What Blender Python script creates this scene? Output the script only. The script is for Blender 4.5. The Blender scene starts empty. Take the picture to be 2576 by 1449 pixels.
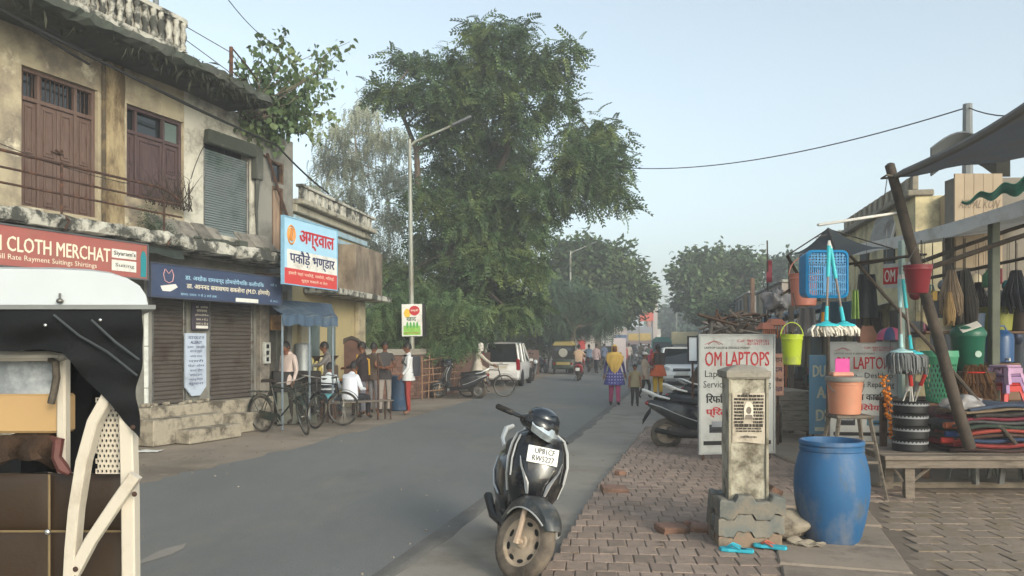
import bpy, bmesh, math, random
import numpy as np
from mathutils import Vector, Matrix, Euler
random.seed(7)
R = math.radians
SC = bpy.context.scene
COL = SC.collection
# ------------------------------------------------------------------ camera
CAM_H, FOC, HZ, CX = 1.65, 2000.0, 865.0, 1288.0
cam_data = bpy.data.cameras.new('camera')
cam_data.sensor_width = 36.0
cam_data.lens = FOC / 2576.0 * 36.0
cam_data.shift_y = (HZ - 724.5) / 2576.0
cam_data.clip_start, cam_data.clip_end = 0.1, 6000.0
cam = bpy.data.objects.new('camera', cam_data)
COL.objects.link(cam)
cam.location = (0, 0, CAM_H)
cam.rotation_euler = (R(90), 0, 0)
SC.camera = cam
# ------------------------------------------------------------------ light
SUN_EL, SUN_AZ = 20.0, 148.0        # azimuth from +Y clockwise: behind the camera, to the right
world = bpy.data.worlds.new('World')
SC.world = world
world.use_nodes = True
wn = world.node_tree
sky_n = wn.nodes.new('ShaderNodeTexSky')
sky_n.sky_type = 'NISHITA'
sky_n.sun_disc = False
sky_n.sun_elevation = R(SUN_EL)
sky_n.sun_rotation = R(SUN_AZ)
sky_n.altitude = 0
sky_n.air_density = 1.0
sky_n.dust_density = 3.2
sky_n.ozone_density = 1.4
wn.nodes['Background'].inputs[1].default_value = 0.15
sky_h = wn.nodes.new('ShaderNodeHueSaturation')
sky_h.inputs['Saturation'].default_value = .52
sky_t = wn.nodes.new('ShaderNodeMix'); sky_t.data_type = 'RGBA'; sky_t.blend_type = 'MULTIPLY'
sky_t.inputs['Factor'].default_value = 1; sky_t.inputs['B'].default_value = (.95, 1.03, 1.01, 1)
wn.links.new(sky_n.outputs[0], sky_h.inputs['Color'])
wn.links.new(sky_h.outputs[0], sky_t.inputs['A'])
wn.links.new(sky_t.outputs['Result'], wn.nodes['Background'].inputs[0])
sun_d = bpy.data.lights.new('sun', 'SUN')
sun_d.energy = 1.0
sun_d.angle = R(14)
sun_d.color = (1.0, 0.82, 0.64)
sun = bpy.data.objects.new('sun', sun_d)
COL.objects.link(sun)
_sd = Vector((math.sin(R(SUN_AZ)) * math.cos(R(SUN_EL)), math.cos(R(SUN_AZ)) * math.cos(R(SUN_EL)), math.sin(R(SUN_EL))))
sun.rotation_euler = (-_sd).to_track_quat('-Z', 'Y').to_euler()
sun.location = (8, -12, 14)
SC.view_settings.view_transform = 'Standard'
SC.view_settings.look = 'None'
SC.view_settings.exposure = 0.95
SC.view_settings.gamma = 1.0
SC.view_settings.use_curve_mapping = False
SC.render.engine = 'CYCLES'
SC.cycles.use_denoising = True
SC.cycles.max_bounces = 6
SC.cycles.diffuse_bounces = 3
SC.cycles.glossy_bounces = 3
SC.cycles.transparent_max_bounces = 12
SC.cycles.volume_bounces = 1
# ------------------------------------------------------------------ pixel -> place (measured from the photograph)
def P(u, v, y):
 return Vector(((u - CX) / FOC * y, y, CAM_H - (v - HZ) / FOC * y))
def G(u, v, z=0.0):
 y = (CAM_H - z) * FOC / (v - HZ)
 return Vector(((u - CX) / FOC * y, y, z))
def X(u, y): return (u - CX) / FOC * y
def Z(v, y): return CAM_H - (v - HZ) / FOC * y
# ------------------------------------------------------------------ mesh builder
class MB:
 def __init__(s):
  s.v = []; s.f = []; s.mi = []; s.sm = []; s.M = Matrix(); s.m = 0
 def add(s, vs, fs, sm=False):
  o = len(s.v); M = s.M
  s.v += [tuple(M @ Vector(p)) for p in vs]
  s.f += [tuple(i + o for i in f) for f in fs]
  s.mi += [s.m] * len(fs); s.sm += [sm] * len(fs)
  return s
 def box(s, x0, x1, y0, y1, z0, z1, b=0.0):
  c = ((x0 + x1) / 2, (y0 + y1) / 2, (z0 + z1) / 2)
  h = (abs(x1 - x0) / 2, abs(y1 - y0) / 2, abs(z1 - z0) / 2)
  return s.cbox(c, h, b)
 def cbox(s, c, h, b=0.0):
  b = min(b, min(h) * .98)
  if b <= 0:
   vs = [(c[0] + i * h[0], c[1] + j * h[1], c[2] + k * h[2]) for i in (-1, 1) for j in (-1, 1) for k in (-1, 1)]
   return s.add(vs, [(0, 1, 3, 2), (4, 6, 7, 5), (0, 4, 5, 1), (2, 3, 7, 6), (0, 2, 6, 4), (1, 5, 7, 3)])
  vs = []; ix = {}
  for i in (-1, 1):
   for j in (-1, 1):
    for k in (-1, 1):
     for a in range(3):
      p = [(h[n] - (0 if n == a else b)) * (i, j, k)[n] + c[n] for n in range(3)]
      ix[(i, j, k, a)] = len(vs); vs.append(p)
  fs = []
  for a in range(3):
   o1, o2 = [n for n in range(3) if n != a]
   for sg in (-1, 1):
    q = []
    for (p1, p2) in ((-1, -1), (1, -1), (1, 1), (-1, 1)):
     t = [0, 0, 0]; t[a] = sg; t[o1] = p1; t[o2] = p2
     q.append(ix[(t[0], t[1], t[2], a)])
    fs.append(tuple(q))
   for p1 in (-1, 1):
    for p2 in (-1, 1):
     q = []
     for sg in (-1, 1):
      t = [0, 0, 0]; t[a] = sg; t[o1] = p1; t[o2] = p2
      pr = [ix[(t[0], t[1], t[2], o1)], ix[(t[0], t[1], t[2], o2)]]
      q += pr if sg < 0 else pr[::-1]
     fs.append(tuple(q))
  for i in (-1, 1):
   for j in (-1, 1):
    for k in (-1, 1):
     fs.append(tuple(ix[(i, j, k, a)] for a in range(3)))
  return s.add(vs, fs)
 def tube(s, pts, r, n=8, cap=True, closed=False):
  pts = [Vector(p) for p in pts]
  rs = r if isinstance(r, (list, tuple)) else [r] * len(pts)
  N = len(pts); vs = []; fs = []
  up = None
  for i, p in enumerate(pts):
   if closed: t = pts[(i + 1) % N] - pts[i - 1]
   else: t = pts[min(i + 1, N - 1)] - pts[max(i - 1, 0)]
   if t.length < 1e-9: t = Vector((0, 0, 1))
   t.normalize()
   if up is None:
    up = Vector((0, 0, 1)) if abs(t.z) < .9 else Vector((1, 0, 0))
   a = up - t * up.dot(t)
   if a.length < 1e-5: a = t.orthogonal()
   a.normalize(); up = a; b = t.cross(a)
   for k in range(n):
    an = 2 * math.pi * k / n
    vs.append(p + (a * math.cos(an) + b * math.sin(an)) * rs[i])
  for i in range(N if closed else N - 1):
   j = (i + 1) % N
   for k in range(n):
    fs.append((i * n + k, i * n + (k + 1) % n, j * n + (k + 1) % n, j * n + k))
  if cap and not closed:
   fs.append(tuple(range(n - 1, -1, -1))); fs.append(tuple((N - 1) * n + k for k in range(n)))
  return s.add(vs, fs, n > 4)
 def lathe(s, prof, n=20, cap=True, c=(0, 0, 0), wob=None):
  vs = []; fs = []
  for i, (r, z) in enumerate(prof):
   for k in range(n):
    a = 2 * math.pi * k / n
    q = r * (1 + (wob(a, z) if wob else 0))
    vs.append((c[0] + q * math.cos(a), c[1] + q * math.sin(a), c[2] + z))
  for i in range(len(prof) - 1):
   for k in range(n):
    fs.append((i * n + k, i * n + (k + 1) % n, (i + 1) * n + (k + 1) % n, (i + 1) * n + k))
  if cap:
   fs.append(tuple(range(n - 1, -1, -1))); fs.append(tuple((len(prof) - 1) * n + k for k in range(n)))
  return s.add(vs, fs, True)
 def loft(s, secs, cap=True, closed=True, sm=True):
  n = len(secs[0]); vs = [p for q in secs for p in q]; fs = []
  for i in range(len(secs) - 1):
   for k in range(n if closed else n - 1):
    fs.append((i * n + k, i * n + (k + 1) % n, (i + 1) * n + (k + 1) % n, (i + 1) * n + k))
  if cap and closed:
   fs.append(tuple(range(n - 1, -1, -1))); fs.append(tuple((len(secs) - 1) * n + k for k in range(n)))
  return s.add(vs, fs, sm)
 def ell(s, c, r, n=12, m=8, f=None):
  vs = [(c[0], c[1], c[2] - r[2])]; fs = []
  for i in range(1, m):
   th = math.pi * i / m - math.pi / 2
   for k in range(n):
    a = 2 * math.pi * k / n
    p = [r[0] * math.cos(th) * math.cos(a), r[1] * math.cos(th) * math.sin(a), r[2] * math.sin(th)]
    if f: p = f(p)
    vs.append((c[0] + p[0], c[1] + p[1], c[2] + p[2]))
  vs.append((c[0], c[1], c[2] + r[2])); L = len(vs) - 1
  for k in range(n):
   fs.append((0, 1 + (k + 1) % n, 1 + k)); fs.append((L, L - n + k, L - n + (k + 1) % n))
  for i in range(m - 2):
   for k in range(n):
    fs.append((1 + i * n + k, 1 + i * n + (k + 1) % n, 1 + (i + 1) * n + (k + 1) % n, 1 + (i + 1) * n + k))
  return s.add(vs, fs, True)
 def sheet(s, fn, nu, nv, th=0.0, sm=True):
  """fn(a,b) with a,b in 0..1 gives a point; th offsets a second skin to give thickness"""
  g = [[Vector(fn(i / nu, j / nv)) for j in range(nv + 1)] for i in range(nu + 1)]
  W = nv + 1; vs = [p for row in g for p in row]; fs = []
  for i in range(nu):
   for j in range(nv):
    fs.append((i * W + j, (i + 1) * W + j, (i + 1) * W + j + 1, i * W + j + 1))
  if th:
   o = len(vs)
   for i in range(nu + 1):
    for j in range(nv + 1):
     a = g[min(i + 1, nu)][j] - g[max(i - 1, 0)][j]
     b = g[i][min(j + 1, nv)] - g[i][max(j - 1, 0)]
     nn = a.cross(b)
     if nn.length > 1e-9: nn.normalize()
     vs.append(g[i][j] - nn * th)
   fs += [tuple(q + o for q in f[::-1]) for f in list(fs)]
   for i in range(nu):
    a, b = i * W, (i + 1) * W
    fs.append((a, a + o, b + o, b)); a += nv; b += nv; fs.append((b, b + o, a + o, a))
   for j in range(nv):
    fs.append((j + 1, j + 1 + o, j + o, j)); a = nu * W + j; fs.append((a, a + o, a + 1 + o, a + 1))
  return s.add(vs, fs, sm)
 def prism(s, poly, f):
  """poly: 2d points; f(p, k) with k 0/1 gives the two 3d faces"""
  n = len(poly)
  vs = [f(p, 0) for p in poly] + [f(p, 1) for p in poly]
  fs = [tuple(range(n)), tuple(range(2 * n - 1, n - 1, -1))]
  for k in range(n):
   fs.append((k, (k + 1) % n, n + (k + 1) % n, n + k))
  return s.add(vs, fs)
 def mesh(s, name, mats, recalc=True, ang=42):
  me = bpy.data.meshes.new(name)
  me.from_pydata(s.v, [], s.f)
  if not isinstance(mats, (list, tuple)): mats = [mats]
  for m in mats: me.materials.append(m)
  me.polygons.foreach_set('material_index', s.mi)
  me.polygons.foreach_set('use_smooth', s.sm)
  if recalc:
   bm = bmesh.new(); bm.from_mesh(me)
   bmesh.ops.recalc_face_normals(bm, faces=bm.faces)
   bm.to_mesh(me); bm.free()
  me.update()
  if any(s.sm): me.set_sharp_from_angle(angle=R(ang))
  return me
 def build(s, name, mats, parent=None, world=False, recalc=True, label=None, ang=42):
  if world and parent is not None:
   q = parent.matrix_basis
   pp = parent.parent
   while pp is not None: q = pp.matrix_basis @ q; pp = pp.parent
   I = q.inverted()
   s.v = [tuple(I @ Vector(p)) for p in s.v]
  o = bpy.data.objects.new(name, s.mesh(name, mats, recalc, ang))
  COL.objects.link(o)
  if parent is not None: o.parent = parent
  if label: o['label'] = label
  return o
def tag(o, label, cat, group=None):
 o['label'] = label; o['category'] = cat
 if group: o['group'] = group
 return o
def thing(name, label, cat, loc=(0, 0, 0), rz=0.0, group=None, rot=None):
 o = bpy.data.objects.new(name, None)
 COL.objects.link(o)
 o.empty_display_size = .2
 o.location = loc; o.rotation_euler = rot if rot else (0, 0, rz)
 return tag(o, label, cat, group)
def struct(o):
 o['kind'] = 'structure'; return o
def stuff(o):
 o['kind'] = 'stuff'; return o
def inst(mesh, name, parent=None, loc=(0, 0, 0), rot=(0, 0, 0), sc=(1, 1, 1)):
 o = bpy.data.objects.new(name, mesh)
 COL.objects.link(o)
 if parent is not None: o.parent = parent
 o.location = loc; o.rotation_euler = rot; o.scale = sc
 return o
def copy_tree(o, loc=None, rz=None, label=None, parent=None):
 c = o.copy(); COL.objects.link(c)
 if parent is not None: c.parent = parent
 if loc is not None: c.location = loc
 if rz is not None: c.rotation_euler[2] = rz
 if label: c['label'] = label
 for ch in list(o.children): copy_tree(ch, parent=c)
 return c
# ------------------------------------------------------------------ materials
def lin(h):
 if not isinstance(h, str): return tuple(h) + (1.0,)
 h = h.lstrip('#'); o = []
 for i in (0, 2, 4):
  c = int(h[i:i + 2], 16) / 255
  o.append(c / 12.92 if c <= .04045 else ((c + .055) / 1.055) ** 2.4)
 return (*o, 1.0)
_mats = {}
def mat(name, col, rough=.65, metal=0.0, var=.18, scale=5.0, bump=0.0, bscale=60.0, dirt=None, dscale=2.0, dlo=.5, dhi=.68,
  rnd=0.0, spec=.4, detail=4.0, stretch=None, coat=0.0, alpha=1.0, isl=0.0, sub=0.0, dirt2=None, d2scale=9.0, d2lo=.6, d2hi=.7, wcoord=False):
 if name in _mats: return _mats[name]
 m = bpy.data.materials.new(name); m.use_nodes = True
 nt = m.node_tree; N = nt.nodes; L = nt.links
 b = N['Principled BSDF']
 c = lin(col)
 b.inputs['Roughness'].default_value = rough
 b.inputs['Metallic'].default_value = metal
 b.inputs['Specular IOR Level'].default_value = spec
 if coat: b.inputs['Coat Weight'].default_value = coat; b.inputs['Coat Roughness'].default_value = .08
 if alpha < 1: b.inputs['Alpha'].default_value = alpha
 tc = N.new('ShaderNodeTexCoord')
 src = tc.outputs['Object']
 if wcoord:
  g = N.new('ShaderNodeNewGeometry'); src = g.outputs['Position']
 elif rnd or True:
  oi = N.new('ShaderNodeObjectInfo')
  mu = N.new('ShaderNodeVectorMath'); mu.operation = 'MULTIPLY_ADD'
  mu.inputs[1].default_value = (1, 1, 1)
  cx = N.new('ShaderNodeMath'); cx.operation = 'MULTIPLY'; cx.inputs[1].default_value = 37.0
  L.new(oi.outputs['Random'], cx.inputs[0])
  L.new(src, mu.inputs[0]); L.new(cx.outputs[0], mu.inputs[2])
  src = mu.outputs[0]
 if stretch:
  mp = N.new('ShaderNodeMapping'); mp.inputs['Scale'].default_value = stretch
  L.new(src, mp.inputs[0]); src = mp.outputs[0]
 out = None
 def noise(sc, det=detail, ro=.6):
  n = N.new('ShaderNodeTexNoise'); n.inputs['Scale'].default_value = sc
  n.inputs['Detail'].default_value = det; n.inputs['Roughness'].default_value = ro
  L.new(src, n.inputs['Vector']); return n
 def ramp(s_, lo, hi):
  r = N.new('ShaderNodeMapRange'); r.inputs[1].default_value = lo; r.inputs[2].default_value = hi
  L.new(s_, r.inputs[0]); return r.outputs[0]
 n1 = noise(scale)
 hv = N.new('ShaderNodeHueSaturation'); hv.inputs['Color'].default_value = c
 mr = N.new('ShaderNodeMapRange'); mr.inputs[1].default_value = .25; mr.inputs[2].default_value = .75
 mr.inputs[3].default_value = 1 - var; mr.inputs[4].default_value = 1 + var
 L.new(n1.outputs['Fac'], mr.inputs[0])
 val = mr.outputs[0]
 def jitter(sock, amt, val):
  r2 = N.new('ShaderNodeMapRange'); r2.inputs[3].default_value = 1 - amt; r2.inputs[4].default_value = 1 + amt
  L.new(sock, r2.inputs[0]); mm = N.new('ShaderNodeMath'); mm.operation = 'MULTIPLY'
  L.new(val, mm.inputs[0]); L.new(r2.outputs[0], mm.inputs[1]); return mm.outputs[0]
 if rnd: val = jitter(oi.outputs['Random'] if not wcoord else n1.outputs['Fac'], rnd, val)
 if isl:
  g = N.new('ShaderNodeNewGeometry'); val = jitter(g.outputs['Random Per Island'], isl, val)
 L.new(val, hv.inputs['Value'])
 out = hv.outputs[0]
 for (dc, ds, lo, hi) in ((dirt, dscale, dlo, dhi), (dirt2, d2scale, d2lo, d2hi)):
  if dc:
   n2 = noise(ds, 6.0, .7)
   mx = N.new('ShaderNodeMix'); mx.data_type = 'RGBA'
   mx.inputs['B'].default_value = lin(dc)
   L.new(ramp(n2.outputs['Fac'], lo, hi), mx.inputs['Factor']); L.new(out, mx.inputs['A'])
   out = mx.outputs['Result']
 L.new(out, b.inputs['Base Color'])
 if sub:
  tr = N.new('ShaderNodeBsdfTranslucent'); L.new(out, tr.inputs[0])
  ms = N.new('ShaderNodeMixShader'); ms.inputs[0].default_value = sub
  L.new(b.outputs[0], ms.inputs[1]); L.new(tr.outputs[0], ms.inputs[2])
  L.new(ms.outputs[0], N['Material Output'].inputs[0])
 if bump:
  n3 = noise(bscale, 5.0, .65)
  bp = N.new('ShaderNodeBump'); bp.inputs['Strength'].default_value = bump; bp.inputs['Distance'].default_value = .02
  L.new(n3.outputs['Fac'], bp.inputs['Height']); L.new(bp.outputs[0], b.inputs['Normal'])
 _mats[name] = m
 return m
def emis(name, col, st):
 m = mat(name, col); b = m.node_tree.nodes['Principled BSDF']
 b.inputs['Emission Color'].default_value = lin(col); b.inputs['Emission Strength'].default_value = st
 return m
def glass(name, col, rough=.08, alpha=.45):
 m = mat(name, col, rough=rough, var=.05, spec=.6, alpha=alpha); return m
BLACKP = mat('black_paint', '#15171b', rough=.22, var=.1, coat=.5, dirt='#5d564c', dscale=5, dlo=.5, dhi=.85)
BLACKPL = mat('black_plastic', '#1b1c1f', rough=.5, var=.15, dirt='#57524a', dscale=5, dlo=.6, dhi=.95)
GREYPL = mat('grey_plastic', '#55585a', rough=.5, var=.12)
RUBBER = mat('tyre_rubber', '#1d1c1b', rough=.85, var=.2, dirt='#857a6b', dscale=5, dlo=.45, dhi=.9, bump=.2)
DUSTRUB = mat('dusty_tyre', '#3a3531', rough=.9, var=.2, dirt='#86796a', dscale=3, dlo=.35, dhi=.7, bump=.2)
CHROME = mat('chrome', '#c9c9c6', rough=.25, metal=.9, var=.05)
SILVER = mat('silver_trim', '#c4c5c3', rough=.35, metal=.5, var=.05)
STEEL = mat('dull_steel', '#7c7c79', rough=.45, metal=.7, var=.15, dirt='#4d3a2c', dscale=7)
RUST = mat('rusty_iron', '#3c2a22', rough=.8, var=.3, dirt='#6b4630', dscale=8, bump=.3)
WHITEP = mat('white_paint', '#d9d9d4', rough=.35, var=.05, dirt='#b3ac9e', dscale=3, dlo=.55, dhi=.9)
CARWHITE = mat('white_car_paint', '#dedfdd', rough=.22, var=.02, coat=.6, dirt='#b5aea2', dscale=3, dlo=.6, dhi=1)
DARKGL = mat('dark_glass', '#1a2024', rough=.08, var=.05, spec=.8)
LIGHTGL = mat('lamp_glass', '#c3cace', rough=.1, var=.1, spec=.8)
REDGL = mat('red_lens', '#8d1216', rough=.15, var=.05, spec=.7)
AMBER = mat('amber_lens', '#b8541a', rough=.2, var=.05)
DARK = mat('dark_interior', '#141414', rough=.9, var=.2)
WOODG = mat('grey_weathered_wood', '#6a6258', rough=.85, var=.28, scale=9, stretch=(1, 6, 6), dirt='#3d352d', dscale=5, bump=.4, bscale=40)
WOODB = mat('brown_wood', '#5d4636', rough=.8, var=.28, scale=7, dirt='#33261d', dscale=5, bump=.3, bscale=40)
BAMBOO = mat('dark_bamboo', '#463c33', rough=.75, var=.3, scale=6, dirt='#2a241f', dscale=5, bump=.2)
SKIN = mat('brown_skin', '#6d4632', rough=.55, var=.06)
SKIN2 = mat('tan_skin', '#8a5c43', rough=.55, var=.06)
HAIR = mat('black_hair', '#14110f', rough=.6, var=.3, scale=30)
# ------------------------------------------------------------------ lettering (built-in font, made into meshes)
def text_mb(s, w, h, bold=0.0, depth=.004):
 """returns (verts, faces) of s scaled into a box w x h centred on 0 in the XZ plane, facing -Y"""
 cu = bpy.data.curves.new('lettering', 'FONT')
 dv = True
 cu.body = s; cu.size = 1; cu.offset = 0 if dv else bold; cu.extrude = 0.0; cu.resolution_u = 2
 ob = bpy.data.objects.new('lettering', cu); COL.objects.link(ob)
 dg = bpy.context.evaluated_depsgraph_get(); dg.update()
 me = bpy.data.meshes.new_from_object(ob.evaluated_get(dg))
 vs = [v.co.copy() for v in me.vertices]; fs = [tuple(p.vertices) for p in me.polygons]
 bpy.data.objects.remove(ob); bpy.data.meshes.remove(me)
 if dv and bold > .008:
  n0 = len(vs); v0 = vs[:]; f0 = fs[:]
  for k, dx in enumerate((-bold, bold)):
   vs += [Vector((v.x + dx, v.y + dx * .4, .0008 * (k + 1))) for v in v0]; fs += [tuple(i + n0 * (k + 1) for i in f) for f in f0]
 x0 = min(v.x for v in vs); x1 = max(v.x for v in vs); y0 = min(v.y for v in vs); y1 = max(v.y for v in vs)
 sx = w / (x1 - x0); sy = (h / (y1 - y0)) if h else sx
 vs = [Vector(((v.x - (x0 + x1) / 2) * sx, -v.z, (v.y - (y0 + y1) / 2) * sy)) for v in vs]
 return vs, fs
def lettering(parent, s, w, h, at, m, bold=0.0, M=None, name='lettering', shear=0.0, label=None):
 vs, fs = text_mb(s, w, h, bold)
 mb = MB()
 at = Vector(at)
 for v in vs: v.x += v.z * shear
 mb.add([(M @ (v + at)) if M else (v + at) for v in vs], fs)
 o = mb.build(name, m, parent, recalc=False)
 return o
def flat(parent, name, m, M, x0, x1, z0, z1, y=0.0, th=.003):
 """thin printed panel in a board's own frame (X along, Z up, -Y out)"""
 mb = MB(); mb.M = M
 mb.box(x0, x1, y - th, y, z0, z1)
 return mb.build(name, m, parent)
# ------------------------------------------------------------------ ground, road, pavement
def poly_sheet(name, pts, z, m, kind=True):
 bm = bmesh.new()
 vs = [bm.verts.new((p[0], p[1], z)) for p in pts]
 f = bm.faces.new(vs)
 bmesh.ops.triangulate(bm, faces=[f])
 bmesh.ops.recalc_face_normals(bm, faces=bm.faces)
 for f in bm.faces:
  if f.normal.z < 0: f.normal_flip()
 me = bpy.data.meshes.new(name); bm.to_mesh(me); bm.free()
 me.materials.append(m)
 o = bpy.data.objects.new(name, me); COL.objects.link(o)
 return struct(o) if kind else o
DUST = mat('dusty_earth', '#8a7f72', rough=.95, var=.16, scale=.5, bump=.5, bscale=9, dirt='#6d6459', dscale=.35, dlo=.45, dhi=.65, wcoord=True, dirt2='#a39684', d2scale=1.6, d2lo=.55, d2hi=.8)
ASPH = mat('grey_asphalt', '#70716f', rough=.82, var=.13, scale=.5, bump=.5, bscale=55, dirt='#857f75', dscale=.3, dlo=.5, dhi=.72, wcoord=True, dirt2='#666866', d2scale=.8, d2lo=.54, d2hi=.72, stretch=(1, .45, 1))
CONC = mat('dusty_concrete', '#8b867d', rough=.9, var=.13, scale=.9, bump=.3, bscale=30, dirt='#70695f', dscale=1.1, dlo=.5, dhi=.75, wcoord=True)
BRICK = mat('dusty_paver', '#8f7e72', rough=.92, var=.16, scale=9, bump=.5, bscale=50, dirt='#74685d', dscale=6, rnd=.17)
SLAB = mat('stone_slab', '#897d70', rough=.9, var=.14, scale=3, bump=.3, bscale=40, dirt='#6c6157', dscale=2, rnd=.10)
PAVER2 = mat('tan_paver', '#84776a', rough=.92, var=.16, scale=7, bump=.4, bscale=45, dirt='#74664f', dscale=4, rnd=.10)
JOINT = mat('joint_dirt', '#6a5f54', rough=1, var=.2, scale=4, wcoord=True)
ground = struct(poly_sheet('ground', [(-900, -60), (900, -60), (900, 1500), (-900, 1500)], -.012, DUST))
left_edge = [(-8.6, -6), (-5.9, 4.5), (-4.4, 9.4), (-4.0, 10.8), (-3.3, 13.04), (-2.31, 17.84), (-1.52, 22), (.06, 30.3), (2.25, 42.9), (10.5, 90), (33, 210), (70, 400)]
right_edge = [(-3.6, -6), (-1.13, 4.5), (-.856, 5.65), (1.507, 15.7), (3.44, 24.4), (7.2, 42.9), (16.4, 90), (39, 210), (76, 400)]
def jag(pts, a, n=7):
 o = []
 rnd = random.Random(3)
 for p, q in zip(pts, pts[1:]):
  for k in range(n):
   t = k / n
   j = rnd.uniform(-a, a) if k else 0
   o.append((p[0] + (q[0] - p[0]) * t + j, p[1] + (q[1] - p[1]) * t))
 o.append(pts[-1]); return o
shoulder_pts = jag(right_edge, .0) + [(95, 400), (58, 210), (29, 90), (15, 42.9), (10.5, 24), (8.5, 15.5), (7.2, 5), (6, -6)]
struct(poly_sheet('road_shoulder', shoulder_pts, -.006, CONC))
struct(poly_sheet('road', jag(left_edge, .13) + jag(right_edge, .04)[::-1], 0.0, ASPH))
# worn repair patch and grit on the asphalt
pp = [G(352, 1412), G(400, 1386), G(470, 1366), G(462, 1380), G(432, 1396), G(352, 1420)]
struct(poly_sheet('road_patch', pp, .004, CONC))
gm = MB(); rr = random.Random(5)
for k in range(110):
 t = rr.random(); y = 5 + 22 * t * t
 xl = -4.4 + (y - 9.4) * .24; xr = -.856 + (y - 5.65) * .235
 x = rr.choice([xr - abs(rr.gauss(0, .25)), xl + rr.random() * (xr - xl), xl + abs(rr.gauss(0, .5))])
 s = rr.uniform(.005, .016)
 gm.ell((x, y, s * .5), (s, s * .8, s * .6), 5, 3)
stuff(gm.build('road_grit', mat('pale_grit', '#8f887d', var=.3, isl=.4)))
# asphalt lip that stands a little above the concrete strip
lip = MB()
rr = random.Random(11)
re = [(x, y) for (x, y) in jag(right_edge[1:6], .0, 26)]
def sec(p, d):
 j = rr.uniform(-.035, .035)
 return [(p[0] - .14, p[1], .002), (p[0] - .04 + j, p[1], .012), (p[0] + .02 + j, p[1], .012), (p[0] + .05 + j, p[1], -.008)]
for p_ in (0,): lip.loft([sec(p, 0) for p in re], cap=False, closed=False)
struct(lip.build('road_lip', mat('asphalt_crumb', '#686662', rough=.9, var=.2, scale=3, bump=.6, bscale=40, wcoord=True)))
cr = random.Random(17)
lm = MB()
for k in range(150):
 c = cr.random(); g_ = G(cr.uniform(380, 1250), cr.uniform(1010, 1190)) if c < .5 else Vector((cr.uniform(.3, 6.5), cr.uniform(5.6, 13), .058)); s_ = cr.uniform(.012, .04)
 if c < .5: g_.x = -5.2 + (g_.y - 10) * .25 + cr.gauss(0, .7); g_.z = .004
 a = cr.uniform(0, 6.3); lm.add([(g_.x + s_ * math.cos(a), g_.y + s_ * math.sin(a), g_.z + .003), (g_.x - s_ * .4 * math.sin(a), g_.y + s_ * .4 * math.cos(a), g_.z + .01), (g_.x - s_ * math.cos(a), g_.y - s_ * math.sin(a), g_.z + .003), (g_.x + s_ * .4 * math.sin(a), g_.y - s_ * .4 * math.cos(a), g_.z + .006)], [(0, 1, 2, 3)])
stuff(lm.build('leaf_litter', mat('dry_litter', '#6b5a44', var=.3, isl=.6), recalc=False))
# ---- brick pavement
def slab_base(name, pts, z, m):
 mb = MB(); mb.prism(pts, lambda p, k: (p[0], p[1], -.01 if k == 0 else z)); return struct(mb.build(name, m))
pavement = slab_base('pavement', [(.06, 4.4), (.445, 6.17), (1.02, 8.8), (2.66, 15.35), (5.2, 15.35), (3.78, 8.4), (2.93, 5.6), (2.57, 4.4)], .043, JOINT)
def brick_mesh(w, d, h, seed, ch=.012):
 r2 = random.Random(seed)
 def ring(ins, z):
  return [(sx * (w / 2 - ins) + r2.uniform(-.0025, .0025), sy * (d / 2 - ins) + r2.uniform(-.0025, .0025), z + r2.uniform(-.002, .002)) for (sx, sy) in ((-1, -1), (1, -1), (1, 1), (-1, 1))]
 mb = MB(); mb.loft([ring(0, 0), ring(.001, h - ch), ring(ch, h)], cap=True, sm=False)
 return mb
bricks = []
rr = random.Random(21)
BW, BD = .150, .232
ca, sa = math.cos(R(-5)), math.sin(R(-5))
pil_c = G(1880, 1300)
for j in range(0, 54):
 yy = 4.3 + j * BD
 off = rr.uniform(-.02, .02) + (BW / 2 if j % 2 else 0)
 for i in range(-16, 38):
  lx = i * BW + off
  x = lx * ca - (yy - 8) * sa * 0 + .9 ; y = yy + lx * sa
  ex = .345 + (y - 6.17) * (.224 if y < 8.8 else .2524) + (0 if y < 8.8 else -.075)
  if y > 15.3 or x + BW / 2 < ex + .035: continue
  sx = 1.0
  if x - BW / 2 < ex: w_ = x + BW / 2 - ex - rr.uniform(-.012, .012); x = x + BW / 2 - w_ / 2; sx = w_ / BW
  rx = 1.93 + (y - 5.65) * .30 if y < 8.2 else 4.4
  if x + BW / 2 > rx + .07: continue
  if y < 4.4: continue
  hole = Vector((x, y, 0)) - G(1735, 1345)
  if hole.length < .17 and rr.random() < .8: continue
  bricks.append((x, y, rr.uniform(-.002, .002), rr.gauss(0, .016), rr.gauss(0, .005), sx))
bricks.sort(key=lambda b: b[1] if b[1] > 5.45 else 99)
bm_var = []
for k in range(6):
 bm_var.append(brick_mesh(BW - rr.uniform(.003, .009), BD - rr.uniform(.004, .010), .046, k, .006).mesh('brick', BRICK))
rest = MB()
for k, (x, y, dz, a, tl, sx) in enumerate(bricks):
 if k < 298:
  inst(rr.choice(bm_var), 'brick', pavement, (x, y, .006 + dz), (tl, tl * .7, R(-5) + a), (sx, 1, 1))
 else:
  rest.M = Matrix.Translation((x, y, .006 + dz)) @ Matrix.Rotation(R(-5) + a, 4, 'Z') @ Matrix.Diagonal((sx, 1, 1, 1))
  b = brick_mesh(BW - .008, BD - .009, .046, k, .006)
  rest.add(b.v, b.f)
stuff(rest.build('brick', mat('dusty_paver_far', '#8f7e72', rough=.92, var=.14, scale=9, bump=.4, bscale=50, dirt='#7a6b60', dscale=1.5, isl=.16), pavement))
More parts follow.
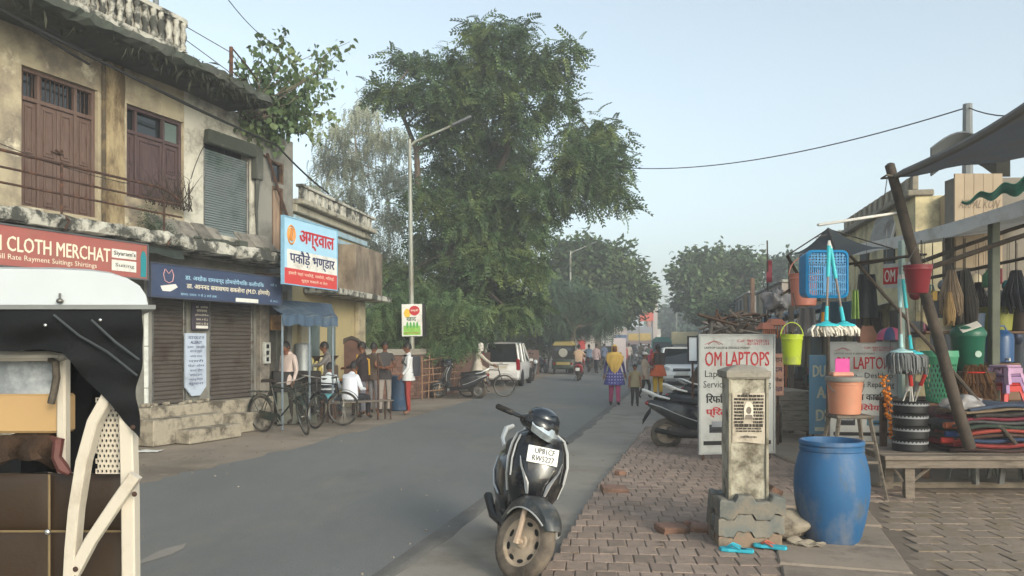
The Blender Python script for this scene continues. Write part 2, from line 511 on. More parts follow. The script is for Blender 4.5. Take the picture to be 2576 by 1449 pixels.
# slab row beside the bricks
sl_r = random.Random(9)
y = 4.4; k = 0
while y < 7.9:
 d = sl_r.uniform(.55, .8)
 xl = 1.95 + (y - 5.65) * .30
 w = .93
 mb = brick_mesh(w - .03, d - .025, .055, k + 50, .015)
 o = mb.build('slab', SLAB, pavement)
 o.location = (xl + w / 2 + .05, y + d / 2, .003 + sl_r.uniform(0, .012)); o.rotation_euler = (sl_r.gauss(0, .012), sl_r.gauss(0, .01), R(-16))
 y += d; k += 1
for (u, v, rz, s) in ((1690, 1352, .4, .2), (1770, 1352, -.3, .17), (1545, 1248, .1, .22), (1738, 1340, 1.0, .12), (1560, 1205, .7, .1)):
 mb = brick_mesh(s * 1.3, s * .8, .055, int(u), .012); g = G(u, v)
 o = mb.build('brick', mat('red_broken_brick', '#7d5f4f', var=.3, bump=.5, dirt='#54463c', dscale=6), pavement, label='loose broken reddish brick lying on the paving'); o.location = (g.x, g.y, .05); o.rotation_euler = (.12, .08, rz)
# right-hand yard of interlocking pavers and the concrete platform behind the bench
yard = slab_base('yard', [(2.55, 4.4), (2.88, 5.6), (3.7, 8.4), (3.85, 8.9), (7.6, 8.9), (7.0, 4.4)], .036, JOINT)
pv = []
for j in range(18):
 for i in range(22):
  x = 2.9 + i * .235 + (j % 2) * .117; y = 4.5 + j * .245 - (i - 5) * .012
  if x < 2.98 + (y - 5.65) * .30 - .03 or x > 7.4 or y > 8.7: continue
  if abs(x) / y > .68: continue
  pv.append((x, y))
zm = [brick_mesh(.231 - rr.uniform(0, .006), .241 - rr.uniform(0, .006), .042, k + 90, .005).mesh('paver', PAVER2) for k in range(4)]
for (x, y) in pv[:296]:
 inst(rr.choice(zm), 'paver', yard, (x, y, .004 + rr.uniform(-.002, .002)), (rr.gauss(0, .004), rr.gauss(0, .004), rr.gauss(0, .015)))
plat = MB(); plat.M = Matrix.Rotation(0, 4, 'Z')
plat.box(3.75, 9.5, 8.95, 14.2, -.02, .09, .02)
struct(plat.build('platform', mat('yard_concrete', '#85796a', rough=.9, var=.16, scale=1.4, bump=.3, bscale=20, dirt='#62574a', dscale=1.2)))
# ------------------------------------------------------------------ haze
hz = MB(); hz.box(-420, 420, -40, 620, -1.0, 24.0)
hm = bpy.data.materials.new('haze'); hm.use_nodes = True
hn = hm.node_tree
hn.nodes.remove(hn.nodes['Principled BSDF'])
pvn = hn.nodes.new('ShaderNodeVolumePrincipled')
pvn.inputs['Color'].default_value = (.93, .95, .97, 1)
pvn.inputs['Density'].default_value = .0037
pvn.inputs['Anisotropy'].default_value = .2
hn.links.new(pvn.outputs[0], hn.nodes['Material Output'].inputs['Volume'])
haze = hz.build('haze', hm); haze['kind'] = 'stuff'
# ------------------------------------------------------------------ left shop building
CREAM = mat('stained_cream_plaster', '#a89d85', rough=.93, var=.16, scale=1.2, bump=.3, bscale=18, dirt='#746b60', dscale=1.4, dlo=.45, dhi=.66, dirt2='#cfc6ae', d2scale=2.2, d2lo=.58, d2hi=.70)
PALEPL = mat('peeling_white_plaster', '#b9b6aa', rough=.9, var=.12, scale=1.5, bump=.3, bscale=20, dirt='#77736a', dscale=2.0, dlo=.48, dhi=.66)
GREYPLAST = mat('grey_cement_plaster', '#7d7c76', rough=.92, var=.14, scale=1.1, bump=.3, bscale=22, dirt='#57564f', dscale=1.3, dlo=.45, dhi=.7)
MOSS = mat('moss_black_concrete', '#4a4b47', rough=.97, var=.3, scale=1.3, bump=.7, bscale=16, dirt='#3a4038', dscale=1.0, dlo=.35, dhi=.62, dirt2='#7d7a70', d2scale=3.0, d2lo=.62, d2hi=.74)
STAINW = mat('blotched_whitewash', '#aba99f', rough=.92, var=.14, scale=3, bump=.5, bscale=25, dirt='#3f403c', dscale=2.6, dlo=.46, dhi=.56)
DOORB = mat('old_maroon_door', '#604e47', rough=.75, var=.18, scale=5, stretch=(6, 6, 1), dirt='#54392f', dscale=4, bump=.15)
DOORD = mat('dark_plum_door', '#4c3b3c', rough=.7, var=.2, scale=5, stretch=(6, 6, 1), dirt='#33292a', dscale=3)
SHUTB = mat('brown_shutter', '#56504b', rough=.6, var=.12, scale=2, dirt='#3f342d', dscale=2.5, metal=.2)
SHUTG = mat('blue_green_shutter', '#727c7e', rough=.7, var=.1, scale=2, dirt='#4c5c59', dscale=1.4, metal=.1)
PLINTH = mat('worn_step_stone', '#9c9484', rough=.9, var=.14, scale=3, bump=.4, bscale=25, dirt='#4f483f', dscale=3.0, dlo=.45, dhi=.62)
_lo = Vector((-7.08, 11.0, 0)); _ld = Vector((.3714, .9285)); _ln = Vector((.9285, -.3714))
def LB(u, v, t=0.0):
 k = (u - CX) / FOC
 y = (t - 10.659) / (.9285 * k - .3714)
 s = (k * y + 7.08) * .3714 + (y - 11) * .9285
 return s, Z(v, y)
def LBw(s, t, z=0.0):
 p = _lo.xy + _ld * s + _ln * t
 return Vector((p.x, p.y, z))
LRZ = math.atan2(.9285, .3714)
bld = thing('shop_building', 'two storey shop building with stained cream upper wall and closed brown shutters', 'building', _lo, LRZ)
def wall_holes(mb, s0, s1, z0, z1, holes, y0, y1):
 xs = sorted({s0, s1, *[h[0] for h in holes], *[h[1] for h in holes]}); xs = [x for x in xs if s0 <= x <= s1]
 zs = sorted({z0, z1, *[h[2] for h in holes], *[h[3] for h in holes]}); zs = [z for z in zs if z0 <= z <= z1]
 sol = {}
 for i in range(len(xs) - 1):
  for j in range(len(zs) - 1):
   cx, cz = (xs[i] + xs[i + 1]) / 2, (zs[j] + zs[j + 1]) / 2
   sol[i, j] = not any(h[0] < cx < h[1] and h[2] < cz < h[3] for h in holes)
 for (i, j), s_ in sol.items():
  if not s_: continue
  a, b, c, d = xs[i], xs[i + 1], zs[j], zs[j + 1]
  mb.add([(a, y0, c), (b, y0, c), (b, y0, d), (a, y0, d)], [(0, 1, 2, 3)])
  mb.add([(a, y1, c), (b, y1, c), (b, y1, d), (a, y1, d)], [(3, 2, 1, 0)])
  for di, dj, e in ((-1, 0, ((a, c), (a, d))), (1, 0, ((b, d), (b, c))), (0, -1, ((b, c), (a, c))), (0, 1, ((a, d), (b, d)))):
   if not sol.get((i + di, j + dj), False):
    (p, q), (r_, t_) = e
    mb.add([(p, y0, q), (p, y1, q), (r_, y1, t_), (r_, y0, t_)], [(0, 1, 2, 3)])
def bpart(mb, name, m, parent=bld, **k): return mb.build(name, m, parent, recalc=k.pop('recalc', True), **k)
D1 = (.31, 1.58, 3.62, 5.62); W2 = (2.13, 3.36, 4.06, 5.58); S3 = (3.84, 5.12, 3.70, 5.42); H4 = (5.72, 6.12, 4.98, 5.42); K5 = (5.74, 6.1, 3.6, 4.9)
mb = MB(); wall_holes(mb, -3.2, 3.37, 3.42, 6.14, [D1, W2], 0, .24); bpart(mb, 'upper_wall', CREAM)
mb = MB(); wall_holes(mb, 3.374, 5.3, 3.42, 6.14, [S3], 0, .24); bpart(mb, 'upper_wall', PALEPL, label='peeling whitewashed stretch of upper wall')
mb = MB(); wall_holes(mb, 5.304, 6.43, 3.42, 5.95, [H4, K5], -.02, .24); bpart(mb, 'upper_wall', GREYPLAST, label='bare grey cement stretch of upper wall')
# return wall at the far corner and back volume
mb = MB(); mb.box(6.2, 6.43, .244, 5.5, 0, 5.9); bpart(mb, 'side_wall', GREYPLAST)
mb = MB(); mb.box(-3.2, 6.19, 5.3, 5.5, 0, 6.0); mb.box(-3.2, -3.0, .25, 5.28, 0, 6.0); bpart(mb, 'back_wall', GREYPLAST)
mb = MB(); mb.box(-3.0, 6.19, .6, 5.28, 3.3, 3.42); bpart(mb, 'floor_slab', GREYPLAST)
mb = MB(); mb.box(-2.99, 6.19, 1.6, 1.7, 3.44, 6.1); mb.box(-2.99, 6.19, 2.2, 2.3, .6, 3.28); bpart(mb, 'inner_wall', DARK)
# drain stain strip / pilaster between door and window
mb = MB()
pr = random.Random(2)
mb.loft([[(1.66 + pr.uniform(-.02, .02), -.005, z), (1.72, -.075, z), (2.02, -.075, z), (2.08 + pr.uniform(-.02, .02), -.005, z)] for z in np.linspace(3.46, 6.12, 9)], cap=False, closed=False, sm=False)
bpart(mb, 'pilaster', mat('blistered_plaster', '#a39373', rough=.95, var=.2, scale=2, bump=.9, bscale=14, dirt='#5b4c38', dscale=2.0, dlo=.42, dhi=.58, stretch=(1, 1, .35)))
mb = MB(); mb.tube([(1.63, -.07, 6.1), (1.63, -.07, 3.5)], .035, 6); bpart(mb, 'drain_pipe', mat('brown_stained_pipe', '#4b4236', rough=.9, var=.3, dirt='#7d6c50', dscale=4))
def leaf(x0, x1, z0, z1, y, m, par, n=2, name='door_leaf'):
 mb = MB(); w = x1 - x0; fr = .055
 mb.box(x0 + .004, x1 - .004, y, y + .035, z0, z1, .004)
 hs = (z1 - z0 - fr * (n + 1)) / n
 for k in range(n):
  za = z0 + fr + k * (hs + fr)
  zz = [za, za + hs]
  # recessed-looking raised panel with mould
  for (a, b, c, d) in ((x0 + fr, x1 - fr, za, za + .018), (x0 + fr, x1 - fr, za + hs - .018, za + hs), (x0 + fr, x0 + fr + .018, za + .019, za + hs - .019), (x1 - fr - .018, x1 - fr, za + .019, za + hs - .019)):
   mb.box(a, b, y - .02, y - .001, c, d)
  mb.box(x0 + fr + .045, x1 - fr - .045, y - .015, y - .001, za + .045, za + hs - .045, .008)
 return mb.build(name, m, par)
# panelled door
a, b, c, d = D1
mb = MB()
f = .06
for q in ((a + .002, a + f, c, d - .002), (b - f, b - .002, c, d - .002), (a + f + .001, b - f - .001, d - f, d - .002), (a + f + .001, b - f - .001, d - .47, d - .41)): mb.box(q[0], q[1], .06, .14, q[2], q[3], .006)
for xq in (a + .32, b - .34): mb.box(xq - .025, xq + .025, .062, .138, c, d - f - .001, .006)
door = bpart(mb, 'door', DOORB)
mb = MB(); mb.box(a + .01, b - .01, .15, .16, d - .42, d - .05); mb.build('transom_glass', DARKGL, door)
mb = MB()
for k in range(16):
 xx = a + .09 + k * (b - a - .18) / 15; mb.tube([(xx, .1, d - .41), (xx, .1, d - .06)], .008, 5)
stuff(mb.build('transom_bars', RUST, door))
leaf(a + f, a + .295, c, d - .475, .10, DOORB, door); leaf(a + .345, (a + b) / 2 - .01, c, d - .475, .09, DOORB, door)
leaf((a + b) / 2 - .008, b - .365, c, d - .475, .09, DOORB, door); leaf(b - .315, b - f, c, d - .475, .10, DOORB, door)
mb = MB(); mb.tube([(.9, .06, 4.55), (.95, .05, 4.5), (1.0, .06, 4.55)], .02, 6); mb.tube([(.82, .06, 4.5), (1.02, .055, 4.5)], .012, 6); mb.build('latch', RUST, door)
# shuttered window
a, b, c, d = W2
mb = MB()
for q in ((a + .002, a + f, c, d - .002), (b - f, b - .002, c, d - .002), (a + f + .001, b - f - .001, d - f, d - .002), (a + f + .001, b - f - .001, d - .46, d - .40)): mb.box(q[0], q[1], .05, .13, q[2], q[3], .006)
for xq in (a + .24, b - .40): mb.box(xq - .022, xq + .022, .052, .128, c, d - f - .001, .006)
win = bpart(mb, 'window', DOORD)
mb = MB(); mb.box(a + .03, b - .03, .14, .15, d - .42, d - .05); mb.build('transom_glass', DARKGL, win)
mb = MB(); mb.box(b - .375, b - .065, .1, .11, d - .39, d - .07, .002); mb.build('plywood_pane', mat('green_grey_board', '#5d6e6b', var=.15), win)
leaf(a + f, a + .215, c, d - .465, .08, DOORD, win, 2, 'window_leaf'); leaf(a + .265, b - .425, c, d - .465, .07, DOORD, win, 1, 'window_leaf'); leaf(b - .375, b - f, c, d - .465, .08, DOORD, win, 2, 'window_leaf')
# brushwood stuck in the window
mb = MB(); br = random.Random(4)
for k in range(40):
 x = br.uniform(2.3, 3.35); z = 3.98
 p = [Vector((x, -.1 - br.random() * .2, z))]
 for q in range(4): p.append(p[-1] + Vector((br.uniform(-.14, .14), br.uniform(-.07, .04), br.uniform(.04, .2))))
 mb.tube(p, [.012, .01, .008, .006, .003], 4)
o = stuff(mb.build('brushwood', mat('dry_twigs', '#3a322c', rough=.95, var=.3), bld))
def shutter(x0, x1, z0, z1, y, m, par, name='rolling_shutter', pitch=.075):
 mb = MB(); n = int((z1 - z0) / pitch); pf = []
 for k in range(n):
  z = z0 + k * pitch
  pf += [(y, z), (y - .022, z + pitch * .25), (y - .022, z + pitch * .6), (y + .004, z + pitch * .92)]
 pf.append((y, z1))
 mb.loft([[(x0, p[0], p[1]) for p in pf], [(x1, p[0], p[1]) for p in pf]], cap=False, closed=False, sm=False)
 mb.box(x0, x1, y - .03, y + .01, z0 - .07, z0 - .002, .005)
 o = mb.build(name, m, par, recalc=False)
 for q in (x0, x1): MB().box(q - .03, q + .03, y - .045, y + .03, z0 - .07, z1, .004).build('guide_rail', STEEL, o)
 return o
shutter(S3[0] + .04, S3[1] - .04, S3[2] + .07, S3[3] - .16, .07, SHUTG, bld, pitch=.045)
mb = MB(); mb.box(S3[0] - .02, S3[1] + .16, -.16, -.024, S3[3] - .10, S3[3] + .16, .02); bpart(mb, 'shutter_hood', MOSS)
# little barred window and plank door in the grey bay
mb = MB(); a, b, c, d = H4
for q in ((a, a + .04, c, d), (b - .04, b, c, d), (a + .041, b - .041, d - .04, d), (a + .041, b - .041, c, c + .04)): mb.box(q[0] + .002, q[1] - .002, -.01, .1, q[2] + .002, q[3] - .002)
hw = bpart(mb, 'window', WOODB)
mb = MB(); mb.box(a + .03, b - .03, .06, .07, c + .03, d - .03); mb.build('pane', DARKGL, hw)
a, b, c, d = K5
pd = MB(); pd.box(a, a + .05, -.01, .09, c, d); pd.box(b - .05, b, -.01, .09, c, d); pd.box(a + .051, b - .051, -.01, .09, d - .05, d)
pdo = bpart(pd, 'door', WOODB)
for k in range(3):
 w = (b - a - .11) / 3; mb = MB(); mb.box(a + .055 + k * w, a + .05 + (k + 1) * w, .02, .05, c, d - .06, .004); mb.build('plank', mat('pale_plank', '#857160', var=.2, stretch=(5, 5, .6), rnd=.15), pdo)
mb = MB(); mb.tube([(5.5, -.1, 5.5), (5.85, -.12, 4.75), (6.4, -.1, 3.9)], .03, 6); mb.tube([(5.1, -.05, 5.55), (5.9, -.06, 5.35)], .018, 6); bpart(mb, 'waste_pipe', RUST)
mb = MB(); mb.box(5.10, 5.30, -.18, -.024, 4.9, 5.5, .02)
mb.tube([(5.2, -.1, 4.9), (5.23, -.05, 4.3), (5.27, -.05, 3.7)], [.05, .03, .015], 6); bpart(mb, 'rain_spout', MOSS)
# balcony slab with crumbling edge
mb = MB(); sl = random.Random(6); n = 60
rows = []
for k in range(n + 1):
 s = -3.2 + k * (8.9 / n)
 j = lambda a: sl.uniform(-a, a)
 sag = .0 if s < 2.5 else .03
 rows.append([(s, -.004, 3.40), (s, -.004, 3.20), (s, -.80 + j(.02), 3.225 - sag + j(.015)), (s, -.86 + j(.025), 3.25 - sag + j(.01)), (s, -.87 + j(.03), 3.36 - sag + j(.02)), (s, -.84 + j(.02), 3.43 - sag + j(.02))])
mb.loft(rows, sm=False); bpart(mb, 'balcony_slab', STAINW)
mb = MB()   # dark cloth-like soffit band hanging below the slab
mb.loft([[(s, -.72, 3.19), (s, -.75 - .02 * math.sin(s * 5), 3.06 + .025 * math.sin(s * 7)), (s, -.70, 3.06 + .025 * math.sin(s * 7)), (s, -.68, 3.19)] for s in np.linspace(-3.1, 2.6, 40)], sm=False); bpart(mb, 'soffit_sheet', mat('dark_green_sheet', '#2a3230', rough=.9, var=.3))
# leaning slates along the foot of the upper wall
for k in range(9):
 s = 2.46 + k * .325 + (.12 if k > 4 else 0)
 if k == 5: continue
 mb = MB(); mb.cbox((0, 0, 0), (.155, .016, .21), .006)
 o = mb.build('slate', mat('grey_slate', '#77736c', rough=.9, var=.2, scale=6, dirt='#4c4944', dscale=5, rnd=.2), bld)
 o.location = (s, -.36 + sl.uniform(-.03, .03), 3.62 + sl.uniform(-.02, .02)); o.rotation_euler = (R(-42), sl.gauss(0, .08), sl.gauss(0, .06))
mb = MB()
for k in range(14):
 s = sl.uniform(2.3, 5.6); q = sl.uniform(.04, .12); mb.cbox((s, -.62 + sl.uniform(-.15, .12), 3.42 + q * .4), (q, q * .7, q * .5), .02)
stuff(bpart(mb, 'rubble', MOSS))
# roof eave, parapet and clutter
mb = MB(); rows = []
for k in range(61):
 s = -3.2 + k * (7.7 / 60)
 dz = -.0 if s < 3.5 else -(s - 3.5) * .06
 rows.append([(s, .24, 6.14 + dz), (s, -.02, 6.14 + dz), (s, -.95 + sl.uniform(-.03, .03), 6.13 + dz + sl.uniform(-.03, .02)), (s, -1.04 + sl.uniform(-.05, .03), 6.17 + dz + sl.uniform(-.03, .03)), (s, -1.02 + sl.uniform(-.03, .03), 6.30 + dz + sl.uniform(-.02, .03)), (s, .24, 6.36 + dz)])
mb.loft(rows, sm=False); bpart(mb, 'eave', MOSS)
pth = [(s, -.86) for s in np.linspace(-3.2, 2.4, 14)] + [(2.52, -.83), (2.60, -.74), (2.63, -.6), (2.63, -.2)]
mb = MB()
mb.loft([[(p[0], p[1] - .08, 6.86), (p[0], p[1] + .10, 6.86), (p[0], p[1] + .10, 6.93), (p[0], p[1] - .08, 6.93)] for p in pth], sm=False)
mb.loft([[(p[0], p[1] - .07, 6.32), (p[0], p[1] + .09, 6.32), (p[0], p[1] + .09, 6.42), (p[0], p[1] - .07, 6.42)] for p in pth], sm=False)
mb.loft([[(p[0], p[1] + .02, 6.42), (p[0], p[1] + .06, 6.42), (p[0], p[1] + .06, 6.86), (p[0], p[1] + .02, 6.86)] for p in pth], sm=False)
bpart(mb, 'parapet', STAINW)
bal = MB(); bal.lathe([(.045, 0), (.05, .06), (.03, .1), (.06, .22), (.03, .34), (.05, .38), (.045, .439)], 8); balm = bal.mesh('baluster', STAINW)
for s in np.arange(-1.6, 2.5, .155): inst(balm, 'baluster', bld, (s, -.9, 6.42))
mb = MB(); mb.box(-.2, .75, .1, .9, 6.36, 8.0, .03); bpart(mb, 'roof_tank_plinth', mat('pink_plaster', '#a2857d', var=.1))
mb = MB(); mb.box(-3, 6.3, .2, 5.4, 5.98, 6.12); bpart(mb, 'roof_slab', MOSS)
# front railing of the balcony
rail = bpart(MB().tube([(-3.0, -.8, 3.72), (2.5, -.8, 3.72)], .016, 6).tube([(-3.0, -.8, 3.92), (2.45, -.8, 3.92)], .016, 6).tube([(-3.0, -.8, 4.14), (2.1, -.8, 4.13), (2.45, -.8, 4.0)], .02, 6), 'railing', RUST)
s1 = LB(155, 470, .8)[0]; s2 = LB(413, 520, .8)[0]
for s in (s1 - 1.9, s1, s2):
 MB().tube([(s, -.8, 4.16 if s < 2 else 4.02), (s, -.8, 3.45), (s + .07, -.87, 3.36), (s - .03, -.9, 3.22)], .018, 6).build('railing_post', RUST, rail)
# ground floor: walls, pillars, shutters, plinth
sA0, sA1 = LB(382, 900)[0], LB(470, 900)[0]; sB0, sB1 = LB(527, 900)[0], LB(640, 900)[0]; sC0, sC1 = LB(668, 900)[0], LB(742, 900)[0]
mb = MB(); wall_holes(mb, -3.2, 6.43, .6, 3.2, [(sA0, sA1, .6, 2.55), (sB0, sB1, .6, 2.55), (sC0, sC1 - .25, .6, 2.75)], 0, .3); bpart(mb, 'ground_wall', GREYPLAST)
for (p, q) in ((sA0, sA1), (sB0, sB1)): shutter(p + .03, q - .03, .68, 2.55, .06, SHUTB, bld)
mb = MB(); mb.box(sB1 + .04, sC0 - .02, -.12, -.004, .4, 3.15, .01); bpart(mb, 'pillar', mat('grimy_pillar', '#7c766d', var=.2, dirt='#4d4842', dscale=3))
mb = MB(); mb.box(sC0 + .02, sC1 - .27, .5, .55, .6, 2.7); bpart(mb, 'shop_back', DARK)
# plinth and steps
mb = MB(); mb.box(-3.2, sC0 - .1, -.30, -.004, 0, .6, .012); bpart(mb, 'plinth', PLINTH)
st = [(LB(350, 1030, .5)[0], LB(562, 1030, .5)[0], .303, .62, .2, .40), (LB(388, 1030, .7)[0], LB(560, 1030, .7)[0], .62, .94, 0, .40)]
s_a = LB(372, 1030, .5)[0]; s_b = LB(575, 1030, .5)[0]; s_c = LB(648, 1030, .4)[0]
for (x0, x1, y0, y1, z0, z1, nm) in ((s_a, s_b - .25, .303, .62, .0, .42, 'step'), (s_a + .45, s_b - .15, .622, .93, 0, .23, 'step'), (s_b + .0, s_c, .303, .55, .0, .36, 'step')):
 mb = MB(); mb.box(x0, x1, -y1, -y0, z0, z1, .015); bpart(mb, nm, PLINTH)
mb = MB();
for k in range(26):
 s = sl.uniform(s_a, s_b); q = sl.uniform(.02, .06); mb.cbox((s, -sl.uniform(.05, .28), .60 + q * .5), (q, q * .8, q * .5), .01)
stuff(bpart(mb, 'rubble', PLINTH))
# meter box on the pillar
mb = MB(); mb.box(sB1 + .08, sB1 + .26, -.20, -.124, 1.25, 1.68, .01); mx = bpart(mb, 'meter_box', mat('pale_meter_box', '#a6a8a3', var=.15, dirt='#6d6a64', dscale=6))
for k in range(3): MB().box(sB1 + .11, sB1 + .18, -.215, -.203, 1.30 + k * .13, 1.38 + k * .13, .003).build('meter_window', DARKGL, mx)
# tangle of cables along the facade
mb = MB()
def sagline(a, b, sag, n=14):
 a, b = Vector(a), Vector(b); return [a.lerp(b, t) - Vector((0, 0, sag * 4 * t * (1 - t))) for t in np.linspace(0, 1, n)]
mb.tube(sagline((-1.5, -.9, 5.98), (5.25, -.55, 5.55), .05), .022, 5); mb.tube(sagline((-1.5, -.9, 6.12), (1.0, -.5, 5.78), .02), .02, 5)
mb.tube(sagline((-.3, -.7, 6.05), (4.9, -.5, 5.62), .12), .008, 4); mb.tube(sagline((-1, -.3, 4.5), (2.1, -.1, 4.25), .1), .006, 4)
mb.tube(sagline((5.25, -.55, 5.55), (6.9, -.6, 4.9), .05), .02, 5); mb.tube(sagline((3.5, -.03, 4.6), (3.85, -.03, 5.3), -.06), .008, 4)
bpart(mb, 'cable', mat('black_cable', '#1c1d1e', rough=.7))
mb = MB(); mb.tube([LBw(2.25, .5, 6.1), LBw(2.25, .5, 8.2)], .05, 8);
tag(mb.build('roof_pole', mat('grey_pole', '#6a7075', rough=.6)), 'plain grey pipe standing on the roof behind the stained parapet', 'pole')
q0 = LBw(3.54, .9, 6.25); q1 = LBw(3.54, .9, 6.86); far = LBw(4.5, .7, 6.15)
rr0 = thing('roof_railing', 'thin rusty rail with one upright post at the roof edge above the mossy eave', 'railing', q0)
MB().tube([q0, q1], .035, 6).build('post', RUST, rr0, world=True)
MB().tube([q1, LBw(4.1, .8, 6.7), far + Vector((0, 0, .42))], .015, 5).tube([q0 + Vector((0, 0, .2)), far + Vector((0, 0, .2))], .012, 5).tube([LBw(2.6, .6, 6.8), q0 + Vector((0, 0, .15))], .008, 4).tube([LBw(2.6, .6, 7.0), q1 + Vector((0, 0, -.1))], .008, 4).build('rail', RUST, rr0, world=True)
# ---- signs on the building
def board(name, label, cat, p0, p1, z0, z1, m, th=.04, frame=None, group=None, tilt=0.0):
 p0, p1 = Vector(p0), Vector(p1); d = p1 - p0; w = d.length
 t = thing(name, label, cat, (p0.x, p0.y, z0), math.atan2(d.y, d.x), group)
 if tilt: t.rotation_euler = Euler((tilt, 0, math.atan2(d.y, d.x)))
 h = z1 - z0
 MB().box(0, w, 0, th, 0, h, .004).build('panel', m, t)
 if frame:
  fb = MB(); e = .022
  fb.box(-e, w + e, -.012, th + .01, h, h + e); fb.box(-e, w + e, -.012, th + .01, -e, -.0005); fb.box(-e, -.0005, -.012, th + .01, 0, h - .0005); fb.box(w + .0005, w + e, -.012, th + .01, 0, h - .0005)
  fb.build('frame', frame, t)
 return t, w, h
RED_S = mat('faded_red_sign', '#9a5953', var=.08, dirt='#8f5f55', dscale=2); WHT_S = mat('sign_white', '#d4d3cd', var=.05, dirt='#b4b0a6', dscale=3)
BLU_S = mat('navy_sign', '#35425f', var=.06, dirt='#3d4862', dscale=2); INK = mat('black_ink', '#1a1b20', var=.05); REDINK = mat('red_ink', '#b3262f', var=.06); NAVYINK = mat('navy_ink', '#232c58', var=.06)
CREAM_I = mat('cream_ink', '#d9d2bd', var=.04); SKYP = mat('sky_blue_print', '#9cc4dc', var=.04); YEL = mat('yellow_print', '#d8b13b', var=.06); TEAL = mat('teal_print', '#1f7d86', var=.1); GREENP = mat('green_print', '#4a9a45', var=.1)
p0 = LBw(-1.6, .8); p1 = LBw(LB(370, 650, .8)[0], .8); sL = LB(-22, 620, .8)[0] + 1.6; sR = LB(277, 640, .8)[0] + 1.6; sF = LB(345, 650, .8)[0] + 1.6; sP = LB(281, 640, .8)[0] + 1.6
t, w, h = board('cloth_shop_sign', 'faded red cloth shop signboard with white lettering hanging under the balcony', 'sign', p0, p1, 2.66, 3.18, RED_S, .05, GREYPL)
lettering(t, 'M CLOTH MERCHAT', sR - sL, .20, ((sL + sR) / 2, -.004, .29), CREAM_I, .02)
lettering(t, 'Mill Rate Rayment Suitings Shirtings', (sR - sL) * .85, .09, ((sL + sR) / 2 - .1, -.004, .11), CREAM_I, .004)
flat(t, 'label_panel', WHT_S, Matrix(), sP, sF - .02, .27, .40, -.001); lettering(t, "Siyaram's", (sF - sP) * .85, .085, ((sP + sF) / 2, -.006, .335), INK, .02)
flat(t, 'label_panel', WHT_S, Matrix(), sP, sF - .02, .08, .24, -.001)
lettering(t, 'Suiting', (sF - sP) * .75, .07, ((sP + sF) / 2, -.006, .16), GREYPL, .01)
fig = MB(); fy = -.004
fig.add([(w - .13, fy, .02), (w - .02, fy, .02), (w - .015, fy, .33), (w - .05, fy, .42), (w - .10, fy, .42), (w - .13, fy, .33)], [(0, 1, 2, 3, 4, 5)]); fig.build('printed_figure', TEAL, t, recalc=False)
MB().add([(w - .075 + .03 * math.cos(a), fy - .001, .46 + .038 * math.sin(a)) for a in np.linspace(0, 2 * math.pi, 10, endpoint=False)], [tuple(range(10))]).build('printed_face', SKIN2, t, recalc=False)
p0 = LBw(LB(381, 700, .6)[0], .6); p1 = LBw(LB(707, 740, .6)[0], .6)
t, w, h = board('clinic_sign', 'long navy clinic signboard with pale Hindi lettering above the brown shutters', 'sign', p0, p1, 2.42, 2.94, BLU_S, .06, mat('sign_frame_grey', '#3c4250'))
lettering(t, 'डा. अशोक रामचन्द होमयोपैथिक कलीनिक', w * .62, .115, (w * .53, -.004, h * .66), SKYP, .012)
lettering(t, 'डा. आननद सवासथय सकसेना (M.D. होमयो)', w * .66, .125, (w * .56, -.004, h * .40), CREAM_I, .02)
lettering(t, 'समय: परातः 9 से 2 बजे तक', w * .26, .05, (w * .32, -.004, h * .13), SKYP, .0)
lettering(t, 'मो. 9412', .22, .05, (w * .93, -.004, h * .12), SKYP, .0); lettering(t, 'पंजी. सं.', .2, .06, (w * .93, -.004, h * .72), SKYP, .0)
flat(t, 'white_strip', WHT_S, Matrix(), w * .60, w * .79, -.02, .07, -.002)
hd = MB(); hd.add([(w * .055, -.004, .17), (w * .155, -.004, .22), (w * .17, -.004, .17), (w * .12, -.004, .09), (w * .07, -.004, .09)], [(0, 1, 2, 3, 4)]); hd.build('hand_emblem', WHT_S, t, recalc=False)
hd = MB(); hd.tube([(w * .085, -.006, .45), (w * .075, -.006, .36), (w * .085, -.006, .26), (w * .11, -.006, .23), (w * .135, -.006, .26), (w * .142, -.006, .36), (w * .13, -.006, .45), (w * .11, -.006, .38), (w * .09, -.006, .44)], .007, 5); hd.build('figure_emblem', mat('pink_print', '#c89a9a'), t)
# name boards between the shutters
pA = LBw(LB(486, 800, .1)[0], .08); pB = LBw(LB(529, 800, .1)[0], .08)
t, w, h = board('doctor_board', 'small dark name board with white lines fixed between the two shutters', 'sign', pA, pB, 1.90, 2.40, mat('dark_plum_board', '#39343f', var=.1), .03)
for k, (s_, ww) in enumerate((('डा. अशोक', .3), ('रामचनद', .26), ('होमयोपैथ', .36), ('समय 9 से 2', .28), ('सायं 5 से 8', .3))): lettering(t, s_, min(ww, w * .8), .045, (w * .55, -.004, h - .08 - k * .075), CREAM_I, .005)
flat(t, 'white_strip', WHT_S, Matrix(), w * .2, w * .9, .03, .08, -.002)
pA = LBw(LB(469, 900, .12)[0], .10); pB = LBw(LB(521, 900, .12)[0], .10)
t = thing('price_board', 'tall pale blue notice board with pointed foot between the two shutters', 'sign', (pA.x, pA.y, .72), LRZ)
w = (pB - pA).length; MB().prism([(0, .16), (w * .3, 0), (w * .7, 0), (w, .16), (w, 1.12), (0, 1.12)], lambda p, k: (p[0], .03 * k, p[1])).build('panel', mat('pale_blue_board', '#a9b5c6', var=.06, dirt='#8b94a3', dscale=3), t)
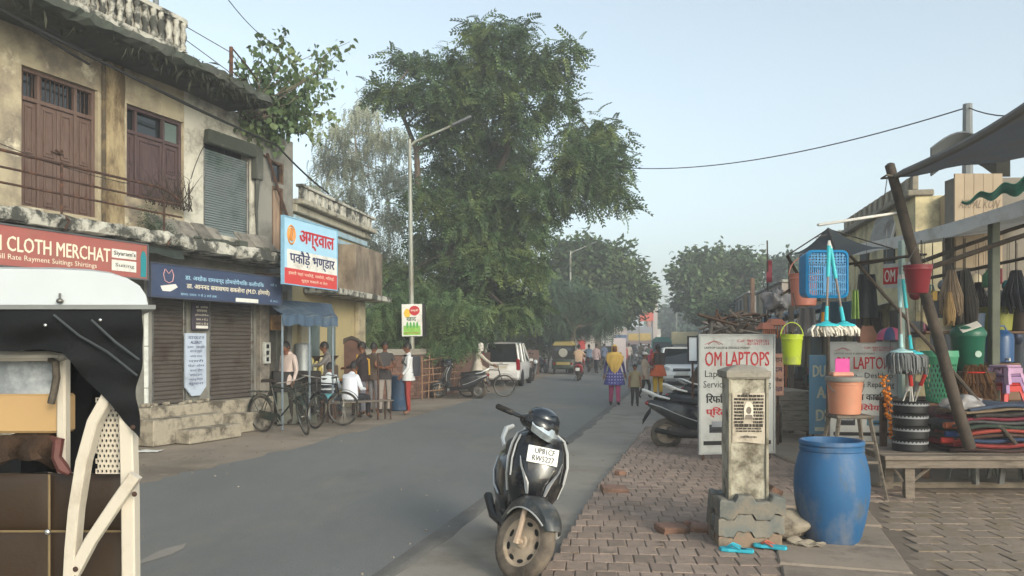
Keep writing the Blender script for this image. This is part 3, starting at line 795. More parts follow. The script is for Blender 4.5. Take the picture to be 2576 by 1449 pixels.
for k, s_ in enumerate(('डाकटर', 'ALLERGY', 'दमा  खांसी', 'बाल का झड़ना', 'जोड़ दरद', 'पथरी', 'पेट रोग', 'चरम रोग', 'सफेद दाग', 'मधुमेह', 'सूचना')): lettering(t, s_, w * random.Random(k).uniform(.5, .85), .05, (w / 2, -.004, 1.04 - k * .083), NAVYINK, .004 if k != 1 else .02)
# hanging fritter shop sign
t, w, h = board('fritter_shop_sign', 'pale blue shop sign with large red and navy Hindi letters projecting at the building corner', 'sign', (-4.30, 15.0, 0), (-3.735, 16.95, 0), 2.80, 4.06, SKYP, .05, mat('sign_edge_blue', '#7da9c4'))
flat(t, 'red_band', mat('red_print', '#c0413f', var=.05), Matrix(), 0, w, 0, .30, -.001)
flat(t, 'white_band', WHT_S, Matrix(), .1, w, .301, .66, -.0008)
lettering(t, 'अग्रवाल', w * .68, .36, (w * .60, -.006, .90), REDINK, .035)
lettering(t, 'पकौड़े भण्डार', w * .86, .33, (w * .52, -.006, .50), NAVYINK, .03)
lettering(t, 'हमारे यहां पकौड़े, समोसे, मिठाई', w * .86, .085, (w * .5, -.006, .21), CREAM_I, .008); lettering(t, 'शुद्ध मसाले व तेल', w * .5, .085, (w * .55, -.006, .09), CREAM_I, .008)
em = MB()
for r0, zz in ((.13, .97), (.085, .98)):
 em.tube([(w * .12 + r0 * math.cos(a), -.006, zz - .03 + r0 * 1.35 * math.sin(a)) for a in np.linspace(0, 2 * math.pi, 18, endpoint=False)], .018, 4, closed=True)
em.ell((w * .12, -.008, .95), (.05, .006, .1), 8, 5)
em.build('round_emblem', mat('orange_print', '#c9853c', var=.1), t)
MB().tube([(.3, .05, .2), (.3, .9, .2)], .02, 6).tube([(w - .3, .05, 1.1), (w - .6, 1.2, 1.1)], .02, 6).build('bracket', RUST, t)
# small ochre sign above the stall door
pA = LBw(sC0 + .0, .14); pB = LBw(LB(716, 830, .14)[0], .14)
t, w, h = board('ochre_sign', 'small ochre painted sign above the dark stall doorway', 'sign', pA, pB, 1.93, 2.24, mat('ochre_board', '#9b7444', var=.12, dirt='#7c5b35', dscale=6), .03)
lettering(t, 'समोसा', w * .6, .1, (w * .5, -.004, .15), mat('brown_ink', '#6a4020'), .01)
# ---- blue cloth awning over the stall
aw = thing('stall_awning', 'faded blue cloth awning with scalloped valance over the snack stall', 'awning', LBw(5.9, .3, 2.3), LRZ)
BLUEC = mat('faded_blue_cloth', '#3d5064', rough=.9, var=.12, scale=3, dirt='#5f6d78', dscale=2.5)
mb = MB()
A0, A1 = (5.55, .05, 2.62), (7.9, .02, 2.5)
f0, f1 = LB(708, 800, .95)[0], LB(846, 815, .95)[0]
def awf(a, b):
 s = (5.5 + a * 2.3) * (1 - b) + (f0 + a * (f1 - f0)) * b
 return LBw(s, .04 + b * .93, 2.56 - b * .34 - .05 * math.sin(b * 3.14) - .02 * math.sin(a * 19) * b)
mb.sheet(awf, 26, 8, .01); mb.build('canopy', BLUEC, aw, world=True)
mb = MB()
mb.sheet(lambda a, b: LBw(f0 + a * (f1 - f0), .972 + .012 * math.sin(a * 40), 2.215 - .02 * math.sin(a * 19) - b * (.19 + .02 * abs(math.sin(a * 34)))), 60, 3, .008); mb.build('valance', BLUEC, aw, world=True)
for s in (f0 + .05, f1 - .1, (f0 + f1) / 2): MB().tube([LBw(s, .93, 0), LBw(s, .93, 2.2)], .022, 6).build('post', mat('blue_grey_post', '#707c85'), aw, world=True)
# ------------------------------------------------------------------ second building, yellow and blue
b2o = Vector((-4.85, 17.5, 0)); b2 = thing('yellow_house', 'low yellow and blue plastered house with pale balustrade beside the tall tree', 'building', b2o, math.atan2(1, .16))
YELP = mat('yellow_ochre_plaster', '#aa9b74', rough=.9, var=.14, scale=1.5, dirt='#8b8168', dscale=1.5, dlo=.5, dhi=.75)
BLUP = mat('pale_blue_plaster', '#8ea6b3', rough=.9, var=.1, dirt='#7b858a', dscale=3)
mb = MB(); mb.box(0, 4.7, 0, 5, 0, 4.7); bpart(mb, 'wall', YELP, b2)
mb = MB(); mb.box(-.05, 4.85, -.14, -.003, 4.55, 4.72, .02); mb.box(-.05, 4.9, -.3, -.003, 4.724, 4.84, .02); bpart(mb, 'cornice', mat('grey_cream_cornice', '#9b9788', rough=.9, var=.15, dirt='#55534c', dscale=3), b2)
mb = MB(); mb.box(0, 4.75, -.05, -.003, 4.18, 4.30, .01); mb.box(0, 4.75, -.07, -.003, 4.36, 4.50, .01); mb.box(2.9, 4.7, -.03, -.003, 3.35, 4.16, .01); bpart(mb, 'blue_band', BLUP, b2)
mb = MB(); mb.box(3.3, 4.3, -.06, -.032, 3.5, 4.05, .01); bpart(mb, 'blue_panel', mat('light_blue_panel', '#9fbccd', var=.08), b2)
for k in range(12):
 MB().box(.02 + k * .395, .30 + k * .395, -.24, -.14, 4.845, 5.10, .015).build('parapet_block', STAINW, b2)
mb = MB(); mb.box(-.02, 4.9, -.28, -.10, 5.105, 5.17, .01); bpart(mb, 'parapet_rail', STAINW, b2)
mb = MB(); mb.box(.1, 1.0, .5, 1.6, 4.9, 6.1); tw = bpart(mb, 'roof_room', mat('blue_grey_plaster', '#6b7a84', var=.2, dirt='#3f464a', dscale=3), b2)
for k in range(3):
 for j in range(2): MB().box(.15 + k * .28, .38 + k * .28, .44, .498, 5.2 + j * .45, 5.55 + j * .45, .01).build('window', mat('white_grille', '#adb5b8'), tw)
mb = MB(); mb.box(2.5, 4.6, -.55, -.08, 2.95, 4.15, .02); bpart(mb, 'jutting_bay', mat('rain_stained_cement', '#85796a', rough=.92, var=.2, scale=1.2, dirt='#4a4038', dscale=1.3, dlo=.42, dhi=.66, stretch=(1, 1, .5), bump=.3), b2)
mb = MB(); mb.box(.6, 4.9, -.72, -.004, 2.80, 2.945, .02); bpart(mb, 'bay_slab', STAINW, b2)
PIER = mat('cream_pier', '#a59a80', var=.15, dirt='#6d6555', dscale=2)
MB().box(3.9, 4.4, -.14, -.004, 0, 2.78, .02).build('pier', PIER, b2)
mb = MB(); mb.box(.3, .7, -.1, -.004, .0, 2.4, .01); bpart(mb, 'pier', mat('cream_pier', '#a59a80', var=.15, dirt='#6d6555', dscale=2), b2)
mb = MB(); mb.box(1.0, 1.5, -.03, -.004, .2, 2.1, .01); bpart(mb, 'door', mat('grey_green_door', '#5d6a68'), b2)
mb = MB(); mb.box(2.0, 2.5, -.03, -.004, .2, 2.1, .01); bpart(mb, 'door', mat('grey_green_door', '#5d6a68'), b2)
# ------------------------------------------------------------------ boundary wall, bamboo frames, arched panel
WALLB = mat('brown_brick_wall', '#6b5248', rough=.95, var=.2, scale=3, bump=.5, bscale=25, dirt='#51443d', dscale=1.5)
wl = thing('boundary_wall', 'low brown brick boundary wall under the overgrown shrubs', 'wall', (-4.0, 22.3, 0))
wpts = [(-4.05, 22.0), (-3.4, 22.9), (-2.3, 25.2), (-1.2, 29), (-.1, 35), (1.5, 44)]
mb = MB(); mb.loft([[(p[0], p[1], 0), (p[0] - .25, p[1] + .05, 0), (p[0] - .25, p[1] + .05, 1.32), (p[0], p[1], 1.32)] for p in wpts], sm=False); mb.build('core', WALLB, wl, world=True)
mb = MB(); mb.loft([[(p[0] + .05, p[1], 1.325), (p[0] - .3, p[1] + .05, 1.325), (p[0] - .3, p[1] + .05, 1.42), (p[0] - .12, p[1], 1.5), (p[0] + .05, p[1], 1.42)] for p in wpts[:3]], sm=False); mb.build('coping', mat('grey_coping', '#8d877c', var=.15), wl, world=True)
bj = MB(); br = random.Random(8)
def wpt(t):
 d = 0
 for p, q in zip(wpts, wpts[1:]):
  L_ = math.hypot(q[0] - p[0], q[1] - p[1])
  if t <= d + L_: a = (t - d) / L_; return p[0] + (q[0] - p[0]) * a, p[1] + (q[1] - p[1]) * a, math.atan2(q[1] - p[1], q[0] - p[0])
  d += L_
for row in range(12):
 for k in range(24):
  x, y, a = wpt(.13 + k * .25 + (row % 2) * .12)
  bj.M = Matrix.Translation((x + .008, y, .055 + row * .107)) @ Matrix.Rotation(a, 4, 'Z')
  q = br.uniform(0, .012); bj.box(-.115, .115, -.02 - q, .03, -.046, .046)
stuff(bj.build('brick', mat('brown_wall_brick', '#72564a', rough=.95, var=.2, isl=.22, scale=12), wl, world=True))
# bamboo frames leaning on it
BAM = mat('pale_bamboo', '#8a6b52', rough=.8, var=.2, scale=8, dirt='#6b5442', dscale=6)
fr = thing('bamboo_lattice', 'stack of pale bamboo lattice frames leaning on the brick wall behind the parked scooter', 'frame', G(1105, 1000))
br = random.Random(12)
for k in range(6):
 u = 1062 + k * 16; a = G(u, 1006 - k * 2); b = P(u + br.uniform(-8, 8), 896 + br.uniform(-6, 10), a.y + .35)
 MB().tube([a, b], .018, 6).build('pole', BAM, fr, world=True)
for k, v in enumerate((905, 925, 942, 962, 982)):
 y = 23.6; MB().tube([P(1055 + br.uniform(-4, 6), v + 4, y), P(1155 + br.uniform(-12, 6), v - 6 + br.uniform(-6, 6), y + .9)], .016, 6).build('crossbar', BAM, fr, world=True)
ar = thing('arched_panel', 'round topped rusty brown panel with dark rim standing behind the snack stall', 'panel', G(884, 1000))
y = 20.6
prof = [(858, 985), (852, 930), (852, 900), (856, 872), (868, 855), (885, 849), (900, 855), (912, 870), (918, 895), (917, 940), (912, 985)]
mb = MB(); mb.prism([(X(u, y), Z(v, y)) for (u, v) in prof], lambda p, k: (p[0], y + .06 * k, p[1])); mb.build('sheet', mat('rusty_brown_sheet', '#5a4037', rough=.85, var=.2, dirt='#45322c', dscale=2), ar, world=True)
mb = MB(); mb.tube([(X(u, y), y - .02, Z(v, y)) for (u, v) in prof[1:-1]] + [(X(935, y), y, Z(905, y)), (X(955, y), y + .1, Z(908, y))], .05, 7); mb.build('rim', mat('dark_rim', '#3a332d', var=.3), ar, world=True)
# street lamps (near one with advert board, far one above the trees)
def lamp(base, h, arm, lean, label, board_=True):
 t = thing('street_lamp', label, 'street lamp', base, 0, 'street lamps along the left kerb')
 m = mat('weathered_lamp_steel', '#8c8f86', rough=.55, metal=.3, var=.1, dirt='#6c6455', dscale=2, stretch=(1, 1, .3))
 MB().lathe([(.11, 0), (.11, .5), (.085, .55), (.075, h * .5), (.055, h)], 10).build('pole', m, t)
 MB().tube([(0, 0, h - .35), (.02, 0, h - .05), (.18, 0, h + .08), (arm, 0, h + arm * .42)], [.045, .045, .04, .03], 8).build('arm', m, t)
 mb = MB(); mb.M = Matrix.Translation((arm + .15, 0, h + arm * .42 + .07)) @ Matrix.Rotation(R(-23), 4, 'Y'); mb.box(-.32, .32, -.12, .12, -.045, .035, .02); hd = mb.build('lamp_head', GREYPL, t)
 MB().tube([(0, 0, h - .1), (0, 0, h + .14)], .05, 8).build('cap', m, t)
 t.rotation_euler = (0, lean, 0)
 return t
lb_ = G(1038, 1001)
lt = lamp(lb_, 7.75, 1.45, -.012, 'tall weathered street lamp carrying a small advert board by the brick wall')
m0 = Matrix.Translation((-.30, -.12, 1.92))
MB().box(-.29, .33, -.10, -.05, 1.88, 2.86, .006).build('advert_board', WHT_S, lt)
ab = [o for o in lt.children if o.name.startswith('advert_board')][0]
MB().box(.335, .42, -.10, .20, 1.86, 2.88, .006).build('board_side', mat('board_black', '#0e0f10'), lt)
flat(ab, 'green_print', mat('grass_green_print', '#7fb04e', var=.25, scale=9), Matrix(), -.24, .28, 1.92, 2.2, -.103)
ell = lambda cx, cz, rx, rz, y, n=14: MB().add([(cx + rx * math.cos(a), y, cz + rz * math.sin(a)) for a in np.linspace(0, 2 * math.pi, n, endpoint=False)], [tuple(range(n))])
ell(.10, 2.66, .16, .15, -.107).build('red_print', REDINK, ab, recalc=False); ell(-.12, 2.58, .1, .14, -.105).build('yellow_print', YEL, ab, recalc=False)
for k in range(4): ell(-.12 + k * .1, 2.22, .035, .1, -.108, 8).build('green_print', GREENP, ab, recalc=False)
lettering(ab, 'सब्जी', .24, .09, (.10, -.112, 2.66), CREAM_I, .02); lettering(ab, 'खाद', .3, .12, (.0, -.112, 2.4), mat('dark_green_ink', '#2c5a3a'), .02)
lettering(ab, 'बीज भण्डार', .44, .06, (.02, -.112, 1.98), REDINK, .01)
# ------------------------------------------------------------------ trees
def leafmat(name, col, col2, var=.3, isl=.35, sub=.25, ds=.7):
 return mat(name, col, rough=.55, var=var, scale=.6, isl=isl, sub=sub, dirt=col2, dscale=ds, dlo=.48, dhi=.66, spec=.3)
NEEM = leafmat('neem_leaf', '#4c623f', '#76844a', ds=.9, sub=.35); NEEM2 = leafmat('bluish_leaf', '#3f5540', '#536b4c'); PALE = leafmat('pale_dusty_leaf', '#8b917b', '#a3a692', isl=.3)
BUSHM = leafmat('dusty_bush_leaf', '#526a45', '#7b8b5c'); PEEP = leafmat('heart_leaf', '#546846', '#77855a', sub=.3); FART = leafmat('far_leaf', '#465b3a', '#68774a'); BARK = mat('grey_brown_bark', '#5a5046', rough=.95, var=.25, scale=4, bump=.6, bscale=20, dirt='#3b342d', dscale=3)
PALEB = mat('pale_bark', '#a39a8b', rough=.9, var=.2, scale=3)
def leaf_quad(L, W):
 return [(0, 0, 0), (L * .45, W, .0), (L, 0, 0), (L * .45, -W, 0)]
def spray_neem(L=.5, n=6, l=.13, w=.022, droop=.25):
 V = []; F = []
 for k in range(n):
  t = (k + .6) / n
  x = L * t; z = -droop * t * t
  for sg in (-1, 1):
   a = sg * (1.0 - .35 * t)
   q = leaf_quad(l * (1 - .3 * t), w); o = len(V)
   ca_, sa_ = math.cos(a), math.sin(a)
   V += [(x + p[0] * ca_ - p[1] * sa_, p[0] * sa_ + p[1] * ca_, z - .35 * p[0]) for p in q]; F.append((o, o + 1, o + 2, o + 3))
 return np.array(V), np.array(F)
def spray_round(L=.4, n=9, l=.15, w=.05, seed=1, sp=.9):
 r_ = random.Random(seed); V = []; F = []
 for k in range(n):
  q = leaf_quad(l, w); o = len(V)
  M = Euler((r_.uniform(-.8, .8), r_.uniform(-.6, .9), r_.uniform(-3.1, 3.1))).to_matrix()
  c = Vector((L * r_.random(), r_.uniform(-.5, .5) * L * sp, r_.uniform(-.4, .4) * L * sp))
  V += [tuple(c + M @ Vector(p)) for p in q]; F.append((o, o + 1, o + 2, o + 3))
 return np.array(V), np.array(F)
def rot_mats(yaw, pitch, roll):
 cy, sy, cp, sp, cr, sr = np.cos(yaw), np.sin(yaw), np.cos(pitch), np.sin(pitch), np.cos(roll), np.sin(roll)
 Mx = np.empty((len(yaw), 3, 3))
 Mx[:, 0, 0] = cy * cp; Mx[:, 0, 1] = cy * sp * sr - sy * cr; Mx[:, 0, 2] = cy * sp * cr + sy * sr
 Mx[:, 1, 0] = sy * cp; Mx[:, 1, 1] = sy * sp * sr + cy * cr; Mx[:, 1, 2] = sy * sp * cr - cy * sr
 Mx[:, 2, 0] = -sp; Mx[:, 2, 1] = cp * sr; Mx[:, 2, 2] = cp * cr
 return Mx
def np_mesh(name, V, F, m):
 me = bpy.data.meshes.new(name)
 nf, k = F.shape
 me.vertices.add(len(V)); me.vertices.foreach_set('co', V.astype(np.float32).ravel())
 me.loops.add(nf * k); me.loops.foreach_set('vertex_index', F.astype(np.int32).ravel())
 me.polygons.add(nf); me.polygons.foreach_set('loop_start', np.arange(0, nf * k, k, dtype=np.int32))
 me.polygons.foreach_set('loop_total', np.full(nf, k, dtype=np.int32))
 me.materials.append(m); me.update(calc_edges=True)
 return me
def crown(name, parent, m, clumps, spray, dens, seed, droop=.35, shell=.45, scale=(.75, 1.3), pitch_sd=.5):
 """clumps: (centre, (rx,ry,rz)) in world; sprays spread through each clump, thicker toward its outside"""
 g = np.random.default_rng(seed); SV, SF = spray
 pos = []; yaw = []
 for c, r in clumps:
  n = max(4, int(dens * (r[0] * r[1] * r[2]) ** (2 / 3)))
  d = g.normal(size=(n, 3)); d /= np.linalg.norm(d, axis=1)[:, None]
  q = g.random(n) ** shell * g.uniform(.82, 1.12, n)
  # knotty lumps so that the outline is uneven
  lump = 1 + .26 * np.sin(d[:, 0] * 5 + seed) * np.sin(d[:, 2] * 6 + c[0]) + .15 * np.sin(d[:, 1] * 9)
  p = d * (q * lump)[:, None] * np.array(r) + np.array(c)
  pos.append(p); yaw.append(np.arctan2(d[:, 1], d[:, 0]) + g.normal(0, .8, n))
 pos = np.concatenate(pos); yaw = np.concatenate(yaw); N = len(pos)
 Mx = rot_mats(yaw, g.normal(droop, pitch_sd, N), g.normal(0, .5, N)) * g.uniform(scale[0], scale[1], N)[:, None, None]
 V = np.einsum('nij,kj->nki', Mx, SV) + pos[:, None, :]
 F = SF[None] + (np.arange(N) * len(SV))[:, None, None]
 o = parent.matrix_basis.translation if parent else Vector()
 V = V.reshape(-1, 3) - np.array(o)
 ob = bpy.data.objects.new(name, np_mesh(name, V, F.reshape(-1, SF.shape[1]), m)); COL.objects.link(ob)
 ob.parent = parent
 return ob
def bent(a, b, r0, r1, g, n=6, wob=.12, side=None):
 a, b = Vector(a), Vector(b); L_ = (b - a).length; pts = []; rs = []
 o1 = Vector((g.uniform(-1, 1), g.uniform(-1, 1), g.uniform(-.3, 1))) * wob * L_
 for k in range(n):
  t = k / (n - 1); j = Vector((g.uniform(-1, 1), g.uniform(-1, 1), g.uniform(-1, 1))) * wob * L_ * .18 * (0 < k < n - 1)
  pts.append(a.lerp(b, t) + o1 * 4 * t * (1 - t) * .5 + j); rs.append(r0 + (r1 - r0) * t)
 return pts, rs
def tree_wood(parent, base, clumps, r0, m, seed, fork_h, nmain=5, twig=2):
 g = random.Random(seed); base = Vector(base)
 cs = [Vector(c[0]) for c in clumps]
 mid = sum(cs, Vector()) / len(cs)
 fork = Vector((base.x + (mid.x - base.x) * .25, base.y + (mid.y - base.y) * .25, fork_h))
 t = MB(); p, r_ = bent(base, fork, r0, r0 * .75, g, 7, .06)
 r_[0] *= 1.35; t.tube(p, r_, 10); t.build('trunk', m, parent, world=True)
 # main limbs go to a few far clumps, side limbs split off them
 order = sorted(cs, key=lambda c: -(c - fork).length)
 mains = []
 for c in order:
  if all((c - q).length > (order[0] - fork).length * .45 for q in mains): mains.append(c)
  if len(mains) >= nmain: break
 limbs = []
 for c in mains:
  b = MB(); p, r_ = bent(fork - Vector((0, 0, .1)), c, r0 * .5, r0 * .12, g, 8, .12); b.tube(p, r_, 8)
  limbs.append((b, p, r_))
 for c in cs:
  if c in mains: continue
  best = min(((c - q).length + (.0 if k > 1 else 9), i, k) for i, (_, p, _) in enumerate(limbs) for k, q in enumerate(p))
  b, p, r_ = limbs[best[1]]
  pp, rr_ = bent(p[best[2]], c, r_[best[2]] * .7, .02, g, 5, .1); b.tube(pp, rr_, 6)
 for b, p, r_ in limbs:
  b.build('limb', m, parent, world=True)
def px_clumps(lst, y, g, dy=1.6, deep=.9, fat=1.0):
 out = []
 for q in lst:
  u, v, ru, rv = q[:4]; yy = y + (q[4] if len(q) > 4 else g.uniform(-dy, dy))
  k = yy / FOC
  out.append((tuple(P(u, v, yy)), (ru * k * fat, (ru + rv) / 2 * k * deep * fat, rv * k * fat)))
 return out
g1 = random.Random(31)
big = thing('neem_tree', 'tallest tree of the street, spreading dark green crown reaching over the road', 'tree', G(1165, 975))
cl = [(1250, 95, 85, 50), (1180, 160, 100, 60), (1330, 170, 85, 70), (1040, 150, 70, 32), (985, 228, 66, 46), (1095, 240, 100, 62), (1240, 240, 100, 70), (1395, 175, 58, 52), (1405, 255, 50, 45),
      (1490, 335, 85, 48), (1535, 410, 60, 80), (1450, 400, 72, 80), (1555, 490, 38, 45), (1470, 480, 62, 45), (1130, 330, 90, 70), (1230, 350, 55, 60), (1320, 300, 60, 50), (1350, 480, 70, 55),
      (1150, 440, 95, 75), (1280, 470, 85, 72), (1060, 500, 50, 60), (1180, 550, 105, 75), (1320, 570, 75, 80), (1080, 620, 72, 66), (1225, 655, 105, 72), (1330, 670, 55, 60),
      (1130, 745, 90, 65), (1255, 735, 95, 55), (1060, 800, 66, 55), (1010, 700, 45, 60), (1440, 120, 30, 30), (1205, 70, 40, 26), (1300, 65, 40, 24), (1160, 815, 80, 45), (1275, 785, 60, 36), (1330, 770, 45, 50), (1395, 520, 40, 40),
      (1150, 250, 80, 60, 4), (1280, 380, 90, 70, 4.5), (1200, 500, 110, 80, 4.5), (1220, 620, 110, 90, 4), (1480, 420, 70, 60, 3.4), (1150, 720, 110, 80, 4)]
bc = px_clumps(cl, 29.0, g1, fat=.88)
tree_wood(big, G(1165, 975), bc, .42, BARK, 5, 3.2, 6)
crown('crown', big, NEEM, bc, spray_neem(.52, 6, .17, .036), 400, 3, droop=.3, shell=.33)
pale = thing('pale_tree', 'thin pale grey green tree with light stems behind the yellow house', 'tree', G(905, 958))
pc = px_clumps([(905, 270, 55, 45), (850, 320, 55, 50), (945, 340, 60, 60), (880, 400, 75, 60), (970, 430, 50, 60), (820, 390, 50, 50), (900, 490, 80, 55), (985, 540, 50, 60), (860, 560, 60, 50), (940, 610, 70, 55), (800, 470, 45, 40), (985, 660, 55, 55), (960, 730, 60, 50), (1000, 350, 45, 50), (800, 560, 50, 60), (860, 640, 55, 50), (1010, 450, 40, 50)], 35.5, g1, 1.5)
tree_wood(pale, G(905, 958), pc, .22, PALEB, 6, 3.5, 6)
crown('crown', pale, PALE, pc, spray_neem(.6, 7, .20, .030, .4), 95, 4, droop=1.0, shell=.6, pitch_sd=.35)
bush = thing('overgrown_bush', 'dusty green bush spilling over the brick boundary wall beside the lamp post', 'bush', G(985, 990))
bcl = px_clumps([(960, 800, 50, 38), (920, 835, 35, 30), (1000, 825, 42, 40), (965, 850, 48, 30), (1080, 850, 60, 34), (1130, 868, 52, 22), (1010, 868, 45, 22), (1060, 800, 50, 45), (925, 790, 26, 25), (1140, 840, 60, 42), (1168, 862, 34, 24), (1100, 790, 60, 45), (1180, 795, 50, 45), (985, 760, 45, 40), (1060, 740, 50, 50), (1150, 770, 55, 45)], 25.0, g1, .8, .7)
crown('leaves', bush, BUSHM, bcl, spray_neem(.34, 6, .10, .020), 900, 5, droop=.5, shell=.45)
mb = MB()
for c, r_ in bcl:
 p, q = bent(Vector((c[0] * .3 + G(985, 990).x * .7, 25.2, 0)), c, .03, .01, g1, 5); mb.tube(p, q, 5)
mb.build('stems', BARK, bush, world=True)
def simple_tree(name, label, base, clumps, m, spr, dens, seed, r0, fork, bark=BARK, droop=.3, group=None, nm=4, **k):
 t = thing(name, label, 'tree', base, 0, group)
 tree_wood(t, base, clumps, r0, bark, seed, fork, nm)
 crown('crown', t, m, clumps, spr, dens, seed, droop=droop, **k)
 return t
simple_tree('roadside_tree', 'rounded mid green tree beyond the tallest tree on the left of the road', G(1500, 925), px_clumps([(1450, 635, 55, 36), (1500, 660, 60, 45), (1560, 690, 50, 45), (1415, 690, 45, 45), (1585, 730, 36, 40), (1530, 740, 65, 50), (1560, 775, 42, 30), (1470, 740, 70, 60), (1480, 620, 30, 22), (1545, 640, 30, 24), (1612, 735, 22, 26)], 56, g1, 2.5), FART, spray_round(.9, 12, .38, .11, 2), 150, 7, .35, 4.0)
simple_tree('feathery_tree', 'soft bluish green feathery tree leaning over the parked motorcycles', G(1440, 938), px_clumps([(1440, 745, 60, 45), (1500, 765, 50, 42), (1400, 800, 45, 40), (1470, 805, 62, 36), (1535, 800, 26, 34), (1395, 740, 40, 40), (1420, 835, 42, 20)], 45, g1, 1.5), NEEM2, spray_neem(.7, 9, .16, .022, .3), 420, 8, .2, 2.6, droop=.5)
simple_tree('street_tree', 'dark leafy tree standing over the rubbish heap on the right of the road', G(1808, 922), px_clumps([(1770, 660, 45, 36), (1840, 655, 48, 38), (1720, 690, 30, 26), (1790, 710, 60, 45), (1865, 710, 40, 48), (1740, 740, 34, 32), (1820, 765, 52, 34), (1885, 660, 24, 22), (1760, 775, 30, 26)], 58, g1, 2.5), FART, spray_round(.9, 11, .36, .12, 4), 120, 9, .3, 4.2)
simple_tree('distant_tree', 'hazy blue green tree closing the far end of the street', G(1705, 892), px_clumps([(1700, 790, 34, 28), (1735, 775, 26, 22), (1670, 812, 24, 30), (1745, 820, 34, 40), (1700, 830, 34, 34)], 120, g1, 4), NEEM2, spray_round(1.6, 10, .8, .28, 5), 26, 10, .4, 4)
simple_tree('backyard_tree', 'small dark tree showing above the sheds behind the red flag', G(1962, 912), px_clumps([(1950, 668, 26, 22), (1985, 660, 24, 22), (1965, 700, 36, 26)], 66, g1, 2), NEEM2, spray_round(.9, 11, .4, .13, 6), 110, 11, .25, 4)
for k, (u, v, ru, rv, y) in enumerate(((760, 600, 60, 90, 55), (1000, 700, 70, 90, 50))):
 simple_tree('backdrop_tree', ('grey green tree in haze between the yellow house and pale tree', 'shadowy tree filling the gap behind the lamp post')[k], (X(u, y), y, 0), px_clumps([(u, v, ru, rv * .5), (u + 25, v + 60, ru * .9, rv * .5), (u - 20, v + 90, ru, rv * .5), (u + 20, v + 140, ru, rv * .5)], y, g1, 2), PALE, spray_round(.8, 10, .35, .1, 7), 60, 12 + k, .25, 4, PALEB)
hdg = thing('roadside_hedge', 'shadowy tall hedge behind the parked hatchback and motorcycles', 'hedge', (X(1290, 47), 47, 0))
hc_ = px_clumps([(1215, 850, 60, 42), (1300, 845, 60, 45), (1375, 850, 45, 45), (1270, 790, 70, 45), (1350, 790, 55, 45), (1180, 800, 60, 50)], 47, g1, .8, .6)
crown('leaves', hdg, NEEM, hc_, spray_neem(.6, 6, .2, .04), 420, 21)
mb = MB()
for c, r_ in hc_:
 p, q = bent((c[0], 47, 0), c, .07, .02, g1, 5); mb.tube(p, q, 5)
mb.build('stems', BARK, hdg, world=True)
# heart-leaved sapling tree growing out of the roof corner
pee = thing('roof_sapling', 'wild heart leaved sapling growing out of the roof edge of the shop building', 'tree', LBw(4.6, .4, 6.05))
g = random.Random(44); mb = MB(); lv = []; root = LBw(4.6, .4, 6.1)
tips = [(880, 105, 17.5), (800, 130, 17.4), (720, 75, 17), (655, 90, 16.5), (690, 150, 16.6), (760, 180, 17), (840, 200, 18), (620, 200, 16.4), (700, 260, 16.8), (800, 260, 17.8), (770, 320, 17.5), (660, 300, 16.6), (840, 290, 18), (740, 130, 16.4), (850, 135, 17.8), (610, 150, 16), (720, 330, 16.8), (820, 235, 18.2), (670, 210, 16.2), (735, 225, 17.2), (780, 230, 16.5), (650, 245, 15.8), (700, 300, 17.6), (770, 285, 17), (640, 340, 15.9), (700, 350, 16.3), (800, 340, 17.9)]
for (u, v, y) in tips:
 b = P(u, v, y); p, q = bent(root + Vector((g.uniform(-.2, .2), g.uniform(-.3, .3), -.1)), b, .016, .005, g, 8, .1); mb.tube(p, q, 5)
 nl = 95 if v > 190 else 60
 for k in range(nl):
  t = g.uniform(.5 if v < 190 else .3, 1.03); i = min(int(t * 7), 6); a = p[i].lerp(p[i + 1], min(1, t * 7 - i)) if i < 7 else b
  lv.append(a + Vector((g.gauss(0, .12), g.gauss(0, .12), g.gauss(-.03, .11))))
mb.build('stems', BARK, pee, world=True)
hv = [(0, 0, 0), (.025, .055, 0), (.075, .05, .004), (.15, 0, -.012), (.075, -.05, .004), (.025, -.055, 0)]
n = len(lv); gg = np.random.default_rng(3); Mx = rot_mats(gg.uniform(0, 6.28, n), gg.normal(.9, .5, n), gg.normal(0, .7, n)) * gg.uniform(.6, 1.05, n)[:, None, None]
V = np.einsum('nij,kj->nki', Mx, np.array(hv)) + np.array([tuple(q) for q in lv])[:, None, :] - np.array(pee.location)
F = np.arange(6)[None] + (np.arange(n) * 6)[:, None]
o = bpy.data.objects.new('leaves', np_mesh('leaves', V.reshape(-1, 3), F, PEEP)); COL.objects.link(o); o.parent = pee; o['kind'] = 'stuff'
# dry grass and roots hanging from the mossy eave
g = np.random.default_rng(8); n = 550
s = np.where(g.random(n) < .6, g.uniform(1.5, 4.5, n), g.uniform(-2.5, 4.5, n)); t = 1.0 - np.abs(g.normal(0, .22, n)); z = 6.2 + g.normal(.02, .07, n)
base = np.array([tuple(LBw(a, b, c)) for a, b, c in zip(s, t, z)])
SV = np.array([(0, -.008, 0), (0, .008, 0), (.12, .006, -.04), (.12, -.006, -.04), (.20, 0, -.16)]);
Mx = rot_mats(g.uniform(0, 6.28, n), g.normal(.25, .6, n), g.normal(0, .4, n)) * g.uniform(.35, 1.1, n)[:, None, None]
V = np.einsum('nij,kj->nki', Mx, SV) + base[:, None, :]
F = np.array([0, 1, 2, 4, 3])[None] + (np.arange(n) * 5)[:, None]
o = bpy.data.objects.new('hanging_grass', np_mesh('hanging_grass', V.reshape(-1, 3), F, mat('dry_grass', '#55584a', rough=.9, isl=.5, var=.3, sub=.2))); COL.objects.link(o); stuff(o)
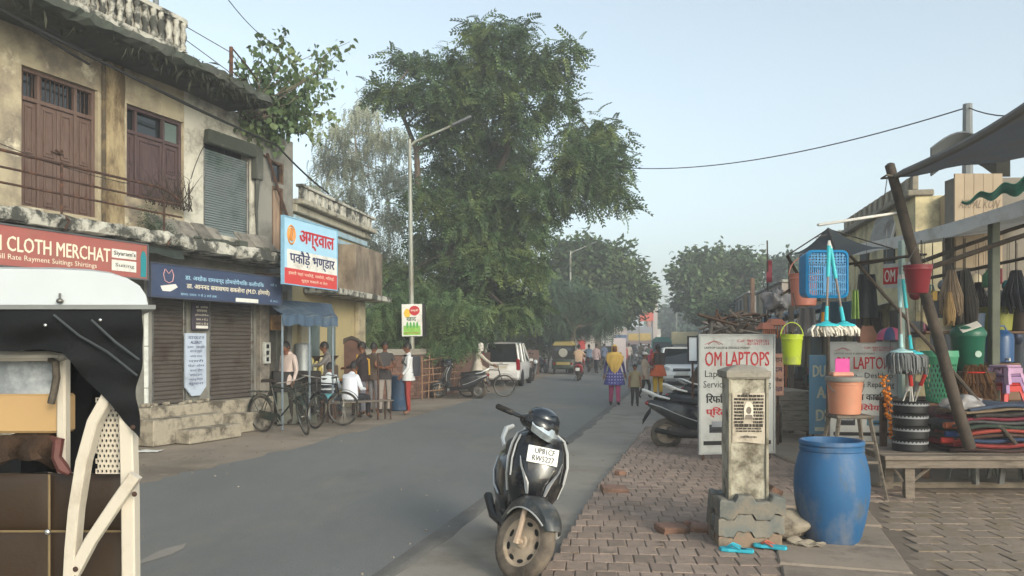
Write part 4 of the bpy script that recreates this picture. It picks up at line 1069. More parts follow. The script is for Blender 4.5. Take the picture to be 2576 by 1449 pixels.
# small weed by the plum window
wd = thing('wall_weed', 'small green weed sprouting on the balcony below the plum coloured window', 'plant', LBw(2.2, .45, 3.45))
crown('leaves', wd, NEEM2, [(tuple(LBw(2.2, .45, 3.72)), (.2, .15, .25)), (tuple(LBw(2.45, .4, 3.62)), (.15, .12, .15))], spray_neem(.16, 5, .05, .008), 1400, 9)
# ------------------------------------------------------------------ two-wheelers
def torus_mb(mb, c, Rr, r, axis='Y', n=28, m=8):
 pts = []
 for k in range(n):
  a = 2 * math.pi * k / n
  pts.append((c[0] + Rr * math.cos(a), c[1], c[2] + Rr * math.sin(a)) if axis == 'Y' else (c[0], c[1] + Rr * math.cos(a), c[2] + Rr * math.sin(a)))
 return mb.tube(pts, r, m, closed=True)
def lathe_y(mb, prof, c, n=24, cap=True):
 """profile (r, y) turned round a wheel axle along Y through c"""
 old = mb.M; mb.M = old @ Matrix.Translation(c) @ Matrix.Rotation(R(-90), 4, 'X')
 mb.lathe(prof, n, cap); mb.M = old; return mb
def wheel(parent, c, rr, tw, mt, mr, M=Matrix(), name='wheel', slots=0, spokes=0, n=28):
 mb = MB(); mb.M = M
 prof = [(rr - tw * .95, -tw * .42), (rr - tw * .5, -tw * .5), (rr - tw * .15, -tw * .36), (rr, -tw * .12), (rr, tw * .12), (rr - tw * .15, tw * .36), (rr - tw * .5, tw * .5), (rr - tw * .95, tw * .42)]
 lathe_y(mb, prof + [prof[0]], c, n, False)
 w = mb.build(name, mt, parent)
 mb = MB(); mb.M = M; q = rr - tw * .9
 if spokes:
  lathe_y(mb, [(q + .006, -.014), (q - .012, -.012), (q - .018, 0), (q - .012, .012), (q + .006, .014)], c, n, False)
  mb.build('rim', mr, w)
  mb = MB(); mb.M = M; lathe_y(mb, [(.012, -.045), (.03, -.04), (.02, -.03), (.02, .03), (.03, .04), (.012, .045)], c, 10); mb.build('hub', mr, w)
  mb = MB(); mb.M = M
  for k in range(spokes):
   a = 2 * math.pi * k / spokes; sd = .035 if k % 2 else -.035; b = a + (.35 if (k // 2) % 2 else -.35)
   mb.tube([(c[0] + .025 * math.cos(b), c[1] + sd, c[2] + .025 * math.sin(b)), (c[0] + (q - .012) * math.cos(a), c[1], c[2] + (q - .012) * math.sin(a))], .0022, 3, cap=False)
  stuff(mb.build('spokes', mr, w))
 else:
  f = tw * .40
  lathe_y(mb, [(q, -f), (q - .012, -f), (q - .028, -f * .55), (q * .62, -f * .5), (q * .5, -f * .78), (q * .28, -f * .82), (q * .22, -f * 1.15), (.012, -f * 1.2)], c, n, False)
  lathe_y(mb, [(q, f), (q - .012, f), (q - .028, f * .55), (q * .62, f * .5), (q * .5, f * .78), (q * .28, f * .82), (q * .22, f * 1.15), (.012, f * 1.2)], c, n, False)
  r_ = mb.build('rim', mr, w)
  for k in range(slots):
   a = 2 * math.pi * (k + .3) / slots; mb = MB(); rs = q * .74
   for sg in (-1, 1):
    mb.M = M @ Matrix.Translation(c) @ Matrix.Rotation(-a, 4, 'Y') @ Matrix.Translation((rs, sg * (f * .55 + .002), 0)); mb.ell((0, 0, 0), (.015, .004, .030), 10, 4)
   stuff(mb.build('slot', DARK, w))
 return w
DARKP = mat('grey_scooter_paint', '#2d2f33', rough=.28, var=.1, coat=.4, dirt='#6a655c', dscale=4, dlo=.5, dhi=.9)
DUSTRIM = mat('dusty_rim', '#a39380', rough=.7, var=.12, dirt='#7e6f5e', dscale=6)
SEATB = mat('black_seat', '#1c1c1d', rough=.55, var=.15, bump=.1)
def scooter(label, loc, rz, lean=8, steer=0, paint=BLACKP, plate=None, rail=SILVER, tyre=DUSTRUB, group=None, mirrors=True, rim=DUSTRIM, cat='scooter', fine=True):
 t = thing('scooter', label, cat, loc, 0, group)
 t.rotation_mode = 'XYZ'
 t.rotation_euler = (Matrix.Rotation(rz, 3, 'Z') @ Matrix.Rotation(R(-lean), 3, 'X')).to_euler()
 ax = Vector((-.42, 0, 1)).normalized(); o = Vector((.52, 0, .7))
 S = Matrix.Translation(o) @ Matrix.Rotation(R(steer), 4, ax) @ Matrix.Translation(-o)
 fa = (.64, 0, .262)
 wheel(t, fa, .262, .095, tyre, rim, S, 'front_wheel', 9 if fine else 0)
 wheel(t, (-.60, 0, .245), .245, .10, tyre, rim, Matrix(), 'rear_wheel', 0)
 mb = MB(); mb.M = S
 for sg in (-1, 1):
  mb.tube([(.64, .085 * sg, .24), (.625, .095 * sg, .36), (.58, .085 * sg, .52)], [.026, .021, .02], 8)
 mb.tube([(.64, -.09, .262), (.64, .09, .262)], .02, 8)
 mb.build('fork', mat('dusty_fork', '#a08d7b', rough=.6, var=.1), t)
 # fender: flared arc over the front wheel
 mb = MB(); mb.M = S; secs = []
 for k in range(15):
  a = R(36 + k * 9.3); rr_ = .292 + .03 * math.sin(R(k * 12)); tt = k / 14
  w = .045 + .085 * math.sin(math.pi * min(1, .10 + tt * .95)) ; d = .05 + .05 * math.sin(math.pi * tt)
  c, s_ = math.cos(a), math.sin(a)
  q = [(-w, -d), (-w * .95, -.03), (-w * .5, .0), (0, .016), (w * .5, .0), (w * .95, -.03), (w, -d), (w * .88, -d), (w * .83, -.035), (0, .004), (-w * .83, -.035), (-w * .88, -d)]
  secs.append([(fa[0] + (rr_ + z) * c, y, fa[2] + (rr_ + z) * s_) for (y, z) in q])
 mb.loft(secs); fd = mb.build('front_fender', mat('fender_grey_black', '#2c3032', rough=.35, var=.1, coat=.3, dirt='#6e675d', dscale=4) if paint is BLACKP else paint, t)
 mb = MB(); mb.M = S
 for i in (0, 6):
  mb.tube([Vector(q[i]) + Vector((0, .004 * (1 if i else -1), 0)) for q in secs[1:13]], .006, 5)
 mb.build('chrome_edge', SILVER, fd)
 MBx = MB(); MBx.M = S; MBx.ell((.60, -.098, .44), (.012, .01, .03), 8, 6); MBx.build('reflector', AMBER, fd)
 # leg shield
 st = [(.40, .40, .07), (.46, .455, .13), (.56, .475, .185), (.68, .47, .215), (.80, .445, .225), (.90, .405, .21), (.975, .365, .18), (1.01, .34, .12)]
 secs = []
 for (z, x, hw) in st:
  secs.append([(x - .15, hw, z), (x - .085, hw * .96, z), (x - .03, hw * .68, z), (x - .002, hw * .3, z), (x + .004, 0, z), (x - .002, -hw * .3, z), (x - .03, -hw * .68, z), (x - .085, -hw * .96, z), (x - .15, -hw, z), (x - .165, -hw * .9, z), (x - .115, -hw * .3, z), (x - .115, hw * .3, z), (x - .165, hw * .9, z)])
 mb = MB(); mb.loft(secs); ls = mb.build('leg_shield', paint, t)
 # raised centre wedge and V-shaped chrome lamps
 mb = MB(); mb.loft([[(.412, -.03, .42), (.44, 0, .42), (.412, .03, .42)], [(.478, -.05, .56), (.506, 0, .56), (.478, .05, .56)], [(.468, -.085, .74), (.494, 0, .74), (.468, .085, .74)], [(.405, -.12, .90), (.428, 0, .90), (.405, .12, .90)]]); mb.build('nose_panel', paint, ls)
 for sg in (-1, 1):
  mb = MB(); mb.loft([[(.482, sg * .055, .58), (.498, sg * .06, .585), (.482, sg * .075, .58)], [(.488, sg * .065, .66), (.504, sg * .085, .67), (.476, sg * .108, .68)], [(.462, sg * .13, .76), (.474, sg * .14, .765), (.456, sg * .15, .77)], [(.436, sg * .155, .83), (.44, sg * .158, .835), (.434, sg * .162, .835)]]); mb.build('indicator', mat('bright_chrome_lens', '#d6d8da', rough=.12, metal=.6, var=.02), ls)
  mb = MB(); mb.tube([(x - .13, sg * (hw + .004), z) for (z, x, hw) in st[2:]] + [(.2, sg * .08, 1.03)], .009, 6); mb.build('silver_edging', SILVER, ls)
  mb = MB(); mb.tube([(x - .06, sg * (hw * .9 + .006), z) for (z, x, hw) in st[3:7]], .006, 5); mb.build('silver_strip', SILVER, ls)
  mb = MB(); mb.ell((.39, sg * .12, .47), (.03, .018, .012), 8, 5); mb.build('vent', GREYPL, ls)
 if plate:
  Mp = Matrix.Translation((.446, 0, .865)) @ Matrix.Rotation(R(90), 4, 'Z') @ Matrix.Rotation(R(-20), 4, 'X')
  mb = MB(); mb.M = Mp; mb.box(-.115, .115, -.008, 0, -.062, .062, .003); pl = mb.build('number_plate', WHITEP, t)
  lettering(pl, plate[0], .15, .042, (.012, -.011, .029), mat('plate_grey_ink', '#4a4b50'), .02, Mp); lettering(pl, plate[1], .165, .042, (.005, -.011, -.027), mat('plate_grey_ink', '#4a4b50'), .02, Mp)
 # handlebar cowl and headlamp (turn with the wheel)
 S2 = S
 mb = MB(); mb.M = S2
 cs = [(.20, .045, .03, 1.045), (.24, .17, .055, 1.055), (.31, .165, .08, 1.07), (.38, .13, .085, 1.065), (.425, .08, .06, 1.05), (.44, .04, .03, 1.04)]
 ring = lambda x, hw, hh, z: [(x, hw * math.cos(a), z + hh * math.sin(a) * (1 if math.sin(a) > 0 else 1.15)) for a in np.linspace(0, 2 * math.pi, 16, endpoint=False)]
 mb.loft([ring(*q) for q in cs]); cw = mb.build('handlebar_cowl', paint, t)
 mb = MB(); mb.M = S2; mb.loft([[(.335, -.14, 1.085), (.41, -.085, 1.075), (.447, 0, 1.065), (.41, .085, 1.075), (.335, .14, 1.085)], [(.36, -.145, 1.04), (.435, -.085, 1.02), (.468, 0, 1.01), (.435, .085, 1.02), (.36, .145, 1.04)], [(.345, -.115, .995), (.415, -.06, .975), (.438, 0, .97), (.415, .06, .975), (.345, .115, .995)]], cap=False, closed=False); mb.build('headlamp', mat('headlamp_glass', '#a9b2b8', rough=.08, metal=.5, var=.25, scale=25), cw)
 mb = MB(); mb.M = S2; mb.ell((.31, 0, 1.115), (.12, .135, .085), 14, 8); mb.build('visor', mat('dark_blue_visor', '#1c222a', rough=.12, coat=.6, var=.05), cw)
 mb = MB(); mb.M = S2; mb.tube([(.22, -.36, 1.05), (.25, -.16, 1.06), (.25, .16, 1.06), (.22, .36, 1.05)], .015, 8); mb.build('handlebar', BLACKPL, t)
 for sg in (-1, 1):
  mb = MB(); mb.M = S2; mb.tube([(.215, sg * .385, 1.048), (.23, sg * .25, 1.055)], .021, 8); mb.ell((.214, sg * .39, 1.048), (.02, .012, .02), 8, 5); mb.build('grip', RUBBER, t)
  mb = MB(); mb.M = S2; mb.tube([(.26, sg * .19, 1.05), (.30, sg * .28, 1.045), (.285, sg * .37, 1.04)], .008, 6); mb.build('brake_lever', BLACKPL, t)
  if mirrors:
   mb = MB(); mb.M = S2; mb.tube([(.24, sg * .2, 1.07), (.22, sg * .25, 1.22)], .006, 5); mb.ell((.215, sg * .27, 1.26), (.018, .06, .04), 10, 6); mb.build('mirror', BLACKPL, t)
 # floorboard, body, seat, tail
 mb = MB(); mb.box(-.12, .40, -.17, .17, .27, .32, .02); mb.box(.30, .40, -.12, .12, .32, .45, .03); mb.build('floorboard', BLACKPL, t)
 sec = lambda x, hw, z0, z1: [(x, -hw * .75, z0), (x, -hw, z0 + (z1 - z0) * .3), (x, -hw * .92, z1 - .05), (x, -hw * .6, z1), (x, hw * .6, z1), (x, hw * .92, z1 - .05), (x, hw, z0 + (z1 - z0) * .3), (x, hw * .75, z0)]
 mb = MB(); mb.loft([sec(-.06, .12, .30, .58), sec(-.12, .165, .30, .66), sec(-.28, .20, .33, .72), sec(-.48, .205, .42, .745), (sec(-.68, .17, .54, .765)), sec(-.84, .10, .64, .77), sec(-.90, .05, .69, .76)]); bd = mb.build('body_panel', paint, t)
 for sg in (-1, 1):
  mb = MB(); mb.tube([(-.14, sg * .178, .44), (-.30, sg * .208, .49), (-.50, sg * .205, .57), (-.70, sg * .165, .66), (-.86, sg * .09, .71)], .009, 5); mb.build('silver_line', SILVER, bd)
 mb = MB(); sq = lambda x, hw, z0, z1: [(x, -hw, z0), (x, -hw * .95, z1 - .03), (x, -hw * .7, z1), (x, hw * .7, z1), (x, hw * .95, z1 - .03), (x, hw, z0)]
 mb.loft([sq(-.04, .08, .68, .72), sq(-.12, .13, .70, .785), sq(-.30, .15, .73, .80), sq(-.42, .15, .745, .81), sq(-.50, .14, .755, .845), sq(-.70, .12, .77, .845), sq(-.80, .07, .775, .81)]); mb.build('seat', SEATB, t)
 for sg in (-1, 1):
  mb = MB(); mb.tube([(-.55, sg * .155, .78), (-.72, sg * .16, .82), (-.90, sg * .12, .90), (-.97, sg * .055, .93)], [.016, .02, .024, .018], 7); mb.build('grab_rail', rail, t)
 mb = MB(); mb.box(-.93, -.86, -.07, .07, .69, .75, .02); mb.build('tail_lamp', REDGL, t)
 mb = MB(); mb.loft([sec(-.84, .06, .58, .66), sec(-.92, .06, .46, .56), sec(-.97, .065, .38, .46)]); mb.build('rear_mudguard', BLACKPL, t)
 mb = MB(); mb.box(-.60, -.05, -.13, -.07, .18, .36, .03); mb.box(-.30, .0, -.1, .1, .2, .3, .03); mb.build('engine', mat('engine_grey', '#4f4c49', rough=.6, metal=.4, var=.2, dirt='#6e655a', dscale=5), t)
 mb = MB(); mb.tube([(-.1, -.12, .22), (-.40, -.15, .22), (-.78, -.17, .30)], [.02, .035, .04], 8); mb.build('exhaust', mat('exhaust_black', '#2a2a2a', rough=.5, metal=.3), t)
 mb = MB(); mb.tube([(.05, .12, .25), (-.02, .24, .02 + .035 * lean / 8)], .01, 6); mb.build('side_stand', RUST, t)
 mb = MB(); mb.tube([(-.05, .18, .30), (-.12, .23, .28)], .012, 6); mb.build('footpeg', STEEL, t)
 if fine: mb = MB(); mb.M = Matrix.Translation((.28, .24, .30)) @ Matrix.Rotation(R(90), 4, 'Y'); mb.lathe([(.01, -.03), (.045, -.03), (.05, 0), (.045, .03), (.01, .03)], 12); mb.build('horn', mat('horn_chrome', '#9a9a98', metal=.6, rough=.3), t)
 return t
sc_near = scooter('black scooter with white number plate and dusty front wheel parked nearest at the road edge', Vector((-.01, 6.2, -.01)), R(-83), 12, 38, BLACKP, ('UP81CF', 'RW5227'), SILVER, DUSTRUB, None, False)
def motorcycle(label, loc, rz, paint, lean=8, group='motorcycles parked under the trees'):
 t = thing('motorcycle', label, 'motorcycle', loc, 0, group)
 t.rotation_euler = (Matrix.Rotation(rz, 3, 'Z') @ Matrix.Rotation(R(-lean), 3, 'X')).to_euler()
 wheel(t, (.64, 0, .30), .30, .08, RUBBER, STEEL, Matrix(), 'front_wheel', 0, 16, 20); wheel(t, (-.63, 0, .30), .30, .09, RUBBER, STEEL, Matrix(), 'rear_wheel', 0, 16, 20)
 mb = MB()
 for sg in (-1, 1): mb.tube([(.64, .07 * sg, .3), (.42, .07 * sg, .86)], .02, 7)
 mb.build('fork', STEEL, t)
 mb = MB(); mb.ell((.18, 0, .78), (.27, .14, .13), 14, 8, lambda p: [p[0], p[1] * (1 + .5 * p[0]), p[2] + .1 * p[0]]); mb.build('fuel_tank', paint, t)
 sq = lambda x, hw, z0, z1: [(x, -hw, z0), (x, -hw * .9, z1), (x, hw * .9, z1), (x, hw, z0)]
 mb = MB(); mb.loft([sq(.0, .08, .72, .78), sq(-.2, .13, .72, .79), sq(-.45, .13, .74, .83), sq(-.75, .10, .78, .86)]); mb.build('seat', SEATB, t)
 mb = MB(); mb.box(-.15, .22, -.13, .13, .28, .58, .05); mb.tube([(.22, -.1, .45), (.3, -.15, .25), (-.2, -.18, .22), (-.8, -.19, .34)], [.02, .02, .035, .045], 7); mb.build('engine', mat('engine_grey', '#4f4c49'), t)
 mb = MB(); mb.loft([sq(-.1, .09, .5, .7), sq(-.35, .14, .5, .74), sq(-.8, .07, .68, .80)]); mb.build('side_panel', paint, t)
 mb = MB(); mb.tube([(.30, -.36, 1.02), (.36, -.2, 1.03), (.40, 0, .95), (.36, .2, 1.03), (.30, .36, 1.02)], .013, 6); mb.build('handlebar', STEEL, t)
 mb = MB(); mb.ell((.52, 0, .86), (.09, .1, .1), 10, 7); mb.build('headlamp', LIGHTGL, t)
 mb = MB(); mb.box(-.9, -.8, -.05, .05, .68, .76, .02); mb.build('tail_lamp', REDGL, t)
 for sg in (-1, 1): mb = MB(); mb.tube([(.33, sg * .25, 1.03), (.30, sg * .30, 1.16)], .006, 5); mb.ell((.3, sg * .31, 1.2), (.015, .05, .035), 8, 5); mb.build('mirror', BLACKPL, t)
 mb = MB(); mb.loft([[(.64 + .35 * math.cos(a), -.05, .3 + .35 * math.sin(a)), (.64 + .36 * math.cos(a), 0, .3 + .36 * math.sin(a)), (.64 + .35 * math.cos(a), .05, .3 + .35 * math.sin(a))] for a in np.linspace(.3, 2.6, 9)], cap=False, closed=False); mb.build('mudguard', paint, t)
 mb = MB(); mb.loft([[(-.63 + .36 * math.cos(a), -.06, .3 + .36 * math.sin(a)), (-.63 + .37 * math.cos(a), 0, .3 + .37 * math.sin(a)), (-.63 + .36 * math.cos(a), .06, .3 + .36 * math.sin(a))] for a in np.linspace(.6, 3.2, 9)], cap=False, closed=False); mb.build('mudguard', paint, t)
 return t
MCP = mat('motorcycle_dark_paint', '#23252b', rough=.3, coat=.4, var=.1)
heading = math.atan2(1, .2)
motorcycle('dark motorcycle parked just ahead of the white hatchback', G(1340, 957), heading + 3.3, MCP, 9)
motorcycle('black motorcycle half hidden between the hatchback and its neighbour', G(1322, 944), heading + 3.0, mat('motorcycle_black', '#1a1a1c', rough=.35), 9)
motorcycle('blue grey motorcycle parked nearest the green three wheeler', G(1366, 938), heading + .4, mat('motorcycle_blue', '#2c3b52', rough=.35), 9)
BIKEF = mat('bicycle_black_frame', '#16181a', rough=.45, var=.15, dirt='#5b4d40', dscale=8, dlo=.58, dhi=.9)
def bicycle(label, loc, rz, lean=0, steer=0, frame=BIKEF, group=None, basket=False, carrier=True):
 t = thing('bicycle', label, 'bicycle', loc, 0, group)
 t.rotation_euler = (Matrix.Rotation(rz, 3, 'Z') @ Matrix.Rotation(R(-lean), 3, 'X')).to_euler()
 ax = Vector((-.35, 0, 1)).normalized(); o = Vector((.44, 0, .7))
 S = Matrix.Translation(o) @ Matrix.Rotation(R(steer), 4, ax) @ Matrix.Translation(-o)
 wheel(t, (.56, 0, .345), .345, .038, RUBBER, STEEL, S, 'front_wheel', 0, 32, 36); wheel(t, (-.56, 0, .345), .345, .038, RUBBER, STEEL, Matrix(), 'rear_wheel', 0, 32, 36)
 hd, bb, sp, hd2 = (.39, 0, .83), (-.06, 0, .30), (-.24, 0, .86), (.43, 0, .68)
 mb = MB()
 mb.tube([hd, sp], .015, 7); mb.tube([hd2, bb], .017, 7); mb.tube([sp, bb], .016, 7); mb.tube([hd, hd2], .02, 7)
 for sg in (-1, 1): mb.tube([bb, (-.56, .05 * sg, .345)], .009, 6); mb.tube([sp, (-.56, .05 * sg, .345)], .008, 6)
 mb.build('frame', frame, t)
 mb = MB(); mb.M = S
 for sg in (-1, 1): mb.tube([hd2, (.46, .05 * sg, .62), (.56, .05 * sg, .345)], .01, 6)
 mb.tube([hd, (.36, 0, .98)], .013, 6); mb.build('fork', frame, t)
 mb = MB(); mb.M = S; mb.tube([(.16, -.27, .98), (.30, -.25, 1.0), (.37, -.1, .99), (.37, .1, .99), (.30, .25, 1.0), (.16, .27, .98)], .011, 7); hb = mb.build('handlebar', STEEL, t)
 for sg in (-1, 1): mb = MB(); mb.M = S; mb.tube([(.13, sg * .272, .978), (.24, sg * .26, .99)], .017, 7); mb.build('grip', RUBBER, hb)
 mb = MB(); mb.tube([sp, (-.27, 0, .94)], .013, 6); mb.loft([[(-.42, -.10, .95), (-.42, .10, .95), (-.42, .07, 1.0), (-.42, -.07, 1.0)], [(-.30, -.09, .95), (-.30, .09, .95), (-.30, .06, .99), (-.30, -.06, .99)], [(-.12, -.025, .955), (-.12, .025, .955), (-.12, .02, .985), (-.12, -.02, .985)]]); mb.build('saddle', mat('brown_black_saddle', '#2b221d', rough=.6), t)
 mb = MB(); mb.lathe([], 3) if False else None
 lathe_y(mb, [(.01, -.03), (.09, -.03), (.09, -.036), (.01, -.036)], (bb[0], 0, bb[2]), 18); mb.tube([(bb[0], -.05, bb[2]), (bb[0] + .12, -.06, bb[2] - .12)], .009, 5); mb.tube([(bb[0], .05, bb[2]), (bb[0] - .12, .06, bb[2] + .12)], .009, 5); mb.build('crank', STEEL, t)
 for (px, pz, sg) in ((.12, -.12, -1), (-.12, .12, 1)): mb = MB(); mb.box(bb[0] + px - .04, bb[0] + px + .04, sg * .06, sg * .14, bb[2] + pz - .012, bb[2] + pz + .012, .004); mb.build('pedal', RUBBER, t)
 mb = MB(); mb.loft([[(-.56, -.05, .42), (-.56, -.035, .42), (-.56, -.035, .27), (-.56, -.05, .27)], [(-.06, -.05, .38), (-.06, -.035, .38), (-.06, -.035, .22), (-.06, -.05, .22)], [(.02, -.05, .34), (.02, -.035, .34), (.02, -.035, .26), (.02, -.05, .26)]], sm=False); mb.build('chain_guard', frame, t)
 for (cx, a0, a1, M_) in ((.56, .5, 2.6, S), (-.56, .6, 3.3, Matrix())):
  mb = MB(); mb.M = M_; mb.loft([[(cx + .375 * math.cos(a), -.03, .345 + .375 * math.sin(a)), (cx + .385 * math.cos(a), 0, .345 + .385 * math.sin(a)), (cx + .375 * math.cos(a), .03, .345 + .375 * math.sin(a))] for a in np.linspace(a0, a1, 12)], cap=False, closed=False); mb.build('mudguard', frame, t)
 if carrier:
  mb = MB(); mb.tube([(-.28, -.07, .77), (-.82, -.07, .76), (-.82, .07, .76), (-.28, .07, .77)], .007, 5)
  for k in range(3): mb.tube([(-.4 - k * .14, -.07, .765), (-.4 - k * .14, .07, .765)], .006, 5)
  for sg in (-1, 1): mb.tube([(-.78, .07 * sg, .76), (-.56, .055 * sg, .35)], .006, 5)
  stuff(mb.build('carrier', frame, t))
 mb = MB(); mb.tube([(-.5, .06, .34), (-.42, .17, .02)], .008, 5); mb.build('kickstand', STEEL, t)
 if basket:
  mb = MB(); mb.M = S
  for z, w in ((.72, .15), (.80, .165), (.88, .18), (.95, .19)): mb.tube([(.48 + .0, -w, z), (.48, w, z), (.74, w, z), (.74, -w, z)], .005, 4, closed=True)
  for y in np.linspace(-.15, .15, 7): mb.tube([(.74, y * 1.25, .95), (.73, y, .72), (.49, y, .72), (.48, y * 1.25, .95)], .004, 4)
  stuff(mb.build('basket', frame, t))
 return t
grp = 'bicycles parked by the snack stall'
bicycle('dark green bicycle with front basket, standing nearest the shop steps', (G(660, 1092) + G(735, 1100)) / 2 + Vector((.02, .28, 0)), R(-34), -4, -28, mat('bicycle_dark_green', '#1e2a26', rough=.5, dirt='#5b4d40', dscale=8), grp, True)
bicycle('black bicycle between the basket bicycle and the one nearest the bench', G(800, 1078) + Vector((-.33, .42, 0)), R(-58), 5, 12, BIKEF, grp)
bicycle('black roadster bicycle parked nearest the seated man in white', G(858, 1072) + Vector((-.52, .30, 0)), R(-20), 5, 8, BIKEF, grp)
scooter('grey scooter leaning by the brick wall on the left side of the road', (G(1100, 1004) + G(1190, 1000)) / 2 + Vector((.12, 0, 0)), R(172), 7, 18, DARKP, None, SILVER, RUBBER, None, True, STEEL)
# ------------------------------------------------------------------ cars
def car(label, loc, rz, paint, L=3.6, W=1.50, H=1.68, tall=True, name='parked_car'):
 """forward +X; origin under the middle"""
 t = thing(name, label, 'car', loc, rz)
 hL, hW = L / 2, W / 2; belt = H * .56
 def sec(x, hw, z0, z1, r=.10):
  return [(x, -hw + .06, z0), (x, -hw, z0 + r), (x, -hw, z1 - r * 1.3), (x, -hw + .06, z1 - .02), (x, -hw + .2, z1), (x, hw - .2, z1), (x, hw - .06, z1 - .02), (x, hw, z1 - r * 1.3), (x, hw, z0 + r), (x, hw - .06, z0)]
 hood = belt * (.98 if tall else .95)
 st = [(-hL, hW - .10, .34, belt - .10), (-hL + .05, hW - .03, .26, belt - .02), (-hL + .4, hW, .22, belt), (0, hW, .20, belt), (hL * .42, hW, .20, belt), (hL * .72, hW - .02, .20, hood), (hL - .18, hW - .06, .22, hood - .12), (hL - .04, hW - .14, .26, hood - .26), (hL, hW - .24, .32, hood - .36)]
 mb = MB(); mb.loft([sec(*q) for q in st]); mb.build('body', paint, t)
 # greenhouse
 def gs(x, hw, z0, z1): return [(x, -hw, z0), (x, -hw + .10, (z0 + z1) / 2 + .05), (x, -hw + .15, z1 - .05), (x, -hw + .24, z1), (x, hw - .24, z1), (x, hw - .15, z1 - .05), (x, hw - .10, (z0 + z1) / 2 + .05), (x, hw, z0)]
 rb = -hL + (.10 if tall else .55); rt = -hL + (.20 if tall else .95); fb = hL * .58; ft = hL * .14
 def gst(x, f): return [(x + (f if z else 0), y, zz) for (x_, y, zz), z in zip(gs(x, hW - .03, belt - .03, H - .05), (0, .5, .85, 1, 1, .85, .5, 0))]
 mb = MB(); mb.loft([gst(rb, rt - rb), gst(-.3, 0), gst(fb, ft - fb)]); gh = mb.build('glasshouse', DARKGL, t)
 mb = MB(); rz_ = H - .045
 mb.loft([[(x, -hw, rz_ - .02), (x, -hw + .06, rz_ + .03), (x, 0, rz_ + .05), (x, hw - .06, rz_ + .03), (x, hw, rz_ - .02), (x, 0, rz_ - .03)] for (x, hw) in ((rt - .04, hW - .18), (rt + .2, hW - .15), (0, hW - .145), (ft - .05, hW - .17), (ft + .06, hW - .22))]); mb.build('roof', paint, t)
 for sg in (-1, 1):
  for pts in ([(rb - .01, sg * (hW - .05), belt - .04), (rt - .03, sg * (hW - .18), rz_ - .02)], [(fb + .02, sg * (hW - .05), belt - .04), (ft + .03, sg * (hW - .19), rz_ - .02)], [(-.1, sg * (hW - .025), belt - .04), (-.12, sg * (hW - .165), rz_ - .02)], [(-hL * .5, sg * (hW - .025), belt - .04), (-hL * .5 + .06, sg * (hW - .165), rz_ - .02)]):
   mb = MB(); mb.tube(pts, .045 if abs(pts[0][0]) > .5 else .03, 6); mb.build('pillar', paint, gh)
  mb = MB(); mb.cbox((fb - .22, sg * (hW + .08), belt + .02), (.04, .08, .055), .03); mb.build('wing_mirror', paint, t)
  mb = MB(); mb.box(-hL - .012, -hL + .22, sg * (hW - .02), sg * (hW - .17), .62, belt + .10 if tall else belt - .12, .03); mb.build('tail_lamp', REDGL, t)
  mb = MB(); mb.loft([[(hL - .02, sg * (hW - .36), .60), (hL - .02, sg * (hW - .36), .70)], [(hL - .10, sg * (hW - .18), .60), (hL - .12, sg * (hW - .18), .76)], [(hL - .42, sg * (hW + .002), .66), (hL - .46, sg * (hW + .002), .82)]], cap=False, closed=False); mb.build('headlamp', LIGHTGL, t)
  mb = MB(); mb.box(hL - .07, hL + .0, sg * (hW - .30), sg * (hW - .16), .36, .46, .02); mb.build('fog_lamp', BLACKPL, t)
  for x in (-hL * .66, hL * .64):
   w = wheel(t, (x, sg * (hW - .09), .29), .29, .17, RUBBER, STEEL, Matrix(), 'wheel', 0, 0, 22)
   mb = MB(); mb.M = Matrix(); lathe_y(mb, [(.355, -.01), (.36, .0), (.355, .01)], (x, sg * (hW + .002), .30), 22); mb.build('wheel_arch', DARK, t)
  for x in (-.05, hL * .3): mb = MB(); mb.box(x - .5, x - .38, sg * (hW + .004), sg * (hW + .02), belt - .16, belt - .13, .005); mb.build('door_handle', paint, t)
 mb = MB(); mb.box(-hL - .06, -hL + .3, -hW + .05, hW - .05, .28, .58, .06); mb.build('rear_bumper', paint, t)
 mb = MB(); mb.box(hL - .32, hL + .04, -hW + .12, hW - .12, .24, .50, .07); mb.build('front_bumper', paint, t)
 mb = MB(); mb.box(hL + .03, hL + .045, -.32, .32, .30, .40, .01); mb.build('air_intake', DARK, t)
 mb = MB(); mb.box(hL - .02, hL + .02, -.34, .34, .58, .68, .02); g_ = mb.build('grille', DARK, t)
 MB().tube([(hL + .02, -.3, .64), (hL + .03, 0, .645), (hL + .02, .3, .64)], .012, 6).build('grille_bar', CHROME, g_)
 mb = MB(); mb.box(hL + .046, hL + .06, -.24, .24, .42, .53, .004); mb.build('number_plate', WHITEP, t)
 mb = MB(); mb.box(-hL - .02, -hL - .006, -.24, .24, .70, .80, .004) if tall else mb.box(-hL - .02, -hL - .006, -.24, .24, .62, .72, .004); mb.build('number_plate', mat('cream_plate', '#c9c4b4'), t)
 if tall:
  mb = MB(); mb.box(-hL - .03, -hL - .004, -.30, .30, .835, .86, .006); mb.build('tailgate_strip', CHROME, t)
  mb = MB(); mb.box(-hL + .015, -hL + .05, -.07, .07, .88, .92, .01); mb.build('badge', CHROME, t)
  mb = MB(); mb.tube([(-hL + .06, 0, belt + .0), (-hL + .10, .3, belt + .05)], .008, 5); mb.build('wiper', BLACKPL, t)
 return t
hd2 = math.atan2(1, .16)
car('white tall hatchback parked under the trees, seen from behind', G(1272, 973) + Vector((.1, 1.9, 0)), hd2, CARWHITE, 3.55, 1.50, 1.72)
car('white car facing the camera behind the parked scooters', Vector((X(1732, 31.5), 33.2, 0)), R(-90) - .16, CARWHITE, 3.8, 1.66, 1.52, False)
